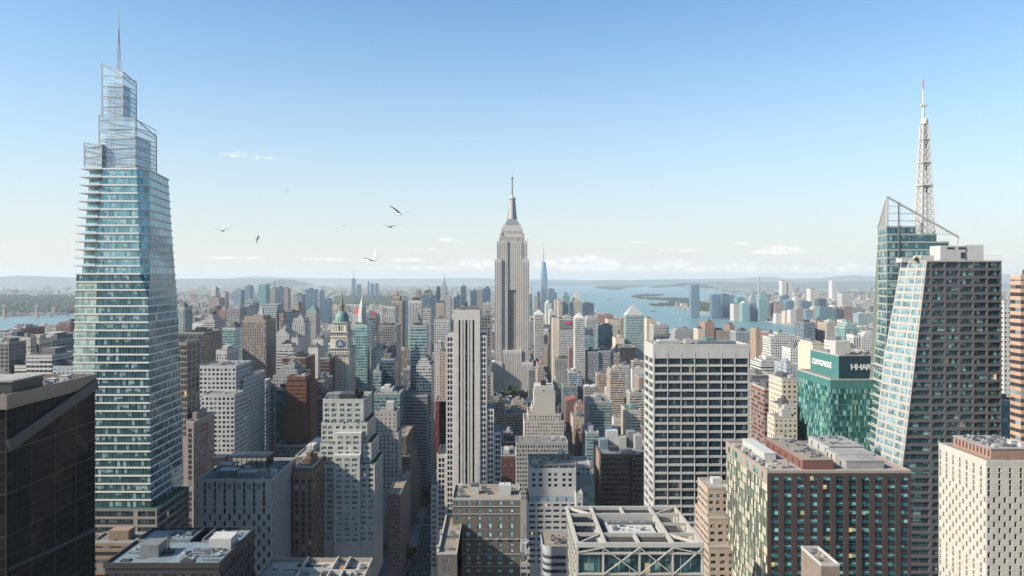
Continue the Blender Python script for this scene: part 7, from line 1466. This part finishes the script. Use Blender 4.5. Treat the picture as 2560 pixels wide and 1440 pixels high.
tspots = [('beside the foot of the tall glass tower', X(px, D), D) for px, D in ((478, 560), (488, 575), (472, 590), (492, 600), (482, 620), (497, 640), (475, 650), (486, 665))] + \
         [('by the low roofs below the red-brown tower', X(px, D), D) for px, D in ((648, 640), (660, 655), (672, 650), (690, 665), (705, 660), (655, 672))] + \
         [('in the little park below the deco skyscraper', X(px, D), D) for px, D in ((1262, 1610), (1275, 1640), (1290, 1600), (1303, 1630), (1316, 1610), (1328, 1650), (1284, 1660), (1310, 1580))] + \
         [('in the courtyard right of the pale slab tower', X(px, D), D) for px, D in ((1256, 1300), (1266, 1330), (1278, 1310), (1290, 1345), (1300, 1320), (1311, 1350))] + \
         [('on the square beyond the white ziggurat building', X(px, D), D) for px, D in ((1421, 1350), (1433, 1370), (1446, 1355), (1458, 1375), (1450, 1390), (1464, 1340))] + \
         [('along the kerb of the shaded street canyon', -84.2, D) for D in (850, 868, 886, 904, 922, 700, 690)] + \
         [('by the river left of the tall glass tower', X(px, D), D) for px, D in ((120, 1900), (126, 1930), (133, 1900), (139, 1940), (145, 1910), (129, 1960))]
rg = random.Random(5); used = set(); cnt = {}
for i, (wh, x, y) in enumerate(tspots):
    v = i % 3
    if v in used: o = copy_tree(tree0[v])
    else: o = tree0[v]; used.add(v)
    s = rg.uniform(.9, 1.35) * (2.6 if 'river' in wh else 1.9 if 'deco' in wh else 1.6 if ('square' in wh or 'courtyard' in wh) else 1.25)
    o.location = (x, y, 0); o.scale = (s, s, s); o.rotation_euler = (0, 0, rg.random() * 6.28); cnt[wh] = cnt.get(wh, 0) + 1
    tag(o, 'round green tree %s, %s from nearest' % (wh, nth(cnt[wh] - 1)), 'tree', 'street and park trees')

# ================================================================ low-rise city between the named buildings
def free(x0, x1, y0, y1):
    for (a, c, d, e) in OCC:
        if x0 < c and x1 > a and y0 < e and y1 > d: return False
    return True
rg = random.Random(2024)
PAL = [(.42, .39, .36), (.52, .45, .37), (.34, .25, .2), (.25, .14, .11), (.58, .55, .51), (.46, .36, .28), (.3, .29, .29), (.64, .61, .56), (.4, .33, .29), (.22, .21, .22), (.56, .48, .39), (.16, .17, .19)]
PN = ['grey', 'sandy', 'brown', 'brick', 'pale', 'tan', 'slate', 'off-white', 'taupe', 'charcoal', 'buff', 'blue-black']
cells = []
y = 640.0
while y < 3350:
    st = 1.0 if y < 1300 else .74
    half = y * 1400 / F
    x = -half - 120
    while x < half + 60:
        w_, d_ = rg.uniform(20, 34) * st, rg.uniform(22, 36) * st
        if not (AX0 - 3 < x + w_ and x < AX1 + 3) and not (y - 3 < 828 and y + d_ > 803 and x < 110) and not near_diag(x + w_ / 2, y, w_ / 2 + 2) and on_land(x, y) and on_land(x + w_, y + d_) and on_land(x + w_ / 2, y - 60):
            if free(x, x + w_, y, y + d_): cells.append((x, y, w_, d_))
        x += w_ + (rg.choice([1, 1, 1, 14]))
    y += 38 * st + 3 + (0 if rg.random() < .6 else 14)
cities = []
for (x, y, w_, d_) in cells:
    pxc = CX + (x + w_ / 2) * F / y
    u = rg.random()
    park = (1235 < pxc < 1340 and 1540 < y < 1700) or (1415 < pxc < 1475 and 1320 < y < 1400) or (640 < pxc < 720 and 620 < y < 690) or (1245 < pxc < 1325 and 1270 < y < 1380)
    if park: continue
    if y < 1000: h = rg.uniform(18, 55)
    elif y < 2000: h = rg.uniform(20, 60) if u < .74 else rg.uniform(55, 118 if y < 1600 else 140)
    else: h = rg.uniform(16, 52) if u < .7 else rg.uniform(60, 140)
    if pxc > 1560 and y > 1500: h = min(h, rg.uniform(12, 34))
    if pxc < 200: h = min(h, rg.uniform(14, 34))
    if 200 < pxc < 520 and y > 1500: h = min(h, 60)
    # never higher than the photo's skyline of low roofs at this place
    lim = H - ((850 if pxc > 1560 else 835 if pxc < 200 else 795) - HY) * y / F
    if y < 1500: lim = min(lim, H - (900 - HY) * y / F)
    if 1222 < pxc < 1350 and y < 1705: lim = min(lim, H - (1005 - HY) * y / F)
    if y > 900 and 440 < pxc < 1240: lim = min(lim, H - (rg.uniform(800, 900) - HY) * y / F)
    h = max(9, min(h, lim)); 
    if pxc > 1330 and pxc < 1420 and y > 1200: h = min(h, 45)
    cities.append((x, y, w_, d_, h, pxc))
def vis_size(c): return (c[2] * F / c[1]) * (c[4] * F / c[1]) * (1 if -40 < c[5] < 2600 else 0) * (1 if c[1] > 700 else .5)
cities.sort(key=vis_size, reverse=True)
NIND = 270
for c in cities[:NIND]:
    x, y, w_, d_, h, pxc = c; i = rg.randrange(len(PAL)); stl_ = rg.choice(['grid', 'gridS', 'gridL', 'band', 'pier', 'gridS'])
    xa, xb = CX + x * F / y, CX + (x + w_) * F / y; py = HY + (H - h) * F / y
    tr_ = ((w_ * .15 * F / y, w_ * .2 * F / y, 7 * F / y, 4),) if rg.random() < .35 and h > 30 else ()
    bld('city_block', 'building', PN[i] + {'grid': ' block with gridded windows', 'gridS': ' block with small windows', 'gridL': ' block with wide windows', 'band': ' ribbon-window block', 'pier': ' ribbed block'}[stl_] + (' and a stepped top' if tr_ else ''), xa, xb, py, y, d_, stl_, PAL[i], tiers=tr_, roofm=rg.choice(['roof_grey', 'roof_light', 'roof_dark', 'roof_tan', 'roof_light']), group='lower city blocks between the towers', occ=False, seed=int(x * 3 + y))
def mass(name, L, detail, rgs):
    W3 = {'gridA': MB(), 'bandA': MB(), 'plainA': MB()}; RF = MB()
    for (x, y, w_, d_, h, _) in L:
        k = rgs.choice(list(W3)); col = rgs.choice(PAL); f = rgs.uniform(.8, 1.15); col = tuple(min(.75, q * f) for q in col)
        W3[k].box(x, x + w_, y, y + d_, 0, h, top=False, uvb=(max(1, round(w_ / 3.5)), max(1, round(d_ / 3.5)), 3.6), col=col)
        q = rgs.choice([.16, .26, .36, .46, .55]); RF.quad((x, y, h - .3), (x + w_, y, h - .3), (x + w_, y + d_, h - .3), (x, y + d_, h - .3), col=(q, q * .97, q * .93))
        if detail:
            for _ in range(2): s = rgs.uniform(3, 7); xx, yy2 = x + rgs.uniform(1, w_ - s - 1), y + rgs.uniform(1, d_ - s - 1); RF.box(xx, xx + s, yy2, yy2 + s, h - .3, h + rgs.uniform(2, 6), col=(q * .9,) * 3)
    for k, t in W3.items():
        if t.f: tag(t.build(name, M[k]), kind='stuff')
    tag(RF.build(name + '_roofs', M['roofA']), kind='stuff')
m, n, p = newmat('roofs_painted'); at = n.new('ShaderNodeAttribute', attribute_name='paint'); n.put(p.inputs['Base Color'], at.outputs['Color']); p.inputs['Roughness'].default_value = .9; M['roofA'] = m
mass('distant_low_buildings', cities[NIND:], True, random.Random(7))
# beyond the rivers: thousands of small roofs out to the hills
rg = random.Random(99); L = []
def parkland(x, y):
    px = CX + x * F / y; py = HY + H * F / y
    return (px < 420 and 738 < py < 786) or (830 < px < 1010 and 741 < py < 764) or (1722 < px < 1775 and 752 < py < 786) or (1700 < px < 2300 and 727 < py < 737 and rg.random() < .6)
def cluster(x, y): return math.sin(x * .0011 + 1.3) * math.cos(y * .0009) + math.sin(x * .00037 + y * .00051)
for i in range(30000):
    f = rg.random(); y = 3300 / (1 - f * .86)
    x = (rg.uniform(-60, 2620) - CX) * y / F
    if not on_land(x, y) or not on_land(x, y - 130) or parkland(x, y) or any(inside(x, y, P) for P in ISLW.values()): continue
    if cluster(x, y) < -.9 and rg.random() < .7: continue
    s = 1 + y / 9000; w_, d_ = rg.uniform(10, 34) * s, rg.uniform(10, 34) * s; h = rg.uniform(7, 17) if rg.random() < .93 else rg.uniform(22, 62) * (1 if y < 9000 else 1.3)
    px_ = CX + x * F / y
    if 1560 < px_ < 2330 and y < 4700: h = min(h, 26)
    L.append((x, y, w_, d_, h, 0))
mass('far_city_buildings', L, False, random.Random(8))
# green masses: riverside wood, inland park, quay greenery
def wood(name, poly, n_, smin, smax, hmin, hmax, seed):
    rgs = random.Random(seed); P = [G(*q) for q in poly]; xs = [q[0] for q in P]; ys2 = [q[1] for q in P]; t = MB(); pys = [q[1] for q in poly]; pxs = [q[0] for q in poly]
    for _ in range(n_):
        g_ = G(rgs.uniform(min(pxs), max(pxs)), rgs.uniform(min(pys), max(pys)))
        if not inside(g_[0], g_[1], P) or not on_land(*g_): continue
        s = rgs.uniform(smin, smax); h = rgs.uniform(hmin, hmax); a = rgs.random() * 6
        t.rev(g_[0], g_[1], [(s * .42, 0), (s * .56, h * .45), (s * .44, h * .75), (s * .16, h)], 7, a)
        for q in range(3): aa = rgs.random() * 6.28; t.rev(g_[0] + s * .35 * math.cos(aa), g_[1] + s * .35 * math.sin(aa), [(s * .25, h * .35), (s * .27, h * .6), (s * .07, h * .86)], 5, aa)
    tag(t.build(name, M['forest']), kind='stuff')
wood('riverside_wood', [(-60, 740), (440, 742), (440, 781), (190, 783), (0, 790), (-60, 790)], 3600, 26, 58, 14, 36, 1)
wood('park_wood', [(840, 742), (1010, 741), (1020, 757), (960, 764), (845, 764)], 1500, 34, 80, 12, 26, 2)
wood('quay_trees', [(1700, 757), (1740, 754), (1775, 760), (1790, 778), (1745, 779), (1720, 770)], 420, 16, 34, 8, 18, 3)
wood('scattered_trees', [(-60, 712), (2600, 712), (2600, 742), (-60, 742)], 1600, 60, 150, 8, 16, 4)
wood('street_greenery', [(440, 765), (1240, 765), (1240, 800), (440, 800)], 500, 16, 30, 10, 16, 5)
# quay wall along the far bank
t = MB(); Q = [G(*q) for q in [(1688, 766), (1700, 773), (1740, 783), (1800, 791), (1880, 800), (1940, 808), (2010, 818), (2080, 826), (2160, 829), (2300, 833)]]
for a, c in zip(Q, Q[1:]): t.quad((a[0], a[1] - 2, 0), (c[0], c[1] - 2, 0), (c[0], c[1] - 2, 5), (a[0], a[1] - 2, 5)); t.quad((a[0], a[1] - 2, 5), (c[0], c[1] - 2, 5), (c[0], c[1] + 45, 5), (a[0], a[1] + 45, 5))
tag(t.build('quay', M['shore']), kind='structure')

# ---- suspension bridge on the left
D = 5145.0; br = root('suspension_bridge', (X(60, D), D, 0), 'grey-brown suspension bridge with two tall stone-coloured towers across the river at far left', 'bridge')
zdk = Z(787, D); xs = [X(10, D), X(92, D)]
sb = solid('brown_grey_bridge_stone', (.5, .37, .3), .9, var=.12)
for x in xs:
    t = MB()
    for o in (-9, 5): t.box(x - 6 + (0), x + 6, D + o, D + o + 5, 0, Z(755, D))
    t.box(x - 7, x + 7, D - 9, D + 10, Z(760, D), Z(756, D)); t.box(x - 6.5, x + 6.5, D - 9, D + 10, Z(772, D), Z(769, D)); t.box(x - 11, x + 11, D - 13, D + 14, 0, 9); t.build('bridge_tower', sb, br)
t = MB(); t.box(X(-60, D), X(330, D), D - 8, D + 8, zdk - 2.5, zdk + 1.5, bot=True)
for k in range(130): x = X(-60, D) + k * 8.2; t.bar((x, D - 8.5, zdk + 1.5), (x + 8.2, D - 8.5, zdk + 9), .9); t.bar((x + 8.2, D - 8.5, zdk + 1.5), (x, D - 8.5, zdk + 9), .9)
t.bar((X(-60, D), D - 8.5, zdk + 9.5), (X(330, D), D - 8.5, zdk + 9.5), 1.2); t.build('deck_truss', M['metal_g'], br)
for px in (50, 128, 168, 205, 245): t = MB(); t.box(X(px, D) - 3, X(px, D) + 3, D - 6, D + 6, 0, zdk - 2.5); t.build('bridge_pier', sb, br)
zt_ = Z(755, D)
for o in (-8.5, 8.5):
    t = MB(); sp = xs[1] - xs[0]
    def cable(xa, xb, za, zb_, sag):
        N = 24; pts = [(xa + (xb - xa) * k / N, D + o, za + (zb_ - za) * k / N - sag * 4 * (k / N) * (1 - k / N)) for k in range(N + 1)]
        for p_, q_ in zip(pts, pts[1:]): t.bar(p_, q_, 2.4)
        for p_ in pts[1:-1]: t.bar(p_, (p_[0], p_[1], zdk), .8)
    cable(xs[0], xs[1], zt_, zt_, zt_ - zdk - 12); cable(xs[1], xs[1] + sp, zt_, zt_, zt_ - zdk - 12); cable(xs[0] - sp * .9, xs[0], zdk + 10, zt_, 10)
    t.build('main_cable', M['metal_g'], br)
D = 1700.0; r = root('rail_viaduct', (X(90, D), D, 0), 'long low railway viaduct running away towards the river at far left', 'viaduct')
t = MB(); a, c = G(35, 850), G(112, 827); a, c = (X(40, 1650), 1650), (X(112, 2600), 2600)
t.loft([[(a[0] - 12, a[1], 0), (a[0] + 12, a[1], 0), (a[0] + 12, a[1], 26), (a[0] - 12, a[1], 26)], [(c[0] - 12, c[1], 0), (c[0] + 12, c[1], 0), (c[0] + 12, c[1], 26), (c[0] - 12, c[1], 26)]]); t.build('viaduct_deck', solid('reddish_viaduct', (.33, .23, .19), .9, var=.15), r)
t = MB()
for o in (-12, 12): t.bar((a[0] + o, a[1], 28), (c[0] + o, c[1], 28), 1.2)
t.build('viaduct_rail', M['conc'], r)

# ---- boats
def boat(px, py, L, lab, kind='ferry', ang=0.0, wake=0):
    x, y = G(px, py); r = root(kind, (x, y, .5), lab, 'boat', 'boats on the bay'); t = MB(); w = L * .22
    hull = lambda z, f: [(-L / 2 * f, -w / 2 * f, z), (L / 2 * .7 * f, -w / 2 * f, z), (L / 2 * 1.05 * f, 0, z), (L / 2 * .7 * f, w / 2 * f, z), (-L / 2 * f, w / 2 * f, z)]
    ca, sa = math.cos(ang), math.sin(ang)
    def put(name, mb, mat): mb.v = [(x + a * ca - c * sa, y + a * sa + c * ca, .5 + z) for a, c, z in mb.v]; mb.build(name, mat, r)
    t.loft([hull(0, .86), hull(L * .09, 1)]); put('hull', t, M['metal_w'] if kind != 'freighter' else M['metal_d'])
    t = MB(); t.box(-L * .36, L * .22, -w * .4, w * .4, L * .09, L * .19); t.box(-L * .28, L * .1, -w * .3, w * .3, L * .19, L * .26); t.rev(-L * .1, 0, [(L * .03, L * .26), (L * .03, L * .36)], 8); put('deck_house', t, M['white'])
    if kind == 'sailing_boat': t = MB(); t.tri((-L * .3, 0, L * .12), (L * .35, 0, L * .12), (-L * .02, 0, L * 1.15)); t.tri((L * .35, 0, L * .12), (-L * .3, 0, L * .12), (-L * .02, 0, L * 1.15)); put('sail', t, M['white'])
    if wake:
        t = MB(); t.v = []; a0 = (-L / 2, 0)
        for s_ in (-1, 1): t.quad((-L / 2, 0, .15), (-L / 2 - wake, s_ * wake * .09, .15), (-L / 2 - wake, s_ * wake * .05, .15), (-L / 2 + L * .2, s_ * w * .2, .15))
        put('wake', t, solid('wake_foam', (.55, .66, .68), .6, var=.1) if 'foam' not in M else M['foam']); M.setdefault('foam', bpy.data.materials.get('wake_foam'))
boat(1523, 749, 72, 'white ferry nearest the flat middle of the bay, between two small wakes', 'ferry', .2, 260)
boat(1552, 764, 58, 'white high-stacked boat just above the diamond-topped tower', 'ferry', 1.2, 200)
boat(1555, 738, 60, 'small white boat trailing foam near the curved islands', 'ferry', 3.3, 240)
boat(1426, 733, 46, 'dark little freighter left of the beige rocket-shaped tower', 'freighter', .1); boat(1458, 736, 52, 'dark little freighter right of the beige rocket-shaped tower', 'freighter', .05)
boat(1624, 758, 34, 'small dark launch off the quay point', 'freighter', .3); boat(1673, 770, 22, 'white sailing boat close to the long quay', 'sailing_boat', .6); boat(1632, 779, 44, 'low dark barge right of the diamond-topped tower', 'freighter', .05, 160)
boat(1537, 731, 50, 'tiny white boat in mid bay below the long dark island', 'ferry', .4, 130); boat(1470, 727, 60, 'tiny white boat towards the far hills', 'ferry', 2.8); boat(1401, 726, 60, 'tiny white boat right of the distant supertall', 'ferry', .2)
boat(1735, 793, 20, 'small white motor launch heading along the far bank', 'ferry', .5, 90); boat(1855, 803, 20, 'white sailing boat moored off the curved glass towers', 'sailing_boat', .2); boat(1700, 800, 20, 'small white motor launch in the river mouth', 'ferry', 2.6, 70)
def wake_line(px0, py0, px1, py1, w):
    a, c = Vector((*G(px0, py0), .62)), Vector((*G(px1, py1), .62)); t = MB(); N = 14; d = (c - a); nn_ = Vector((-d.y, d.x, 0)).normalized() * w
    pts = [a + d * k / N + nn_ * 3 * math.sin(k * .8) for k in range(N + 1)]
    for k, (p_, q_) in enumerate(zip(pts, pts[1:])): t.quad(p_ - nn_, q_ - nn_, q_ + nn_, p_ + nn_)
    tag(t.build('wake', bpy.data.materials['wake_foam']), kind='stuff')
wake_line(1488, 753, 1535, 760, 5); wake_line(1560, 770, 1602, 768, 4); wake_line(1655, 774, 1680, 783, 3); wake_line(1560, 742, 1590, 741, 6); wake_line(1535, 744, 1560, 743, 6); wake_line(1682, 771, 1700, 777, 2.5)

# ---- gulls
gb = solid('gull_white_plumage', (.85, .84, .82), .8, var=.1, scale=6, streak=False); gw = solid('gull_grey_wing', (.5, .5, .51), .8, var=.2, scale=6, streak=False)
def gull(px, py, D, yaw, roll, lw, rw, lab, s=1.0):
    D *= .72
    r = root('gull', (X(px, D), D, Z(py, D)), lab, 'bird', 'gulls in flight'); rings = []
    prof = [(-.34, .012, .01), (-.26, .05, .02), (-.12, .065, .05), (.04, .062, .062), (.14, .045, .05), (.2, .04, .045), (.25, .036, .04), (.29, .012, .014), (.335, .004, .006)]
    t = MB(); L = [[(y, wx * math.cos(2 * math.pi * k / 8), .0 + hz * math.sin(2 * math.pi * k / 8)) for k in range(8)] for y, wx, hz in prof]; t.loft(L)
    def wing(sg, elev):
        base = [(.1, .05, .04), (-.1, .05, .04)]; pts = []
        for f, (len_, up, ch, sw) in enumerate(((0, 0, .2, 0), (.28, elev[0], .19, .05), (.52, elev[1], .13, 0), (.74, elev[2], .03, -.13))): pts.append(((.1 + sw, sg * (.04 + len_), .03 + up), (.1 + sw - ch, sg * (.04 + len_), .02 + up)))
        w = MB()
        for (a, c), (d, e) in zip(pts, pts[1:]):
            top = ((a[0], a[1], a[2] + .012), (d[0], d[1], d[2] + .008), e, c); w.quad(*(top if sg < 0 else top[::-1])); bt = (a, d, (e[0], e[1], e[2] - .004), (c[0], c[1], c[2] - .006)); w.quad(*(bt[::-1] if sg < 0 else bt))
            w.quad((a[0], a[1], a[2] + .012), a, d, (d[0], d[1], d[2] + .008))
        return w
    o1 = t.build('body', gb, None, smooth=True); ow = [wing(-1, lw).build('wing', gw), wing(1, rw).build('wing', gw)]
    tl = MB(); tl.quad((-.3, -.03, .0), (-.42, -.07, .0), (-.42, .07, .0), (-.3, .03, .0)); tl.quad((-.3, .03, -.004), (-.42, .07, -.004), (-.42, -.07, -.004), (-.3, -.03, -.004)); ow.append(tl.build('tail', gb))
    for o in [o1] + ow: o.parent = r
    r.rotation_euler = (roll, 0, yaw); r.scale = (s, s, s)
gull(1000, 535, 62, R(-50), R(-12), (.12, .2, .26), (.16, .3, .42), 'white gull with raised wings, highest and rightmost of the flock')
gull(975, 567, 66, R(70), R(14), (.16, .22, .2), (.02, -.02, -.1), 'gull banking with one wing up, just below the highest one')
gull(557, 577, 76, R(92), R(-3), (.1, .17, .16), (.1, .17, .18), 'gull gliding with shallow V wings, farthest left')
gull(930, 650, 62, R(-15), R(38), (.24, .46, .68), (.02, .1, .2), 'gull with one wing straight up, lowest of the flock, over the horizon')
gull(860, 565, 120, R(95), R(2), (.12, .1, .02), (.12, .12, .04), 'faint small gull with drooping wings in the middle of the flock')
gull(644, 596, 130, R(30), R(-30), (.1, .05, -.1), (.05, 0, -.3), 'small gull turning away, right of the farthest-left one')
gull(717, 480, 230, R(80), R(-20), (.08, .1, .05), (.08, .1, .05), 'tiny speck of a gull high above the others'); gull(757, 599, 230, R(90), R(0), (.1, .08, 0), (.1, .08, 0), 'tiny faint gull low between the left ones and the middle one')

# ================================================================ labels: every automatically named building says where it stands
LM = [('the black mirror-glass tower', 60), ('the tall spired glass tower', 330), ('the white stepped gridded block', 545), ('the tan art-deco tower', 640), ('the red-brown brick tower', 745), ('the clock tower', 850), ('the terraced white tower', 960), ('the pale slab tower', 1166), ('the deco skyscraper', 1280), ('the white ziggurat building', 1362), ('the tan slim tower', 1545), ('the white-framed office slab', 1750), ('the sea-green sign building', 2080), ('the sloping glass tower', 2380)]
def where(px, D):
    ls = sorted(LM, key=lambda q: abs(q[1] - px))[0]; dx = px - ls[1]
    side = 'behind' if abs(dx) < 28 else ('just right of' if dx > 0 else 'just left of')
    dist = 'near ' if D < 900 else '' if D < 1800 else 'far off, ' if D < 3500 else 'very far off, '
    return dist, '%s %s' % (side, ls[0])
groups = {}
for e in REG:
    r, look, px, py, D = e; ds, wh = where(px, D); lab = ' '.join((ds + look + ' ' + wh).split()[:16]); groups.setdefault(lab, []).append(e)
for lab, L in groups.items():
    L.sort(key=lambda e: e[2])
    for i, e in enumerate(L):
        e[0]['label'] = lab if len(L) == 1 else ' '.join(lab.split()[:13]) + ', %s from left' % nth(i)
        if len(L) > 1 and e[0].get('group') is None: e[0]['group'] = 'look-alike towers'
# make sure no two labels are equal
seen = {}
for o in bpy.data.objects:
    if o.parent is None and 'label' in o:
        k = o['label']; seen.setdefault(k, []).append(o)
for k, L in seen.items():
    if len(L) > 1:
        for i, o in enumerate(L): o['label'] = ' '.join(k.split()[:12]) + ', %s nearest' % nth(i)

for o in bpy.data.objects:
    if o.parent is None and 'label' in o and not 4 <= len(o['label'].split()) <= 16: print('LABEL', o.name, len(o['label'].split()), o['label'])
